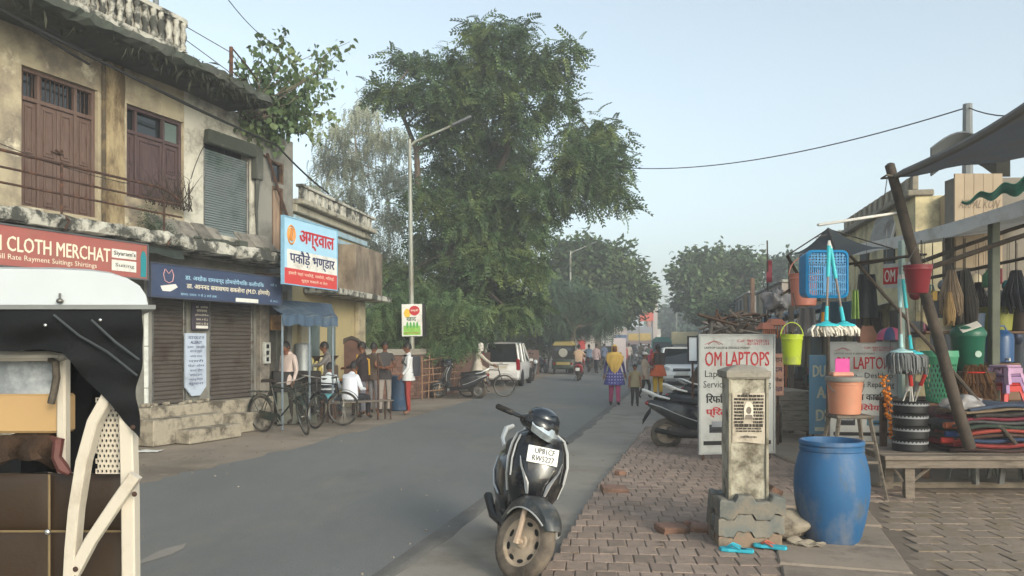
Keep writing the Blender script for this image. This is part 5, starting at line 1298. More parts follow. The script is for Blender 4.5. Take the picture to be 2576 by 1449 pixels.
# ------------------------------------------------------------------ three-wheeler taxi
AUTOG = mat('dark_green_auto_paint', '#1f2e22', rough=.45, var=.15, dirt='#4b4a3c', dscale=4); AUTOY = mat('dull_yellow_top', '#8f7f48', rough=.7, var=.1, dirt='#8b7d48', dscale=4); CANV = mat('black_canvas', '#1b1c1c', rough=.9, var=.2)
def auto(label, loc, rz, name='auto_rickshaw'):
 t = thing(name, label, 'auto rickshaw', loc, rz)
 q = lambda x, hw, z0, z1, r=.1: [(x, -hw, z0), (x, -hw, z1 - r), (x, -hw + r, z1), (x, hw - r, z1), (x, hw, z1 - r), (x, hw, z0)]
 mb = MB(); mb.loft([q(-1.15, .54, .32, .82), q(-1.08, .62, .28, .86), q(-.2, .63, .26, .84), q(-.1, .62, .26, .42)]); mb.build('rear_body', AUTOG, t)
 mb = MB(); mb.loft([q(-.1, .60, .26, .40), q(.55, .58, .26, .40), q(.62, .50, .28, .92), q(1.05, .36, .34, .98), q(1.28, .16, .46, .9)]); mb.build('front_body', AUTOG, t)
 mb = MB(); mb.loft([q(-1.06, .56, 1.56, 1.72, .12), q(-.9, .62, 1.58, 1.78, .14), q(.4, .60, 1.58, 1.78, .14), q(.72, .54, 1.54, 1.70, .12)]); mb.build('roof', AUTOY, t)
 mb = MB(); mb.loft([[(-1.14, y, .84), (-1.04, y * .97, 1.58)] for y in (-.60, -.36)], cap=False, closed=False, sm=False)
 mb = MB(); mb.sheet(lambda a, b: (-1.12 + .08 * b, -.60 + 1.2 * a, .83 + .75 * b), 6, 4, .012)
 cv = mb.build('rear_curtain', CANV, t)
 for y in (-.28, .28): mb = MB(); mb.M = Matrix.Translation((-1.105, y, 1.36)) @ Matrix.Rotation(R(6), 4, 'Y'); mb.box(-.012, 0, -.16, .16, -.10, .10, .004); mb.build('rear_window', mat('cloudy_plastic', '#3f454a', rough=.2), cv)
 mb = MB(); mb.M = Matrix.Translation((-1.15, 0, 1.16)) @ Matrix.Rotation(R(90), 4, 'Z') @ Matrix.Rotation(R(90), 4, 'X'); mb.lathe([(.02, -.06), (.22, -.06), (.245, -.03), (.245, .05), (.2, .07), (.02, .075)], 22); mb.build('spare_wheel_cover', mat('grey_cream_cover', '#97958a', var=.1), t)
 for sg in (-1, 1):
  for x in (-.15, .62): mb = MB(); mb.tube([(x, sg * .60, .42), (x, sg * .59, 1.6)], .02, 6); mb.build('post', AUTOG, t)
  wheel(t, (-.72, sg * .52, .21), .21, .11, RUBBER, STEEL, Matrix(), 'rear_wheel', 0, 0, 18)
  mb = MB(); mb.box(-1.19, -1.14, sg * .42, sg * .54, .52, .62, .02); mb.build('tail_lamp', REDGL, t)
 wheel(t, (1.02, 0, .21), .21, .10, RUBBER, STEEL, Matrix(), 'front_wheel', 0, 0, 18)
 mb = MB(); mb.box(-1.18, -1.16, -.36, .36, .50, .66, .01); mb.build('number_plate', AUTOY, t)
 mb = MB(); mb.box(-1.22, -1.16, -.55, .55, .30, .38, .02); mb.build('bumper', AUTOG, t)
 mb = MB(); mb.box(-.8, -.25, -.52, .52, .42, .62, .04); mb.box(-.9, -.78, -.52, .52, .6, 1.1, .04); mb.build('seat', SEATB, t)
 mb = MB(); mb.M = Matrix.Translation((.68, 0, 1.26)) @ Matrix.Rotation(R(12), 4, 'Y'); mb.box(-.01, .01, -.5, .5, -.28, .28); mb.build('windscreen', DARKGL, t)
 return t
auto('dark green auto rickshaw with yellow roof driving away on the left of the road', G(1415, 941) + Vector((.2, 1.0, 0)), hd2)
# ------------------------------------------------------------------ electric rickshaw right beside the camera
CREAMP = mat('cream_white_paint', '#bdb5a7', rough=.4, var=.05, dirt='#8f7f6b', dscale=4, dlo=.52, dhi=.85)
er_y = 2.6
er = thing('electric_rickshaw', 'cream electric rickshaw with white roof and black side cover cut off at the left edge', 'rickshaw', (-2.3, 3.1, 0))
def E(u, v, y=er_y): return P(u, v, y)
# roof: rounded white shell with a thin metal gutter
mb = MB(); xr = X(372, er_y)
prof = [(-2.6, 1.778, 0), (xr, 1.778, 0)]
secs = []
for k in range(15):
 yy = er_y + k * .09; e = 1.12 * math.sin(math.pi * min(1, (k + .6) / 15)) ** .12
 top = 1.778 + .133 * e
 xs_ = xr; xr = X(372, er_y) - .55 * (yy - er_y)
 secs.append([(-3.6, yy, 1.778), (xr, yy, 1.778), (xr - .006, yy, 1.778 + .035 * e), (xr - .026, yy, 1.778 + .07 * e), (xr - .065, yy, 1.778 + .098 * e), (xr - .12, yy, 1.778 + .117 * e), (xr - .19, yy, 1.778 + .127 * e), (xr - .30, yy, top), (-3.0, yy, top + .012), (-3.6, yy, top)]); xr = xs_
mb.loft(secs); mb.build('roof', mat('white_roof_shell', '#b9bfc3', rough=.35, var=.04, coat=.2), er, world=True)
mb = MB(); g0 = X(402, er_y); mb.prism([(-3.6, er_y - .03), (g0, er_y - .03), (g0 - .72, er_y + 1.28), (-3.6, er_y + 1.28)], lambda p, k: (p[0], p[1], 1.762 + .014 * k)); mb.build('gutter', mat('gutter_metal', '#8d8f8d', rough=.45, metal=.5), er, world=True)
mb = MB(); mb.ell((X(155, er_y), er_y - .01, 1.79), (.012, .012, .009), 8, 5); mb.tube([(X(155, er_y), er_y - .01, 1.79), (X(155, er_y), er_y - .01, 1.815)], .004, 6); mb.build('bolt', STEEL, er, world=True)
# black fabric side cover with folds
BLKC = mat('black_rain_cover', '#17191b', rough=.9, var=.2, scale=3, bump=.35, bscale=14, spec=.2)
top_e = [(-60, 775), (20, 775), (100, 775), (180, 775), (260, 775), (330, 776), (356, 777)]
bot_e = [(-60, 882), (20, 882), (105, 880), (160, 890), (215, 950), (300, 1040), (352, 1103)]
def cov(a, b):
 k = a * 6; i = min(5, int(k)); f = k - i
 u0 = top_e[i][0] + (top_e[i + 1][0] - top_e[i][0]) * f; v0 = top_e[i][1] + (top_e[i + 1][1] - top_e[i][1]) * f
 u1 = bot_e[i][0] + (bot_e[i + 1][0] - bot_e[i][0]) * f; v1 = bot_e[i][1] + (bot_e[i + 1][1] - bot_e[i][1]) * f
 u = u0 + (u1 - u0) * b; v = v0 + (v1 - v0) * b
 edge = (a ** 6) * (10 * math.sin(b * 7) + 4 * math.sin(b * 17)) * math.sin(math.pi * b)
 yy = er_y - .02 + .022 * math.sin((u * .8 + v) * .035) * b + .012 * math.sin(v * .06)
 return E(u + edge, v, yy)
mb = MB(); mb.sheet(cov, 46, 30, .006); cvr = mb.build('side_cover', BLKC, er, world=True)
for pts in ([(135, 792), (200, 845), (270, 885), (345, 945)], [(230, 805), (290, 860), (350, 905)]):
 mb = MB(); mb.tube([E(u, v, er_y - .045) for (u, v) in pts], .004, 5); mb.build('seam', mat('seam_grey', '#3a3f42'), cvr, world=True)
for (u, v) in ((114, 818), (252, 805)): mb = MB(); mb.ell(E(u, v, er_y - .048), (.006, .005, .006), 8, 5); mb.build('press_stud', CHROME, cvr, world=True)
# frame: post, curved guard bar, brace, perforated sheet
def bar(pts, w, d, name, m=CREAMP, y=er_y, n=1):
 mb = MB(); secs = []
 P3 = [E(u, v, y) for (u, v) in pts]
 for i, p in enumerate(P3):
  tt = (P3[min(i + 1, len(P3) - 1)] - P3[max(i - 1, 0)]).normalized(); nn = Vector((tt.z, 0, -tt.x))
  c = .2; secs.append([p + nn * w / 2 * a + Vector((0, d / 2 * b, 0)) for (a, b) in ((-1, -1 + c), (-1 + c, -1), (1 - c, -1), (1, -1 + c), (1, 1 - c), (1 - c, 1), (-1 + c, 1), (-1, 1 - c))])
 mb.loft(secs, sm=False); return mb.build(name, m, er, world=True)
bar([(322, 1040), (328, 1250), (330, 1500), (330, 1900)], .045, .045, 'post', y=er_y + .03)
bar([(236, 960), (240, 1080), (243, 1200)], .036, .04, 'inner_post', mat('shaded_cream_paint', '#b5b0a6'), er_y + .5)
bar([(282, 985), (240, 1060), (212, 1160), (193, 1280), (184, 1380), (178, 1500), (172, 1700)], .036, .05, 'curved_bar', y=er_y - .005)
bar([(188, 1440), (230, 1360), (290, 1270), (342, 1195)], .037, .03, 'brace', y=er_y - .012)
for (u, v) in ((338, 1243), (190, 1432), (334, 1075)): MB().ell(E(u, v, er_y - .03), (.009, .006, .009), 8, 5).build('bolt', RUST, er, world=True)
# perforated panel: real holes
mb = MB(); x0, x1 = X(243, er_y + .06), X(318, er_y + .06); z1_, z0_ = Z(1000, er_y + .06), Z(1192, er_y + .06)
nx, nz = 7, 15; dx = (x1 - x0) / nx; dz = (z1_ - z0_) / nz
for i in range(nx):
 for j in range(nz):
  cx, cz = x0 + (i + .5 + (.25 if j % 2 else -.25)) * dx, z0_ + (j + .5) * dz
  o = [(cx + dx * .5 * sx, cz + dz * .5 * sz) for (sx, sz) in ((-1, -1), (0, -1), (1, -1), (1, 0), (1, 1), (0, 1), (-1, 1), (-1, 0))]
  h = [(cx + dx * .30 * math.cos(a), cz + dz * .36 * math.sin(a)) for a in [R(225 + k * 45) for k in range(8)]]
  yy = er_y + .06; vs = [(p[0], yy, p[1]) for p in o + h] + [(p[0], yy + .006, p[1]) for p in h]
  mb.add(vs, [(k, (k + 1) % 8, 8 + (k + 1) % 8, 8 + k) for k in range(8)] + [(8 + k, 8 + (k + 1) % 8, 16 + (k + 1) % 8, 16 + k) for k in range(8)])
stuff(mb.build('perforated_panel', CREAMP, er, world=True, recalc=False))
# cream box with scratched window, blanket and tufted brown board
mb = MB(); mb.box(-3.6, X(160, er_y + .12), er_y + .12, er_y + .2, Z(1090, er_y + .12), Z(992, er_y + .12), .008); mb.build('driver_box', mat('tan_cream_panel', '#ab8d63', rough=.45, var=.06), er, world=True)
mb = MB(); mb.box(X(140, er_y + .10), X(163, er_y + .10), er_y + .10, er_y + .14, Z(1192, er_y + .1), Z(900, er_y + .1), .006); mb.build('box_post', CREAMP, er, world=True)
mb = MB(); mb.box(-3.6, X(168, er_y + .1), er_y + .07, er_y + .5, Z(908, er_y + .1), Z(884, er_y + .1), .012); mb.build('box_top', mat('grey_cream_lid', '#96928a', var=.08), er, world=True)
mb = MB(); mb.box(-3.6, X(138, er_y + .15), er_y + .15, er_y + .16, Z(991, er_y + .15), Z(909, er_y + .15)); mb.build('scratched_window', mat('scratched_plastic', '#7b8186', rough=.3, var=.2, scale=7, dirt='#a9aeb2', dscale=5, dlo=.5, dhi=.7, bump=.1), er, world=True)
mb = MB(); mb.tube([E(128, 905, er_y + .08), E(140, 912, er_y + .06), E(142, 950, er_y + .06), E(136, 985, er_y + .06), E(128, 1015, er_y + .06)], .012, 6); mb.build('rubber_strap', RUBBER, er, world=True)
mb = MB(); mb.sheet(lambda a, b: E(-60 + 200 * a + 14 * math.sin(b * 6) * a, 1094 + 12 * math.sin(a * 5 + 1) + b * (92 - 26 * abs(math.sin(a * 3.2))), er_y + .16 + .05 * math.sin(a * 14) * b), 26, 10, .015); mb.build('blanket', mat('brown_fur_blanket', '#3b2c21', rough=.95, var=.4, scale=14, bump=.7, bscale=50), er, world=True)
mb = MB(); mb.tube([E(128, 1100, er_y + .05), E(148, 1108, er_y + .03), E(142, 1150, er_y + .03), E(158, 1178, er_y + .03), E(176, 1192, er_y + .03)], [.006, .018, .016, .02, .008], 6); mb.build('cloth_knot', mat('maroon_cloth', '#56302c', var=.3, scale=20), er, world=True)
mb = MB(); yq = er_y + .35; mb.sheet(lambda a, b: (X(60 + 262 * a, yq), yq + .015 * math.sin(a * 20 + b * 4), Z(870 + 318 * b, yq)), 20, 8, .006); mb.build('interior_shade_panel', BLKC, er, world=True)  # added black sheet, stands in for the shade inside the rickshaw
LEATH = mat('brown_tufted_leather', '#33261a', rough=.45, var=.15, scale=3, dirt='#2c2017', dscale=3, bump=.08)
tx = [-3.0, -1.93, X(128, er_y + .14), X(307, er_y + .14)]; tz = [0.45, Z(1335, er_y + .14), Z(1192, er_y + .14)]
for i in range(3):
 for j in range(2):
  xa, xb, za, zb = tx[i], tx[i + 1], tz[j], tz[j + 1]; yy = er_y + .14
  mb = MB(); mb.sheet(lambda a, b: (xa + (xb - xa) * a, yy - .018 * (math.sin(math.pi * a) * math.sin(math.pi * b)) ** .45, za + (zb - za) * b), 14, 14, 0); mb.build('seat_pad', LEATH, er, world=True)
mb = MB(); mb.tube([(tx[0], er_y + .13, tz[1]), (tx[3], er_y + .13, tz[1])], .004, 5); mb.tube([(tx[2], er_y + .13, tz[0]), (tx[2], er_y + .13, tz[2])], .004, 5); mb.build('seam', mat('seam_tan', '#7b6a4d'), er, world=True)
mb = MB(); mb.ell((tx[2], er_y + .12, tz[1]), (.011, .008, .011), 10, 6); mb.build('button', CHROME, er, world=True)
mb = MB(); mb.box(-3.0, tx[3], er_y + .146, er_y + .24, .45, tz[2] - .01, .02); mb.build('backboard', LEATH, er, world=True)
mb = MB(); mb.box(-3.6, -1.25, er_y + .05, er_y + .2, .28, .42, .03); mb.build('chassis', CREAMP, er, world=True)
mb = MB(); mb.box(-3.6, -2.2, er_y + .85, er_y + 1.2, .42, 1.2, .03); mb.build('rear_bench', SEATB, er, world=True)
for (x, y) in ((-1.75, er_y + .12), (-2.3, er_y + 1.05), (-3.5, er_y + .6)): wheel(er, (x + 2.3, y - 3.1, .23), .23, .09, RUBBER, STEEL, Matrix(), 'wheel', 0, 0, 20)
# slim white-painted post of the cloth shop behind it
ps = thing('shop_post', 'slim white painted shop post just behind the rickshaw cover', 'post', G(362, 1112))
mb = MB(); mb.M = Matrix.Rotation(.3, 4, 'Z'); mb.box(-.075, .075, -.06, .06, 0, 2.75, .01); mb.build('shaft', mat('chalky_white_paint', '#bcc0bd', var=.08, dirt='#8f8f88', dscale=3), ps)
for z in (.9, 1.6): mb = MB(); mb.M = Matrix.Rotation(.3, 4, 'Z'); mb.box(-.079, .079, -.064, .064, z, z + .02); mb.build('band', STEEL, ps)
# ------------------------------------------------------------------ people: one continuous skinned body each, clothes and hair as parts
BASEJ = dict(pelvis=(0, 0, .93), spine=(0, .01, 1.10), chest=(0, 0, 1.28), neckb=(0, .01, 1.42), neckt=(0, -.01, 1.50), head=(0, -.02, 1.60),
             shL=(.165, .01, 1.385), elL=(.225, .03, 1.11), wrL=(.24, -.03, .87), shR=(-.165, .01, 1.385), elR=(-.225, .03, 1.11), wrR=(-.24, -.03, .87),
             hipL=(.085, 0, .87), knL=(.095, -.01, .48), anL=(.10, .02, .085), toL=(.115, -.11, .035), hipR=(-.085, 0, .87), knR=(-.095, -.01, .48), anR=(-.10, .02, .085), toR=(-.115, -.11, .035))
BASER = dict(pelvis=(.15, .115), spine=(.135, .10), chest=(.155, .115), neckb=(.075, .065), neckt=(.05, .05), sh=(.062, .062), el=(.042, .042), wr=(.028, .026), hip=(.092, .092), kn=(.06, .06), an=(.04, .042), to=(.036, .03))
BONES = [('pelvis', 'spine', 't'), ('spine', 'chest', 't'), ('chest', 'neckb', 't'), ('neckb', 'neckt', 'k')]
for S_ in 'LR': BONES += [('chest', 'sh' + S_, 't'), ('sh' + S_, 'el' + S_, 'u'), ('el' + S_, 'wr' + S_, 'f'), ('pelvis', 'hip' + S_, 'l'), ('hip' + S_, 'kn' + S_, 'l'), ('kn' + S_, 'an' + S_, 'c'), ('an' + S_, 'to' + S_, 's')]
SHOE = mat('dark_sandal', '#2b231e', rough=.7)
def person(label, loc, rz, H=1.68, pose=None, top='#cccccc', bottom='#333333', skin=SKIN, hair='short', shoe=SHOE, sleeve='long', build=1.0, legw=1.0, kurta=None, barelow=False, group=None, look=0.0, topm=None):
 s = H / 1.70; J = {k: Vector(v) for k, v in BASEJ.items()}
 for k, v in (pose or {}).items(): J[k] = Vector(v)
 t = thing('person', label, 'person', loc, rz, group)
 keys = [k for k in J if k != 'head']; ix = {k: i for i, k in enumerate(keys)}
 me = bpy.data.meshes.new('body'); me.from_pydata([tuple(J[k] * s) for k in keys], [(ix[a], ix[b]) for a, b, _ in BONES], [])
 ob = bpy.data.objects.new('body', me); COL.objects.link(ob)
 md = ob.modifiers.new('skin', 'SKIN'); ob.modifiers.new('sub', 'SUBSURF').levels = 1
 for k in keys:
  kk = k if k in BASER else k[:-1]; r = BASER[kk]; w = build * (legw if kk in ('hip', 'kn', 'an') else 1)
  sv = me.skin_vertices[0].data[ix[k]]; sv.radius = (r[0] * s * w, r[1] * s * w)
  if k == 'pelvis': sv.use_root = True
 dg = bpy.context.evaluated_depsgraph_get(); dg.update()
 ev = ob.evaluated_get(dg).to_mesh()
 vs = [tuple(v.co) for v in ev.vertices]; fs = [tuple(p.vertices) for p in ev.polygons]; ctr = [p.center.copy() for p in ev.polygons]
 ob.evaluated_get(dg).to_mesh_clear(); bpy.data.objects.remove(ob); bpy.data.meshes.remove(me)
 mi = []
 for c in ctr:
  best = None
  for a, b, z in BONES:
   A, B = J[a] * s, J[b] * s; ab = B - A; f = max(0, min(1, (c - A).dot(ab) / max(ab.length_squared, 1e-9))); d = (c - (A + ab * f)).length - .03 * (z == 't')
   if best is None or d < best[0]: best = (d, z, f)
  z, f = best[1], best[2]
  if z == 't': m = 1
  elif z == 'k': m = 0
  elif z == 'u': m = 1 if sleeve == 'long' or f < .62 else 0
  elif z == 'f': m = 1 if sleeve == 'long' and f < .9 else 0
  elif z == 'l': m = 2
  elif z == 'c': m = (2 if f < .93 else 0) if not barelow else 0
  else: m = 3
  mi.append(m)
 mb = MB(); mb.add(vs, fs, True); mb.mi = mi[:]
 # hands: palm with four fingers and a thumb
 for S_ in 'LR':
  sg = 1 if S_ == 'L' else -1; w_, e_ = J['wr' + S_] * s, J['el' + S_] * s; d = (w_ - e_).normalized(); sd = d.orthogonal().normalized(); side = Vector((0, -1, 0)) - d * (-d.y); side = side.normalized() if side.length > .1 else sd; nn = d.cross(side)
  p = w_ + d * .045 * s; mb.m = 0
  mb.tube([w_ - d * .01 * s, p, w_ + d * .085 * s], [.026 * s, .033 * s, .03 * s], 8)
  for q in range(4):
   o = w_ + d * .082 * s + side * (.027 - .018 * q) * s; l = (.062, .07, .066, .05)[q] * s
   mb.tube([o, o + d * l * .55 - nn * sg * .004 * s, o + d * l * .9 - nn * sg * .022 * s], [.0092 * s, .0085 * s, .006 * s], 5)
  mb.tube([w_ + d * .025 * s + side * .02 * s, w_ + d * .055 * s + side * .05 * s, w_ + d * .085 * s + side * .052 * s], [.011 * s, .010 * s, .007 * s], 5)
 # head with face
 hc = J['head'] * s; RM = Matrix.Translation(hc) @ Matrix.Rotation(look, 4, 'Z'); old = mb.M; mb.M = RM; mb.m = 0
 def hf(p):
  x, y, z = p; k = 1 - .22 * max(0, -z / (.118 * s)) ** 1.5
  return [x * k, y * (k if y > 0 else 1 - .08 * max(0, -z / (.118 * s))), z]
 mb.ell((0, 0, 0), (.076 * s, .096 * s, .118 * s), 14, 10, hf)
 mb.loft([[(-.008 * s, -.092 * s, .018 * s), (.008 * s, -.092 * s, .018 * s), (0, -.098 * s, .018 * s)], [(-.018 * s, -.09 * s, -.025 * s), (.018 * s, -.09 * s, -.025 * s), (0, -.117 * s, -.022 * s)], [(-.012 * s, -.09 * s, -.034 * s), (.012 * s, -.09 * s, -.034 * s), (0, -.10 * s, -.034 * s)]])
 for sg in (-1, 1): mb.ell((sg * .077 * s, .008 * s, -.005 * s), (.01 * s, .02 * s, .03 * s), 6, 5)
 mb.tube([(0, .01, -.06 * s), (0, .02, -.15 * s)], .05 * s, 8); mb.M = old
 mb.build('body', [skin, topm or mat('cloth_' + top[1:], top, rough=.9, var=.1, scale=8, bump=.2, bscale=25), mat('cloth_' + bottom[1:], bottom, rough=.9, var=.12, scale=8, bump=.2, bscale=25), shoe], t)
 bd = [c for c in t.children][0]
 fm = MB(); fm.M = RM
 for sg in (-1, 1): fm.ell((sg * .032 * s, -.086 * s, .012 * s), (.014 * s, .008 * s, .007 * s), 8, 5); fm.box((sg * .032 - .018) * s, (sg * .032 + .018) * s, -.094 * s, -.084 * s, .030 * s, .036 * s)
 stuff(fm.build('eyes', HAIR, t)); fm = MB(); fm.M = RM; fm.ell((0, -.084 * s, -.058 * s), (.024 * s, .01 * s, .008 * s), 8, 5); fm.build('mouth', mat('dark_lips', '#6a3530'), t)
 if hair:
  h = MB(); h.M = RM
  n = 16; rows = []
  for i in range(8):
   th = math.pi / 2 - i * .27
   row = []
   for k in range(n):
    a = 2 * math.pi * k / n; front = max(0, -math.sin(a)); cut = th if hair == 'none' else max(th, .32 * front + (-.75 if hair == 'long' else -.35) * (1 - front) - .1)
    row.append((.083 * s * math.cos(cut) * math.cos(a), (.106 * s) * math.cos(cut) * math.sin(a) + .006 * s, .127 * s * math.sin(cut) + .004 * s))
   rows.append(row)
  h.loft(rows, cap=False)
  if hair == 'bun': h.ell((0, .11 * s, -.02 * s), (.045 * s, .04 * s, .045 * s), 8, 6)
  if hair == 'long': h.tube([(0, .095 * s, .0), (0, .115 * s, -.12 * s), (0, .12 * s, -.30 * s)], [.05 * s, .045 * s, .012 * s], 8)
  h.build('hair', HAIR, t)
 if not pose or 'pelvis' not in pose:
  hm_ = MB(); hm_.loft([[((rx + .006 * math.sin(5 * a)) * math.cos(a) * s, (.005 + ry * math.sin(a)) * s, z * s) for a in np.linspace(0, 2 * math.pi, 20, endpoint=False)] for (z, rx, ry) in ((1.10, .135, .10), (1.0, .155, .118), (.90, .17, .128), (.81, .178, .132))], cap=False); hm_.build('shirt_hem', t.children[0].data.materials[1], t)
 return t, s, J
def kurta(t, s, m, z0, z1, flare=.24, J=None, name='kurta', cx=0, cy=0, waist=.165):
 mb = MB(); secs = []
 for i in range(10):
  f = i / 9; z = z1 + (z0 - z1) * f
  rx = .185 - .02 * math.sin(math.pi * min(1, f * 1.6)) + max(0, f - .4) * (flare - .17) / .6 * 1.2; ry = rx * .72
  secs.append([((cx + (rx + .012 * f * math.sin(7 * a)) * math.cos(a)) * s, (cy + .005 + (ry + .012 * f * math.sin(5 * a + 1)) * math.sin(a)) * s, z * s) for a in np.linspace(0, 2 * math.pi, 26, endpoint=False)])
 mb.loft(secs); return mb.build(name, m, t)
def wrap(t, s, m, J, name='head_scarf', drape=None, zl=-.09):
 hc = J['head']; mb = MB()
 pt = lambda th, a: ((hc.x + .092 * math.cos(max(th, -.4)) * math.cos(a)) * s, (hc.y + .012 + .114 * math.cos(max(th, -.4)) * math.sin(a)) * s, (hc.z + .008 + (.136 * math.sin(th) if th > -.7 else -.088 + (th + .7) * .10)) * s)
 mb.loft([[pt(th, 2 * math.pi * k / 20) for k in range(20)] for th in (1.5, 1.2, .9, .62)], cap=False)
 mb.loft([[pt(th, R(-90 + 44 + 272 * k / 20)) for k in range(21)] for th in (.62, .35, .05, -.3, -.7, -1.2)], cap=False, closed=False)
 if drape:
  mb.sheet(lambda a, b: ((drape[2] * 1.25 * math.sin((a - .5) * 3.0) * (1 - .55 * b ** 2.2)) * s, (-.135 - .035 * math.cos((a - .5) * 3.0) * (1 - .3 * b) + .075 * abs(a - .5) * 2 + .012 * math.sin(a * 26 + b * 5)) * s, (drape[0] + (drape[1] - drape[0]) * b * (1 - .42 * (2 * abs(a - .5)) ** 2) - .05 * (2 * abs(a - .5)) ** 2) * s), 24, 14, .006)
  mb.sheet(lambda a, b: ((.20 * math.sin((a - .5) * 3.0)) * s, (.13 - .06 * (2 * abs(a - .5)) ** 2) * s, (drape[0] + .06 - .35 * b) * s), 14, 6, .006)
  mb.sheet(lambda a, b: ((.10 + .13 * b) * math.cos(a * 2 * math.pi) * s, (.0 + (.10 + .02 * b) * math.sin(a * 2 * math.pi)) * s, (1.52 - .10 * b) * s), 20, 3, .006)
 return mb.build(name, m, t)
WALKA = dict(knL=(.09, -.10, .49), anL=(.10, -.10, .09), toL=(.11, -.24, .06), knR=(-.09, .0, .48), anR=(-.10, .12, .10), toR=(-.11, .0, .035))
# woman in yellow scarf
KUR = mat('purple_blue_kurta', '#4a4a86', rough=.85, var=.15, scale=6, bump=.2, bscale=25)
t, s, J = person('woman in yellow scarf, purple kurta and pink trousers walking towards the camera on the road', G(1546, 1021), R(-4), 1.60, {**WALKA, 'elL': (.255, .03, 1.10), 'wrL': (.295, -.03, .88), 'elR': (-.255, .03, 1.10), 'wrR': (-.29, -.04, .86)}, '#3e3a66', '#a8486e', SKIN, None, SHOE, 'long', 1.0, 1.28)
ko = kurta(t, s, KUR, .60, 1.38, .27)
mb = MB(); g_ = random.Random(4)
for row in range(4):
 for a in np.linspace(R(195), R(345), 9):
  z = .66 + row * .085; rx = .27 - row * .012; f = .005; mb.M = Matrix.Translation(((rx + f) * math.cos(a) * s, ((rx * .72 + f + .014) * math.sin(a) + .005) * s, z * s)) @ Matrix.Rotation(a + R(90), 4, 'Z'); mb.box(-.014, .014, -.002, .002, -.017, .017)
stuff(mb.build('printed_squares', mat('print_pale_lilac', '#a9a3c4'), ko))
wrap(t, s, mat('yellow_scarf', '#c4a255', rough=.9, var=.12, scale=7, bump=.3, bscale=20), J, 'yellow_scarf', (1.45, .93, .20))
# child beside her
t, s, J = person('child in tan top and dark trousers walking beside the woman in yellow scarf', G(1597, 1023), R(-6), 1.10, {**WALKA, 'head': (0, -.02, 1.60)}, '#8f8266', '#35332e', SKIN2, 'short', SHOE, 'short', 1.12, 1.1)
kurta(t, s, mat('tan_top', '#928568', var=.12), .80, 1.39, .20, name='loose_top')
# person in cap behind the child
t, s, J = person('person in pale cap, beige shirt and rolled dark trousers crossing behind the child', G(1622, 1003), R(62), 1.38, {'knL': (.09, -.16, .50), 'anL': (.10, -.12, .10), 'toL': (.11, -.25, .05), 'knR': (-.09, .02, .49), 'anR': (-.1, .2, .13), 'toR': (-.11, .1, .04), 'elL': (.22, -.10, 1.16), 'wrL': (.12, -.28, 1.16)}, '#9d8e7e', '#2d2422', SKIN2, 'short', SHOE, 'long', 1.0, 1.05)
kurta(t, s, mat('beige_shirt', '#9d8e7e', var=.12), .72, 1.39, .22, name='shirt'); mb = MB(); hc = J['head']; mb.ell((hc.x * s, (hc.y + .005) * s, (hc.z + .06) * s), (.09 * s, .11 * s, .07 * s), 12, 7); mb.box(-.05 * s, .05 * s, -.19 * s, -.08 * s, 1.645 * s, 1.66 * s, .004); mb.build('cap', mat('pale_cap', '#c9c5bf'), t)
# woman in orange with a child on her shoulder
t, s, J = person('woman with dark hair, orange kurta and yellow trousers carrying a small child', G(1655, 996), R(-168), 1.62, {'elR': (-.25, -.08, 1.16), 'wrR': (-.10, -.24, 1.20)}, '#b5552e', '#c9a02a', SKIN, 'long', SHOE, 'short', 1.05, 1.45)
kurta(t, s, mat('orange_kurta', '#bc5a33', rough=.9, var=.14, scale=6, bump=.2, bscale=20), .66, 1.38, .26); mb = MB(); mb.sheet(lambda a, b: ((-.2 + .4 * a) * s, (.15 + .02 * math.sin(a * 14)) * s, (1.42 - .40 * b + .03 * math.sin(a * 3)) * s), 12, 8, .006); mb.build('shawl', mat('dark_shawl', '#3a3330', var=.2), t)
cpos = G(1655, 996); fw = Vector((math.sin(R(-168)), -math.cos(R(-168)), 0))
t, s, J = person('small child in pink hood carried on the shoulder of the woman in orange', cpos + Vector((-.20, .05, .62)), R(30), .84, {'hipL': (.1, -.05, .9), 'knL': (.14, -.3, .78), 'anL': (.13, -.28, .45), 'toL': (.13, -.36, .42), 'hipR': (-.1, -.05, .9), 'knR': (-.14, -.3, .78), 'anR': (-.13, -.28, .45), 'toR': (-.13, -.36, .42)}, '#a8455a', '#6d3a44', SKIN2, None, SHOE, 'long', 1.2, 1.2)
wrap(t, s, mat('pink_hood', '#b8406a', rough=.9, var=.1), J, 'hood')
# riders
def rider_pose(lean=0): return dict(pelvis=(0, .05, .84), spine=(0, .06, 1.0), chest=(0, .03, 1.18), neckb=(0, .02, 1.33), neckt=(0, 0, 1.41), head=(0, -.02, 1.51), shL=(.17, .03, 1.28), shR=(-.17, .03, 1.28), elL=(.27, -.14, 1.10), elR=(-.27, -.14, 1.10), wrL=(.30, -.42, 1.06), wrR=(-.30, -.42, 1.06), hipL=(.10, .03, .80), hipR=(-.10, .03, .80), knL=(.18, -.36, .68), knR=(-.18, -.36, .68), anL=(.15, -.32, .34), anR=(-.15, -.32, .34), toL=(.16, -.46, .28), toR=(-.16, -.46, .28))
rz_r = math.atan2(1, .16)
REDS = mat('red_scooter_paint', '#9c1f24', rough=.3, coat=.4, var=.05)
b = G(1457, 957); scooter('red scooter ridden away along the road by the man in peach shirt', b, rz_r, 0, 0, REDS, None, SILVER, RUBBER, None, True)
sc = bpy.context.scene
fwd = Vector((math.cos(rz_r), math.sin(rz_r), 0)); mb = MB(); mb.M = Matrix.Translation(b - fwd * .95) @ Matrix.Rotation(rz_r, 4, 'Z'); mb.box(-.02, -.005, -.09, .09, .46, .60, .004)
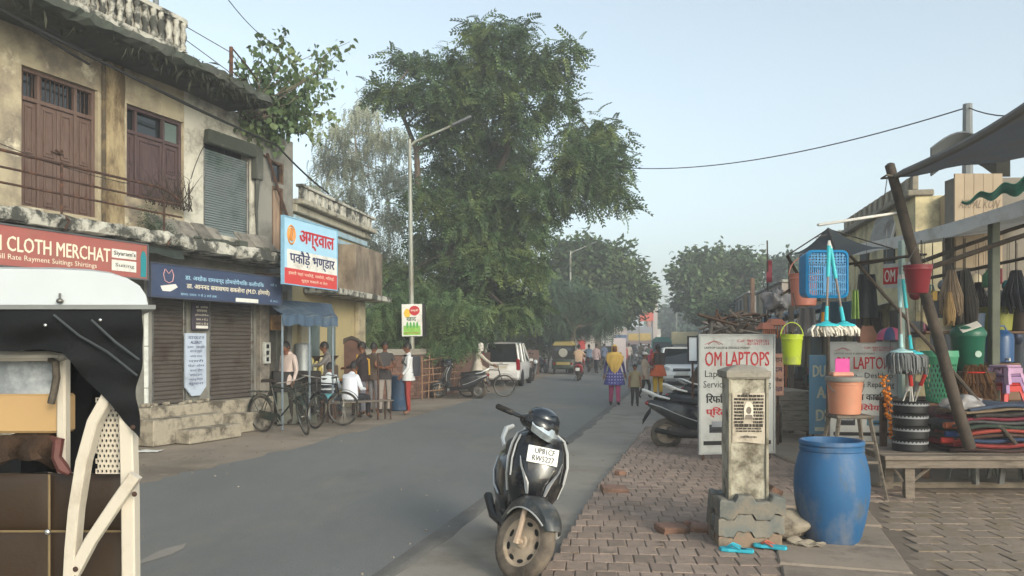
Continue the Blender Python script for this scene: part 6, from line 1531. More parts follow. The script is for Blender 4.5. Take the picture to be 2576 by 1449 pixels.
tt_ = [o for o in COL.objects if o.get('label', '').startswith('red scooter ridden')][0]; mb.build('number_plate', WHITEP, tt_, world=True)
person('man in peach shirt riding the red scooter away from the camera', b - fwd * .28, rz_r + R(90), 1.70, rider_pose(), '#b89c82', '#5a5148', SKIN, 'short', SHOE, 'short', 1.12)
b = G(1482, 935); motorcycle('motorcycle of the rider in pale blue, ahead of the red scooter', b, rz_r, MCP, 0, None); person('rider in pale blue shirt on a motorcycle ahead of the red scooter', b - fwd * .2, rz_r + R(90), 1.70, rider_pose(), '#7d96b5', '#3c3f48', SKIN, 'short', SHOE, 'long', 1.1)
# cyclist in white beside the parked hatchback
rzc = R(8); b = (G(1192, 998) + G(1255, 999)) / 2; bicycle('old bicycle ridden by the person in white past the parked hatchback', b, rzc, 0, 0, BIKEF, None)
fw = Vector((math.cos(rzc), math.sin(rzc), 0)); cp_ = rider_pose(); cp_.update(pelvis=(0, .05, 1.02), spine=(0, .03, 1.17), chest=(0, -.03, 1.33), neckb=(0, -.06, 1.46), neckt=(0, -.09, 1.53), head=(0, -.12, 1.63), shL=(.16, -.04, 1.42), shR=(-.16, -.04, 1.42), hipL=(.10, .02, .98), hipR=(-.10, .02, .98), knL=(.12, -.26, .66), anL=(.11, -.12, .30), toL=(.11, -.25, .24), knR=(-.12, -.32, .84), anR=(-.11, -.22, .50), toR=(-.11, -.34, .46), wrL=(.26, -.50, 1.05), wrR=(-.26, -.50, 1.05), elL=(.24, -.26, 1.2), elR=(-.24, -.26, 1.2))
t, s, J = person('cyclist in loose white clothes with red scarf riding past the parked hatchback', b - fw * .27, rzc + R(90), 1.62, cp_, '#b9b2a6', '#a79b8c', SKIN, 'none', SHOE, 'long', 1.1, 1.4)
wrap(t, s, mat('white_head_cloth', '#bdb7ae', var=.1), J, 'head_cloth'); mb = MB()
mb.sheet(lambda a, b_: ((.1 + .03 * math.sin(b_ * 9)) * s, (-.14 + .14 * a + .02 * math.sin(b_ * 5)) * s, (1.62 - .55 * b_) * s), 6, 12, .01); mb.sheet(lambda a, b_: ((-.17 + .34 * a) * s, (-.17 - .02 * math.sin(a * 9)) * s, (1.40 - .12 * b_ + .03 * math.sin(a * 4)) * s), 8, 4, .01); mb.build('red_scarf', mat('red_scarf', '#9c3038', var=.15), t)
kurta(t, s, mat('white_kurta', '#b5ada0', var=.12, scale=6), .80, 1.42, .28, cy=.0)
# stall group on the left
STG = None
t, s, J = person('person in white top and red trousers with dark backpack standing by the lamp post', G(1026, 1043), R(-75), 1.66, {'elL': (.2, -.02, 1.13), 'wrL': (.18, -.16, .95)}, '#c4c6c8', '#8a3630', SKIN, 'short', mat('tan_shoe', '#7a5a48'), 'long', 1.0, 1.02)
kurta(t, s, mat('white_shirt', '#c4c6c8', var=.05), .82, 1.38, .20, name='shirt')
mb = MB(); mb.loft([[((-.13 + .26 * f_) * s, y_ * s, z * s) for (f_, y_) in ((0, .10), (1, .10), (1.02, .2), (.8, .29), (.2, .29), (-.02, .2))] for z in (.92, .96, 1.2, 1.36, 1.40)]); mb.build('backpack', mat('dark_backpack', '#23262e', var=.15), t)
for sg in (-1, 1): mb = MB(); mb.tube([(sg * .1 * s, .1 * s, 1.38 * s), (sg * .12 * s, -.06 * s, 1.42 * s), (sg * .13 * s, -.13 * s, 1.25 * s), (sg * .14 * s, .1 * s, 1.0 * s)], .018 * s, 5); mb.build('strap', CANV, t)
fold = {'elL': (.24, -.05, 1.12), 'wrL': (.02, -.22, 1.10), 'elR': (-.24, -.05, 1.12), 'wrR': (-.02, -.25, 1.07)}
person('man in dark tee and grey trousers standing arms folded by the blue barrel', G(968, 1040), R(20), 1.70, fold, '#3b3738', '#8c8580', SKIN, 'short', SHOE, 'short', 1.05)
t, s, J = person('person in black top with yellow scarf standing at the snack stall counter', G(912, 1047), R(-95), 1.68, {'elL': (.22, -.15, 1.15), 'wrL': (.12, -.36, 1.12)}, '#2a2022', '#70707a', SKIN, 'short', SHOE, 'long', 1.0)
mb = MB(); mb.tube([(.08 * s, -.10 * s, 1.42 * s), (.06 * s, -.14 * s, 1.2 * s), (.07 * s, -.13 * s, .9 * s)], .022 * s, 6); mb.tube([(-.08 * s, -.08 * s, 1.42 * s), (-.1 * s, .12 * s, 1.3 * s), (-.08 * s, .14 * s, .95 * s)], .022 * s, 6); mb.build('yellow_scarf', mat('mustard_scarf', '#b58c2e', var=.1), t)
person('man in grey trousers and brown shirt standing between the seated man and the barrel', G(940, 1040), R(150), 1.66, fold, '#4b4038', '#6d6b70', SKIN, 'short', SHOE, 'long', 1.0)
sy_ = 17.6
person('man in pale pink shirt standing in the stall doorway looking down', P(724, 1042, 16.4).xy.to_3d() + Vector((0, 0, .0)), R(-30), 1.70, {'head': (0, -.06, 1.58), 'elL': (.25, .0, 1.12), 'wrL': (.26, -.10, .88)}, '#b8a8a2', '#2e2a28', SKIN, 'short', SHOE, 'long', 1.02)
person('man in grey shirt cooking behind the tall pot of the snack stall', P(822, 1040, 18.3).xy.to_3d(), R(-70), 1.70, {'head': (0, -.06, 1.58), 'elL': (.22, -.16, 1.18), 'wrL': (.14, -.38, 1.14), 'elR': (-.22, -.16, 1.18), 'wrR': (-.14, -.38, 1.14)}, '#6c6a6a', '#3a3a3e', SKIN, 'short', SHOE, 'long', 1.08)
sit = dict(pelvis=(0, .03, .50), spine=(0, .04, .66), chest=(0, -.01, .84), neckb=(0, -.04, .98), neckt=(0, -.07, 1.06), head=(0, -.12, 1.15), shL=(.17, -.01, .94), shR=(-.17, -.01, .94), elL=(.24, -.08, .68), elR=(-.24, -.08, .68), wrL=(.16, -.30, .66), wrR=(-.16, -.30, .66), hipL=(.10, -.02, .48), hipR=(-.10, -.02, .48), knL=(.14, -.42, .50), knR=(-.14, -.42, .50), anL=(.14, -.40, .09), anR=(-.14, -.40, .09), toL=(.15, -.53, .035), toR=(-.15, -.53, .035))
t, s, J = person('seated man in plain white shirt and dark trousers, back to the road', P(882, 1052, 17.2).xy.to_3d(), R(150), 1.70, sit, '#cdd2dc', '#24242a', SKIN, 'short', SHOE, 'long', 1.12, 1.05)
mb = MB(); mb.loft([[((.18 + .02 * f_) * math.cos(a) * s, (.02 + (.13 + .02 * f_) * math.sin(a) + .0) * s, (.92 - .46 * f_) * s) for a in np.linspace(0, 6.283, 20, endpoint=False)] for f_ in np.linspace(0, 1, 6)]); mb.build('shirt', mat('white_cotton', '#d2d7e2', rough=.9, var=.05, bump=.25, bscale=14), t)
t, s, J = person('seated person in white shirt with dark and teal stripes, hunched over the stall table', P(826, 1050, 17.5).xy.to_3d(), R(175), 1.66, sit, '#c3ccd2', '#3a4350', SKIN, 'short', SHOE, 'long', 1.1)
for z, h, c_ in ((.62, .035, '#1d2430'), (.74, .03, '#1d2430'), (.52, .05, '#4f8f9c')):
 mb = MB(); mb.loft([[(.185 * math.cos(a) * s, (.03 + .135 * math.sin(a)) * s, (z + q) * s) for a in np.linspace(0, 6.283, 20, endpoint=False)] for q in (-h, h)]); mb.build('stripe', mat('stripe_' + c_[1:], c_), t)
# far walkers
fr_ = random.Random(41); cols_ = ['#b8a0a0', '#6d7a94', '#a85a5a', '#c9c2b8', '#4c5a52', '#8a7a66', '#3a3a44', '#b58a4a', '#6a4a6a', '#9aa5ae', '#c7b2b2', '#55606e']
spots = [(1500, 44, 'white'), (1520, 52, 'grey'), (1572, 46, 'red'), (1582, 58, 'pale'), (1632, 50, 'green'), (1612, 64, 'tan'), (1596, 72, 'dark'), (1560, 66, 'ochre'), (1545, 78, 'plum'), (1690, 60, 'blue grey'), (1625, 84, 'pink'), (1572, 90, 'slate')]
for k, (u, y, w) in enumerate(spots):
 person(f'far pedestrian in {w} shirt, {("nearest of the far crowd", "behind the blue rider", "just right of the woman in yellow scarf", "behind the red shirted walker", "behind the woman in orange", "left of the green tempo", "walking mid road in the distance", "near the distant stalls", "at the far stalls left", "by the white car", "beside the green tempo", "last figure down the road")[k]}', (X(u, y), y, 0), fr_.choice((0, 3.14, .6, 2.6)), fr_.uniform(1.58, 1.72), WALKA, cols_[k], fr_.choice(('#33333a', '#5a4a42', '#6a6a70')), SKIN, 'short', SHOE, 'long', 1.05, 1.1, group='pedestrians far down the street')
# ------------------------------------------------------------------ right side: pillar, barrel, bench, stalls
CONCP = mat('yellowish_worn_pillar', '#aca797', rough=.95, var=.15, scale=2.5, bump=.5, bscale=25, dirt='#5f584b', dscale=3.0, dlo=.46, dhi=.62, dirt2='#b0a993', d2scale=4, d2lo=.6, d2hi=.75)
CONCG = mat('grey_worn_cap', '#8f897e', rough=.95, var=.16, scale=5, bump=.5, bscale=30, dirt='#4b463f', dscale=5)
py = 6.5; px = X(1871, py)
pl = thing('marker_pillar', 'short concrete marker pillar with pasted notice standing on stacked paving blocks', 'pillar', (px, py, 0), R(-3))
def sqring(h, z, j=0, r_=random.Random(3)): return [(sx * h + r_.uniform(-j, j), sy * h + r_.uniform(-j, j), z) for (sx, sy) in ((-1, -1), (0, -1.0), (1, -1), (1, 0), (1, 1), (0, 1), (-1, 1), (-1, 0))]
mb = MB(); mb.loft([sqring(.146, z, .004) for z in np.linspace(.36, 1.375, 12)], sm=False); mb.build('shaft', CONCP, pl)
for sg in (-1, 1): mb = MB(); mb.box(sg * .147 - .012, sg * .147 + .012, -.165, -.14, .36, 1.37, .004); mb.build('edge_strip', mat('edge_strip_grey', '#8c8676', dirt='#5b5548', dscale=6), pl)
mb = MB(); mb.loft([sqring(.165, 1.37, .003), sqring(.176, 1.385, .004), sqring(.176, 1.43, .004), sqring(.14, 1.45, .008), sqring(.07, 1.475, .006), sqring(.01, 1.48)], sm=False); mb.build('cap', CONCG, pl)
PAPER = mat('newsprint_notice', '#b0a696', rough=.9, var=.06, dirt='#8f8575', dscale=8)
M0 = Matrix()
mb = MB(); mb.sheet(lambda a, b: (-.128 + .256 * a, -.158 - .004 - .003 * math.sin(a * 9 + b * 4), 1.26 - b * .40 + .006 * math.sin(a * 5) * b), 8, 10, .001); pp_ = mb.build('pasted_notice', PAPER, pl)
PINK_ = mat('notice_dark_print', '#3d3731', rough=.9, var=.2, scale=40)
nr = random.Random(5)
mb = MB()
for row in range(9):
 z = 1.235 - row * .026
 for sg in (-1, 1):
  x = .035 if sg > 0 else -.115; xe = .115 if sg > 0 else -.04
  if row < 2: xe = .115 if sg > 0 else -.01; x = .0 if sg > 0 else (-.09 if row == 0 else -.115)
  while x < xe:
   w = nr.uniform(.008, .03); mb.box(x, min(x + w, xe), -.1695, -.1685, z - .0085, z + .0085); x += w + .005
for row, (z, h, x0, x1) in enumerate(((1.0, .012, -.11, .11), (.975, .006, -.1, .1), (.955, .005, -.1, .1))):
 x = x0
 while x < x1: w = nr.uniform(.01, .035); mb.box(x, min(x + w, x1), -.1695, -.1685, z - h, z + h); x += w + .006
stuff(mb.build('printed_lines', PINK_, pp_))
mb = MB(); mb.add([(.0 + .037 * math.cos(a), -.1692, 1.13 + .06 * math.sin(a)) for a in np.linspace(0, math.pi, 12)] + [(-.037, -.1692, 1.05), (.037, -.1692, 1.05)], [tuple(range(14))]); mb.build('portrait_arch', mat('notice_pale', '#c8c0b0'), pp_, recalc=False)
mb = MB(); mb.add([(.021 * math.cos(a), -.1699, 1.12 + .03 * math.sin(a)) for a in np.linspace(0, 6.28, 12, endpoint=False)], [tuple(range(12))]); mb.add([(-.035, -.1699, 1.05), (.035, -.1699, 1.05), (.025, -.1699, 1.085), (-.025, -.1699, 1.085)], [(0, 1, 2, 3)]); mb.build('portrait', mat('notice_grey', '#6d645a'), pp_, recalc=False)
lettering(pp_, 'निवेदक', .13, .022, (0, -.1699, .91), PINK_, .01); lettering(pp_, 'सूचना', .06, .03, (-.02, -.17, 1.245), PINK_, .02)
# stack of interlocking blocks round its foot
INTER = mat('dark_interlock_block', '#6b6e6b', rough=.92, var=.16, scale=5, bump=.4, bscale=35, dirt='#8d7c66', dscale=2.5, dlo=.42, dhi=.7, rnd=.14)
base = thing('paver_stack', 'three courses of grey interlocking pavers stacked round the foot of the marker pillar', 'paver stack', (px - .0, py, 0), R(-3))
def wavy(w, d, z0, z1, sd):
 r_ = random.Random(sd); mb = MB(); n = 18
 def row(y, z, ins): return [(-w + ins + (2 * w - 2 * ins) * k / n, y, z + .022 * (1 if (k // 5) % 2 else -1) * (1 if 1 < k < n - 1 else .5) + r_.uniform(-.004, .004)) for k in range(n + 1)]
 f0, f1, f2, f3 = row(-d, z0, 0), row(-d, z1 - .012, 0), row(-d + .012, z1, .012), row(d, z1, .012)
 V = f0 + f1 + f2 + f3 + row(d, z0, 0); m = n + 1; F = []
 for r0 in range(4):
  for k in range(n): F.append((r0 * m + k, r0 * m + k + 1, (r0 + 1) * m + k + 1, (r0 + 1) * m + k))
 F.append(tuple(r0 * m for r0 in range(5))); F.append(tuple(r0 * m + n for r0 in range(4, -1, -1)))
 mb.add(V, F); return mb
for k, (z0, z1, w, dx, m_) in enumerate(((.02, .145, .245, -.01, mat('earthy_block', '#837160', rough=.92, var=.16, bump=.4, dirt='#6f7068', dscale=3)), (.152, .285, .255, .0, INTER), (.292, .43, .255, .01, INTER))):
 for (yy, dd) in ((-.165, .095), (.165, .095)):
  o = wavy(w, dd, 0, z1 - z0, k * 7 + int(yy * 100)).build('block', m_, base); o.location = (dx, yy, z0)
 for sg in (-1, 1):
  mb = MB(); mb.box(-.045, .045, -.068, .068, 0, z1 - z0 - .03, .008); o = mb.build('block', m_, base); o.location = (dx + sg * .205, 0, z0)
mb = MB(); mb.box(-.06, .06, -.05, .05, -.045, .045, .01); o = mb.build('brick', mat('red_broken_brick', '#7d5f4f'), base); o.location = (.27, .12, .42); o.rotation_euler = (.2, .5, .4)
# blue drum
bc_ = (X(2092, 6.47), 6.47)
BLUEPL = mat('blue_drum_plastic', '#245580', rough=.55, var=.16, scale=3, dirt='#77777a', dscale=2.6, dlo=.48, dhi=.75, dirt2='#4a5560', d2scale=9, d2lo=.56, d2hi=.7, stretch=(1, 1, .5), bump=.08, bscale=20)
dr = thing('plastic_drum', 'open blue plastic drum standing on the stone slabs beside the marker pillar', 'drum', (bc_[0], bc_[1], .05))
prof = [(.17, 0), (.205, .006), (.225, .05), (.262, .2), (.288, .36), (.293, .46), (.284, .58), (.262, .68), (.246, .725), (.243, .735), (.25, .742), (.25, .765), (.243, .772), (.243, .78), (.252, .788), (.252, .812), (.246, .82), (.228, .82), (.224, .80), (.224, .60), (.2, .55)]
mb = MB(); mb.lathe(prof, 40, cap=False, wob=lambda a, z: .006 * math.sin(2 * a + 1) + .003 * math.sin(5 * a)); mb.build('body', BLUEPL, dr)
mb = MB(); mb.lathe([(.215, .55), (.001, .55)], 30, cap=False); mb.build('water', mat('dark_water', '#2a3138', rough=.1, var=.1), dr)
mb = MB(); mb.lathe([(.17, .0), (.001, .0)], 30, cap=False); mb.build('bottom', BLUEPL, dr)
# crumpled woven sack
def crumple(name, label, cat, c, r, m, seed, amp=.35, n=34, flat_z=True, group=None, freq=3.0):
 g_ = random.Random(seed); ph = [(g_.uniform(-1, 1) * freq, g_.uniform(-1, 1) * freq, g_.uniform(-1, 1) * freq, g_.uniform(0, 6.28)) for _ in range(10)]
 t = thing(name, label, cat, c, 0, group); mb = MB()
 def f(p):
  q = Vector((p[0] / r[0], p[1] / r[1], p[2] / r[2])); s_ = 0
  for i, (a, b, cc, d) in enumerate(ph): s_ += (1 - 2 * abs(math.sin(a * q.x + b * q.y + cc * q.z + d))) * (.5 if i > 5 else .3) / (1 + i * .12)
  k = 1 + amp * s_ * .45; return [p[0] * k, p[1] * k, max(p[2] * k, -r[2] * .96) if flat_z else p[2] * k]
 mb.ell((0, 0, r[2]), r, n, n // 2, f); mb.build('body', m, t, ang=60); return t
SACK = mat('dirty_woven_sack', '#8f8677', rough=.85, var=.18, scale=5, dirt='#5b5146', dscale=5, dlo=.48, dhi=.62, bump=.35, bscale=60)
sk = crumple('woven_sack', 'crumpled dirty white woven sack lying between the pillar blocks and the blue drum', 'sack', G(1992, 1385) + Vector((0, .1, .05)), (.20, .17, .13), SACK, 3, .5, freq=2.0)
mb = MB(); mb.sheet(lambda a, b: (-.05 + .27 * a + .02 * math.sin(b * 9), -.16 - .09 * math.sin(a * 3) * b - .02, .012 + .06 * (1 - a) * (1 - b) + .02 * abs(math.sin(a * 8 + b * 3))), 16, 10, .006); mb.build('loose_flap', SACK, sk)
mb = MB(); mb.sheet(lambda a, b: (-.10 + .10 * a + .12 * b * a, -.03 - .08 * a + .1 * b, .34 * (1 - a) ** 1.2 + .05 * b + .015 * math.sin(a * 14)), 14, 8, .005); mb.build('loose_flap', SACK, sk)
# slippers
SLIP = mat('turquoise_rubber', '#2fa3b8', rough=.6, var=.08)
for k, (u, v, rz, lab) in enumerate(((1853, 1405, R(160), 'turquoise flip flop on the bricks, the left one of the pair, lying sole up'), (1937, 1399, R(150), 'turquoise flip flop nearest the sack, its strap upward'))):
 t = thing('slipper', lab, 'slipper', G(u, v) + Vector((0, 0, .055)), rz, 'turquoise slippers below the pillar')
 o = [(-.13, .0), (-.12, .035), (-.06, .036), (0, .033), (.06, .045), (.11, .04), (.135, 0), (.11, -.042), (.06, -.045), (0, -.033), (-.06, -.036), (-.12, -.035)]
 mb = MB(); mb.loft([[(x * .98, y * .95, 0 + .01 * k) for x, y in o], [(x, y, .008 + .01 * k) for x, y in o], [(x * .97, y * .95, .024 + .01 * k) for x, y in o]], sm=False); mb.build('sole', SLIP, t)
 for sg in (-1, 1): mb = MB(); mb.tube([(.07, 0, .03), (.03, sg * .03, .055), (-.03, sg * .038, .03)], .008, 6); mb.build('strap', SLIP if k == 0 else mat('coral_strap', '#b5604e'), t)
 if k == 0: mb = MB(); mb.ell((-.05, 0, .025), (.03, .022, .002), 10, 4); mb.build('worn_patch', mat('dark_wear', '#1d3a44'), t)
# tall stool with bucket
sy = 8.35
stl = thing('tall_stool', 'tall weathered wooden stool carrying the peach coloured bucket', 'stool', (X(2136, sy), sy, .01))
mb = MB(); mb.box(-.195, .195, -.17, .17, .865, .90, .008); mb.build('seat', WOODG, stl)
for (a, b) in ((-1, -1), (1, -1), (-1, 1), (1, 1)): mb = MB(); mb.tube([(a * .16, b * .13, .865), (a * .30, b * .22, 0)], [.024, .02], 4); mb.build('leg', WOODG, stl)
for z, f in ((.42, .232), (.62, .20)):
 for b in (-1, 1): mb = MB(); mb.box(-f, f, b * f * .76 - .012, b * f * .76 + .012, z - .015, z + .015, .003); mb.build('rung', WOODG, stl)
for sg in (-1, 1): mb = MB(); mb.box(sg * .21 - .012, sg * .21 + .012, -.15, .15, .5, .53, .003); mb.build('rung', WOODG, stl)
def bucket(name, label, c, rt, rb, h, m, lid=None, handle=True, hang=None, ribs=True, cat='bucket', group=None, swing=0):
 t = thing(name, label, cat, c, 0, group)
 mb = MB(); pr_ = [(rb * .9, 0), (rb, .008), (rb + (rt - rb) * .8, h * .8)]
 if ribs: pr_ += [(rt * .98, h * .82), (rt * 1.02, h * .83), (rt * 1.02, h * .86), (rt * .98, h * .87)]
 pr_ += [(rt, h * .97), (rt * 1.06, h * .975), (rt * 1.06, h), (rt * .97, h), (rb * .95, .03), (.001, .03)]
 mb.lathe(pr_, 28, cap=False); mb.lathe([(rb * .9, 0), (.001, 0)], 20, cap=False); mb.build('body', m, t)
 if lid: mb = MB(); mb.lathe([(rt * 1.08, h - .035), (rt * 1.1, h - .03), (rt * 1.1, h + .012), (rt * 1.0, h + .016), (.001, h + .014)], 28, cap=False); mb.build('lid', lid, t)
 if handle:
  mb = MB(); mb.M = Matrix.Rotation(swing, 4, 'Z'); hr = rt * 1.08
  mb.tube([(hr * math.cos(a), -.0 if not lid else -abs(math.sin(a)) * rt * .75, h * .93 + (hr * 1.25 * math.sin(a) if not lid else -hr * .9 * math.sin(a))) for a in np.linspace(0, math.pi, 14)], .006, 6); mb.build('handle', STEEL if lid else m, t)
 return t
bk = bucket('peach_bucket', 'dusty peach plastic bucket with grey lid standing on the tall stool', (X(2125, sy), sy, .912), .178, .155, .38, mat('peach_plastic', '#b67c62', rough=.5, var=.08, dirt='#a1907f', dscale=4, dlo=.55, dhi=.85), mat('grey_lid', '#7d7b76', rough=.6, var=.1))
t = thing('pink_card', 'bright pink card standing on the grey bucket lid', 'card', (X(2117, sy), sy - .02, 1.31))
mb = MB(); mb.box(-.075, .075, -.004, .004, .045, .185); mb.build('sheet', mat('magenta_card', '#c2458f', var=.05), t); mb = MB(); mb.box(-.12, .10, -.06, .06, 0, .045, .012); mb.build('base', mat('salmon_tray', '#c28a78', var=.08), t)
# bench with plastic stools below and goods on top
bn = thing('wooden_bench', 'long weathered wooden bench holding mats and rubber tubs', 'bench', (3.82, 8.5, 0))
BENW = mat('dusty_bench_wood', '#756b60', rough=.88, var=.22, scale=6, stretch=(1, 5, 5), dirt='#544b42', dscale=4, bump=.4, bscale=40)
for k in range(4):
 mb = MB(); y0 = -.36 + k * .185; mb.box(-.0 - .02 * (k % 2), 3.6, y0, y0 + .178, .455, .50 + .004 * (k % 2), .006); mb.build('plank', BENW, bn)
mb = MB(); mb.box(.02, 3.6, -.33, -.28, .37, .454, .004); mb.build('apron', BENW, bn)
for (x, y) in ((.30, -.24), (3.0, -.24), (.34, .30), (3.0, .30)): mb = MB(); mb.loft([[(x - .045, y - .035, 0), (x + .045, y - .035, 0), (x + .045, y + .035, 0), (x - .045, y + .035, 0)], [(x - .055, y - .035, .452), (x + .05, y - .035, .452), (x + .05, y + .035, .452), (x - .055, y + .035, .452)]], sm=False); mb.build('leg', BENW, bn)
for (x0, x1) in ((.34, .62), (.24, .08)): mb = MB(); mb.tube([(x0, -.24, .22), (x1, -.25, .45)], .016, 4); mb.build('brace', BENW, bn)
GSTL = mat('grey_moulded_plastic', '#6f6f6d', rough=.6, var=.1, dirt='#55524d', dscale=5)
def pstool(label, c, rz, m, h=.36, group=None, s=.17):
 t = thing('plastic_stool', label, 'stool', c, rz, group)
 mb = MB(); mb.box(-s, s, -s, s, h - .03, h, .015); mb.build('seat', m, t)
 for (a, b) in ((-1, -1), (1, -1), (1, 1), (-1, 1)):
  mb = MB(); q = s * .92; w = .052
  mb.loft([[(a * (q + .045), b * (q + .045), 0), (a * (q + .045 - w), b * (q + .045), 0), (a * (q + .045 - w), b * (q + .045 - .012), 0), (a * (q + .033), b * (q + .033), 0), (a * (q + .033), b * (q + .045 - w), 0), (a * (q + .045), b * (q + .045 - w), 0)], [(a * q, b * q, h - .03), (a * (q - w), b * q, h - .03), (a * (q - w), b * (q - .012), h - .03), (a * (q - .012), b * (q - .012), h - .03), (a * (q - .012), b * (q - w), h - .03), (a * q, b * (q - w), h - .03)]], sm=False); mb.build('leg', m, t)
 for sg in (-1, 1): mb = MB(); mb.box(-s, s, sg * s - .006, sg * s + .006, h - .10, h - .031, .003); mb.build('skirt', m, t)
 return t
pstool('grey plastic stool with open sides under the bench, the left of two', (X(2455, 9.0), 9.05, .09), .35, GSTL, .32, 'grey stools under the bench'); pstool('grey plastic stool under the bench, the right of two beside the edge', (X(2545, 9.0), 9.0, .09), -.2, GSTL, .32, 'grey stools under the bench')
TUB = mat('recycled_rubber', '#191a1c', rough=.6, var=.2, scale=8)
tz_ = .502
for k in range(4):
 t = thing('rubber_tub', ('black rubber tub at the bottom of the stack of four', 'black rubber tub second from the bottom of the stack', 'black rubber tub second from the top of the stack', 'top black rubber tub of the stack, holding toy sticks')[k], 'tub', (X(2290, 8.55) + (-.006, .008, -.004, .002)[k], 8.55, tz_ + k * .135), 0, 'black rubber tubs stacked on the bench')
 mb = MB(); mb.lathe([(.155, 0), (.172, .01), (.176, .05), (.17, .09), (.178, .125), (.182, .134), (.165, .134), (.155, .03), (.001, .03)], 30, cap=False); mb.build('body', TUB, t)
 mb = MB(); n = 30; mb.loft([[(.181 * math.cos(2 * math.pi * i / 60), .181 * math.sin(2 * math.pi * i / 60), .085), (.183 * math.cos(2 * math.pi * i / 60), .183 * math.sin(2 * math.pi * i / 60), .085 + (.032 if i % 2 else .012))] for i in range(61)], cap=False, closed=False, sm=False); mb.build('zigzag_band', mat('grey_zigzag', '#8b8d90', var=.1), t)
tr_ = random.Random(77)
REDT = mat('toy_red', '#b32b25', rough=.5, var=.08); WHT = mat('toy_white', '#c9c5bd', rough=.6, var=.06); ORG = mat('marigold_orange', '#c9761e', rough=.8, var=.25, scale=30)
for k in range(6):
 a = tr_.uniform(0, 6.28); b0 = Vector((X(2285, 8.55) + .07 * math.cos(a), 8.55 + .07 * math.sin(a), 1.0)); b1 = b0 + Vector((tr_.uniform(-.14, .12), tr_.uniform(-.06, .06), tr_.uniform(.2, .40)))
 t = thing('toy_stick', ('red flagged toy stick at the left of the rubber tub', 'white flagged toy stick leaning out of the rubber tub', 'grey flagged toy stick in the rubber tub', 'red flagged toy stick at the right of the rubber tub', 'white flagged toy stick standing straightest in the rubber tub', 'grey toy stick at the back of the rubber tub')[k], 'stick', b0, 0, 'toy sticks standing in the rubber tub'); m_ = (REDT, WHT, mat('toy_grey', '#777777'))[k % 3] if k != 7 else mat('toy_grey', '#777777')
 mb = MB(); mb.tube([b0, b0.lerp(b1, .55)], .008, 6); mb.build('stick', WHT, t, world=True); mb = MB(); mb.tube([b0.lerp(b1, .55), b1], [.02, .024], 8); mb.build('flag', m_, t, world=True)
t = thing('flower_garland', 'orange artificial flower garland hanging beside the toy sticks', 'garland', P(2232, 1110, 9.2)); mb = MB(); g_ = random.Random(2)
for k in range(60):
 f_ = k / 60; c = P(2222 + 26 * f_ + g_.uniform(-9, 9), 945 + 160 * f_, 9.2 + g_.uniform(-.04, .04)); q = g_.uniform(.015, .03); mb.ell(c, (q, q, q * .7), 6, 4)
stuff(mb.build('flowers', ORG, t, world=True)); mb = MB(); mb.tube([P(2220, 938, 9.2), P(2250, 1108, 9.2)], .004, 5); mb.build('string', BAMBOO, t, world=True)
# folded mats on the bench
cols = ['#3c2b28', '#7b2f2e', '#2c3a55', '#46332c', '#8a3a30', '#2f3a33', '#4a4a4c', '#6d2a38', '#35302e', '#7c6a56', '#3a4558', '#52302a']
mr_ = random.Random(15); z = .506
for k in range(11):
 h = mr_.uniform(.032, .052); x0 = X(2372, 8.6) + mr_.uniform(-.06, .06) + (.10 if k > 7 else 0); x1 = 6.1 + mr_.uniform(-.1, .2)
 t = thing('folded_mat', f'folded {("dark brown", "red", "navy", "brown", "brick red", "dark green", "grey", "maroon", "black brown", "tan", "slate blue", "rust brown")[k]} mat, {("lowest", "second", "third", "fourth", "fifth", "sixth", "seventh", "eighth", "ninth", "tenth", "topmost")[k]} of the pile on the bench', 'mat', ((x0 + x1) / 2, 8.6, z), mr_.uniform(-.05, .05), 'folded mats piled on the bench')
 w = (x1 - x0) / 2; mb = MB(); secs = []
 for i in range(15):
  x = -w + 2 * w * i / 14; dz = .012 * math.sin(i * .9 + k) - (.035 * (1 - i / 3) ** 2 if i < 3 else 0) * (k > 2)
  secs.append([(x, -.29, dz + h * .2), (x, -.302, dz + h * .5), (x, -.29, dz + h * .85), (x, -.2, dz + h), (x, .25, dz + h), (x, .25, dz)])
 mb.loft(secs); mb.build('cloth', mat('mat_cloth_%d' % k, cols[k], rough=.95, var=.25, scale=9, bump=.3, bscale=60, dirt='#6b625a', dscale=9, dlo=.6, dhi=.8), t); z += h * 1.0
for k, (u, v, c1, lab) in enumerate(((2395, 1108, '#9a3028', 'rolled red doormat end sticking out at the left of the mat pile'), (2405, 1092, '#2b3f68', 'rolled blue doormat with white edge at the left of the mat pile'), (2400, 1070, '#a05a3c', 'rolled rust doormat end above the red and blue ones'))):
 p = P(u, v, 8.36); t = thing('rolled_mat', lab, 'mat', p, R(-12 + k * 9), 'rolled doormats by the mat pile'); mb = MB(); mb.M = Matrix.Rotation(R(90), 4, 'Y'); mb.lathe([(.001, -.10), (.03, -.11), (.034, -.09), (.036, .10), (.001, .10)], 12, cap=False); mb.build('roll', mat('doormat%d' % k, c1, rough=.95, var=.2), t)
crumple('plastic_wrap', 'crumpled clear grey plastic sheet on top of the mat pile', 'plastic sheet', (X(2425, 8.5), 8.48, z - .12), (.26, .17, .10), mat('cloudy_plastic_wrap', '#8d8a8a', rough=.25, var=.25, scale=9, dirt='#5d5656', dscale=6, spec=.7), 9, .8, 40)
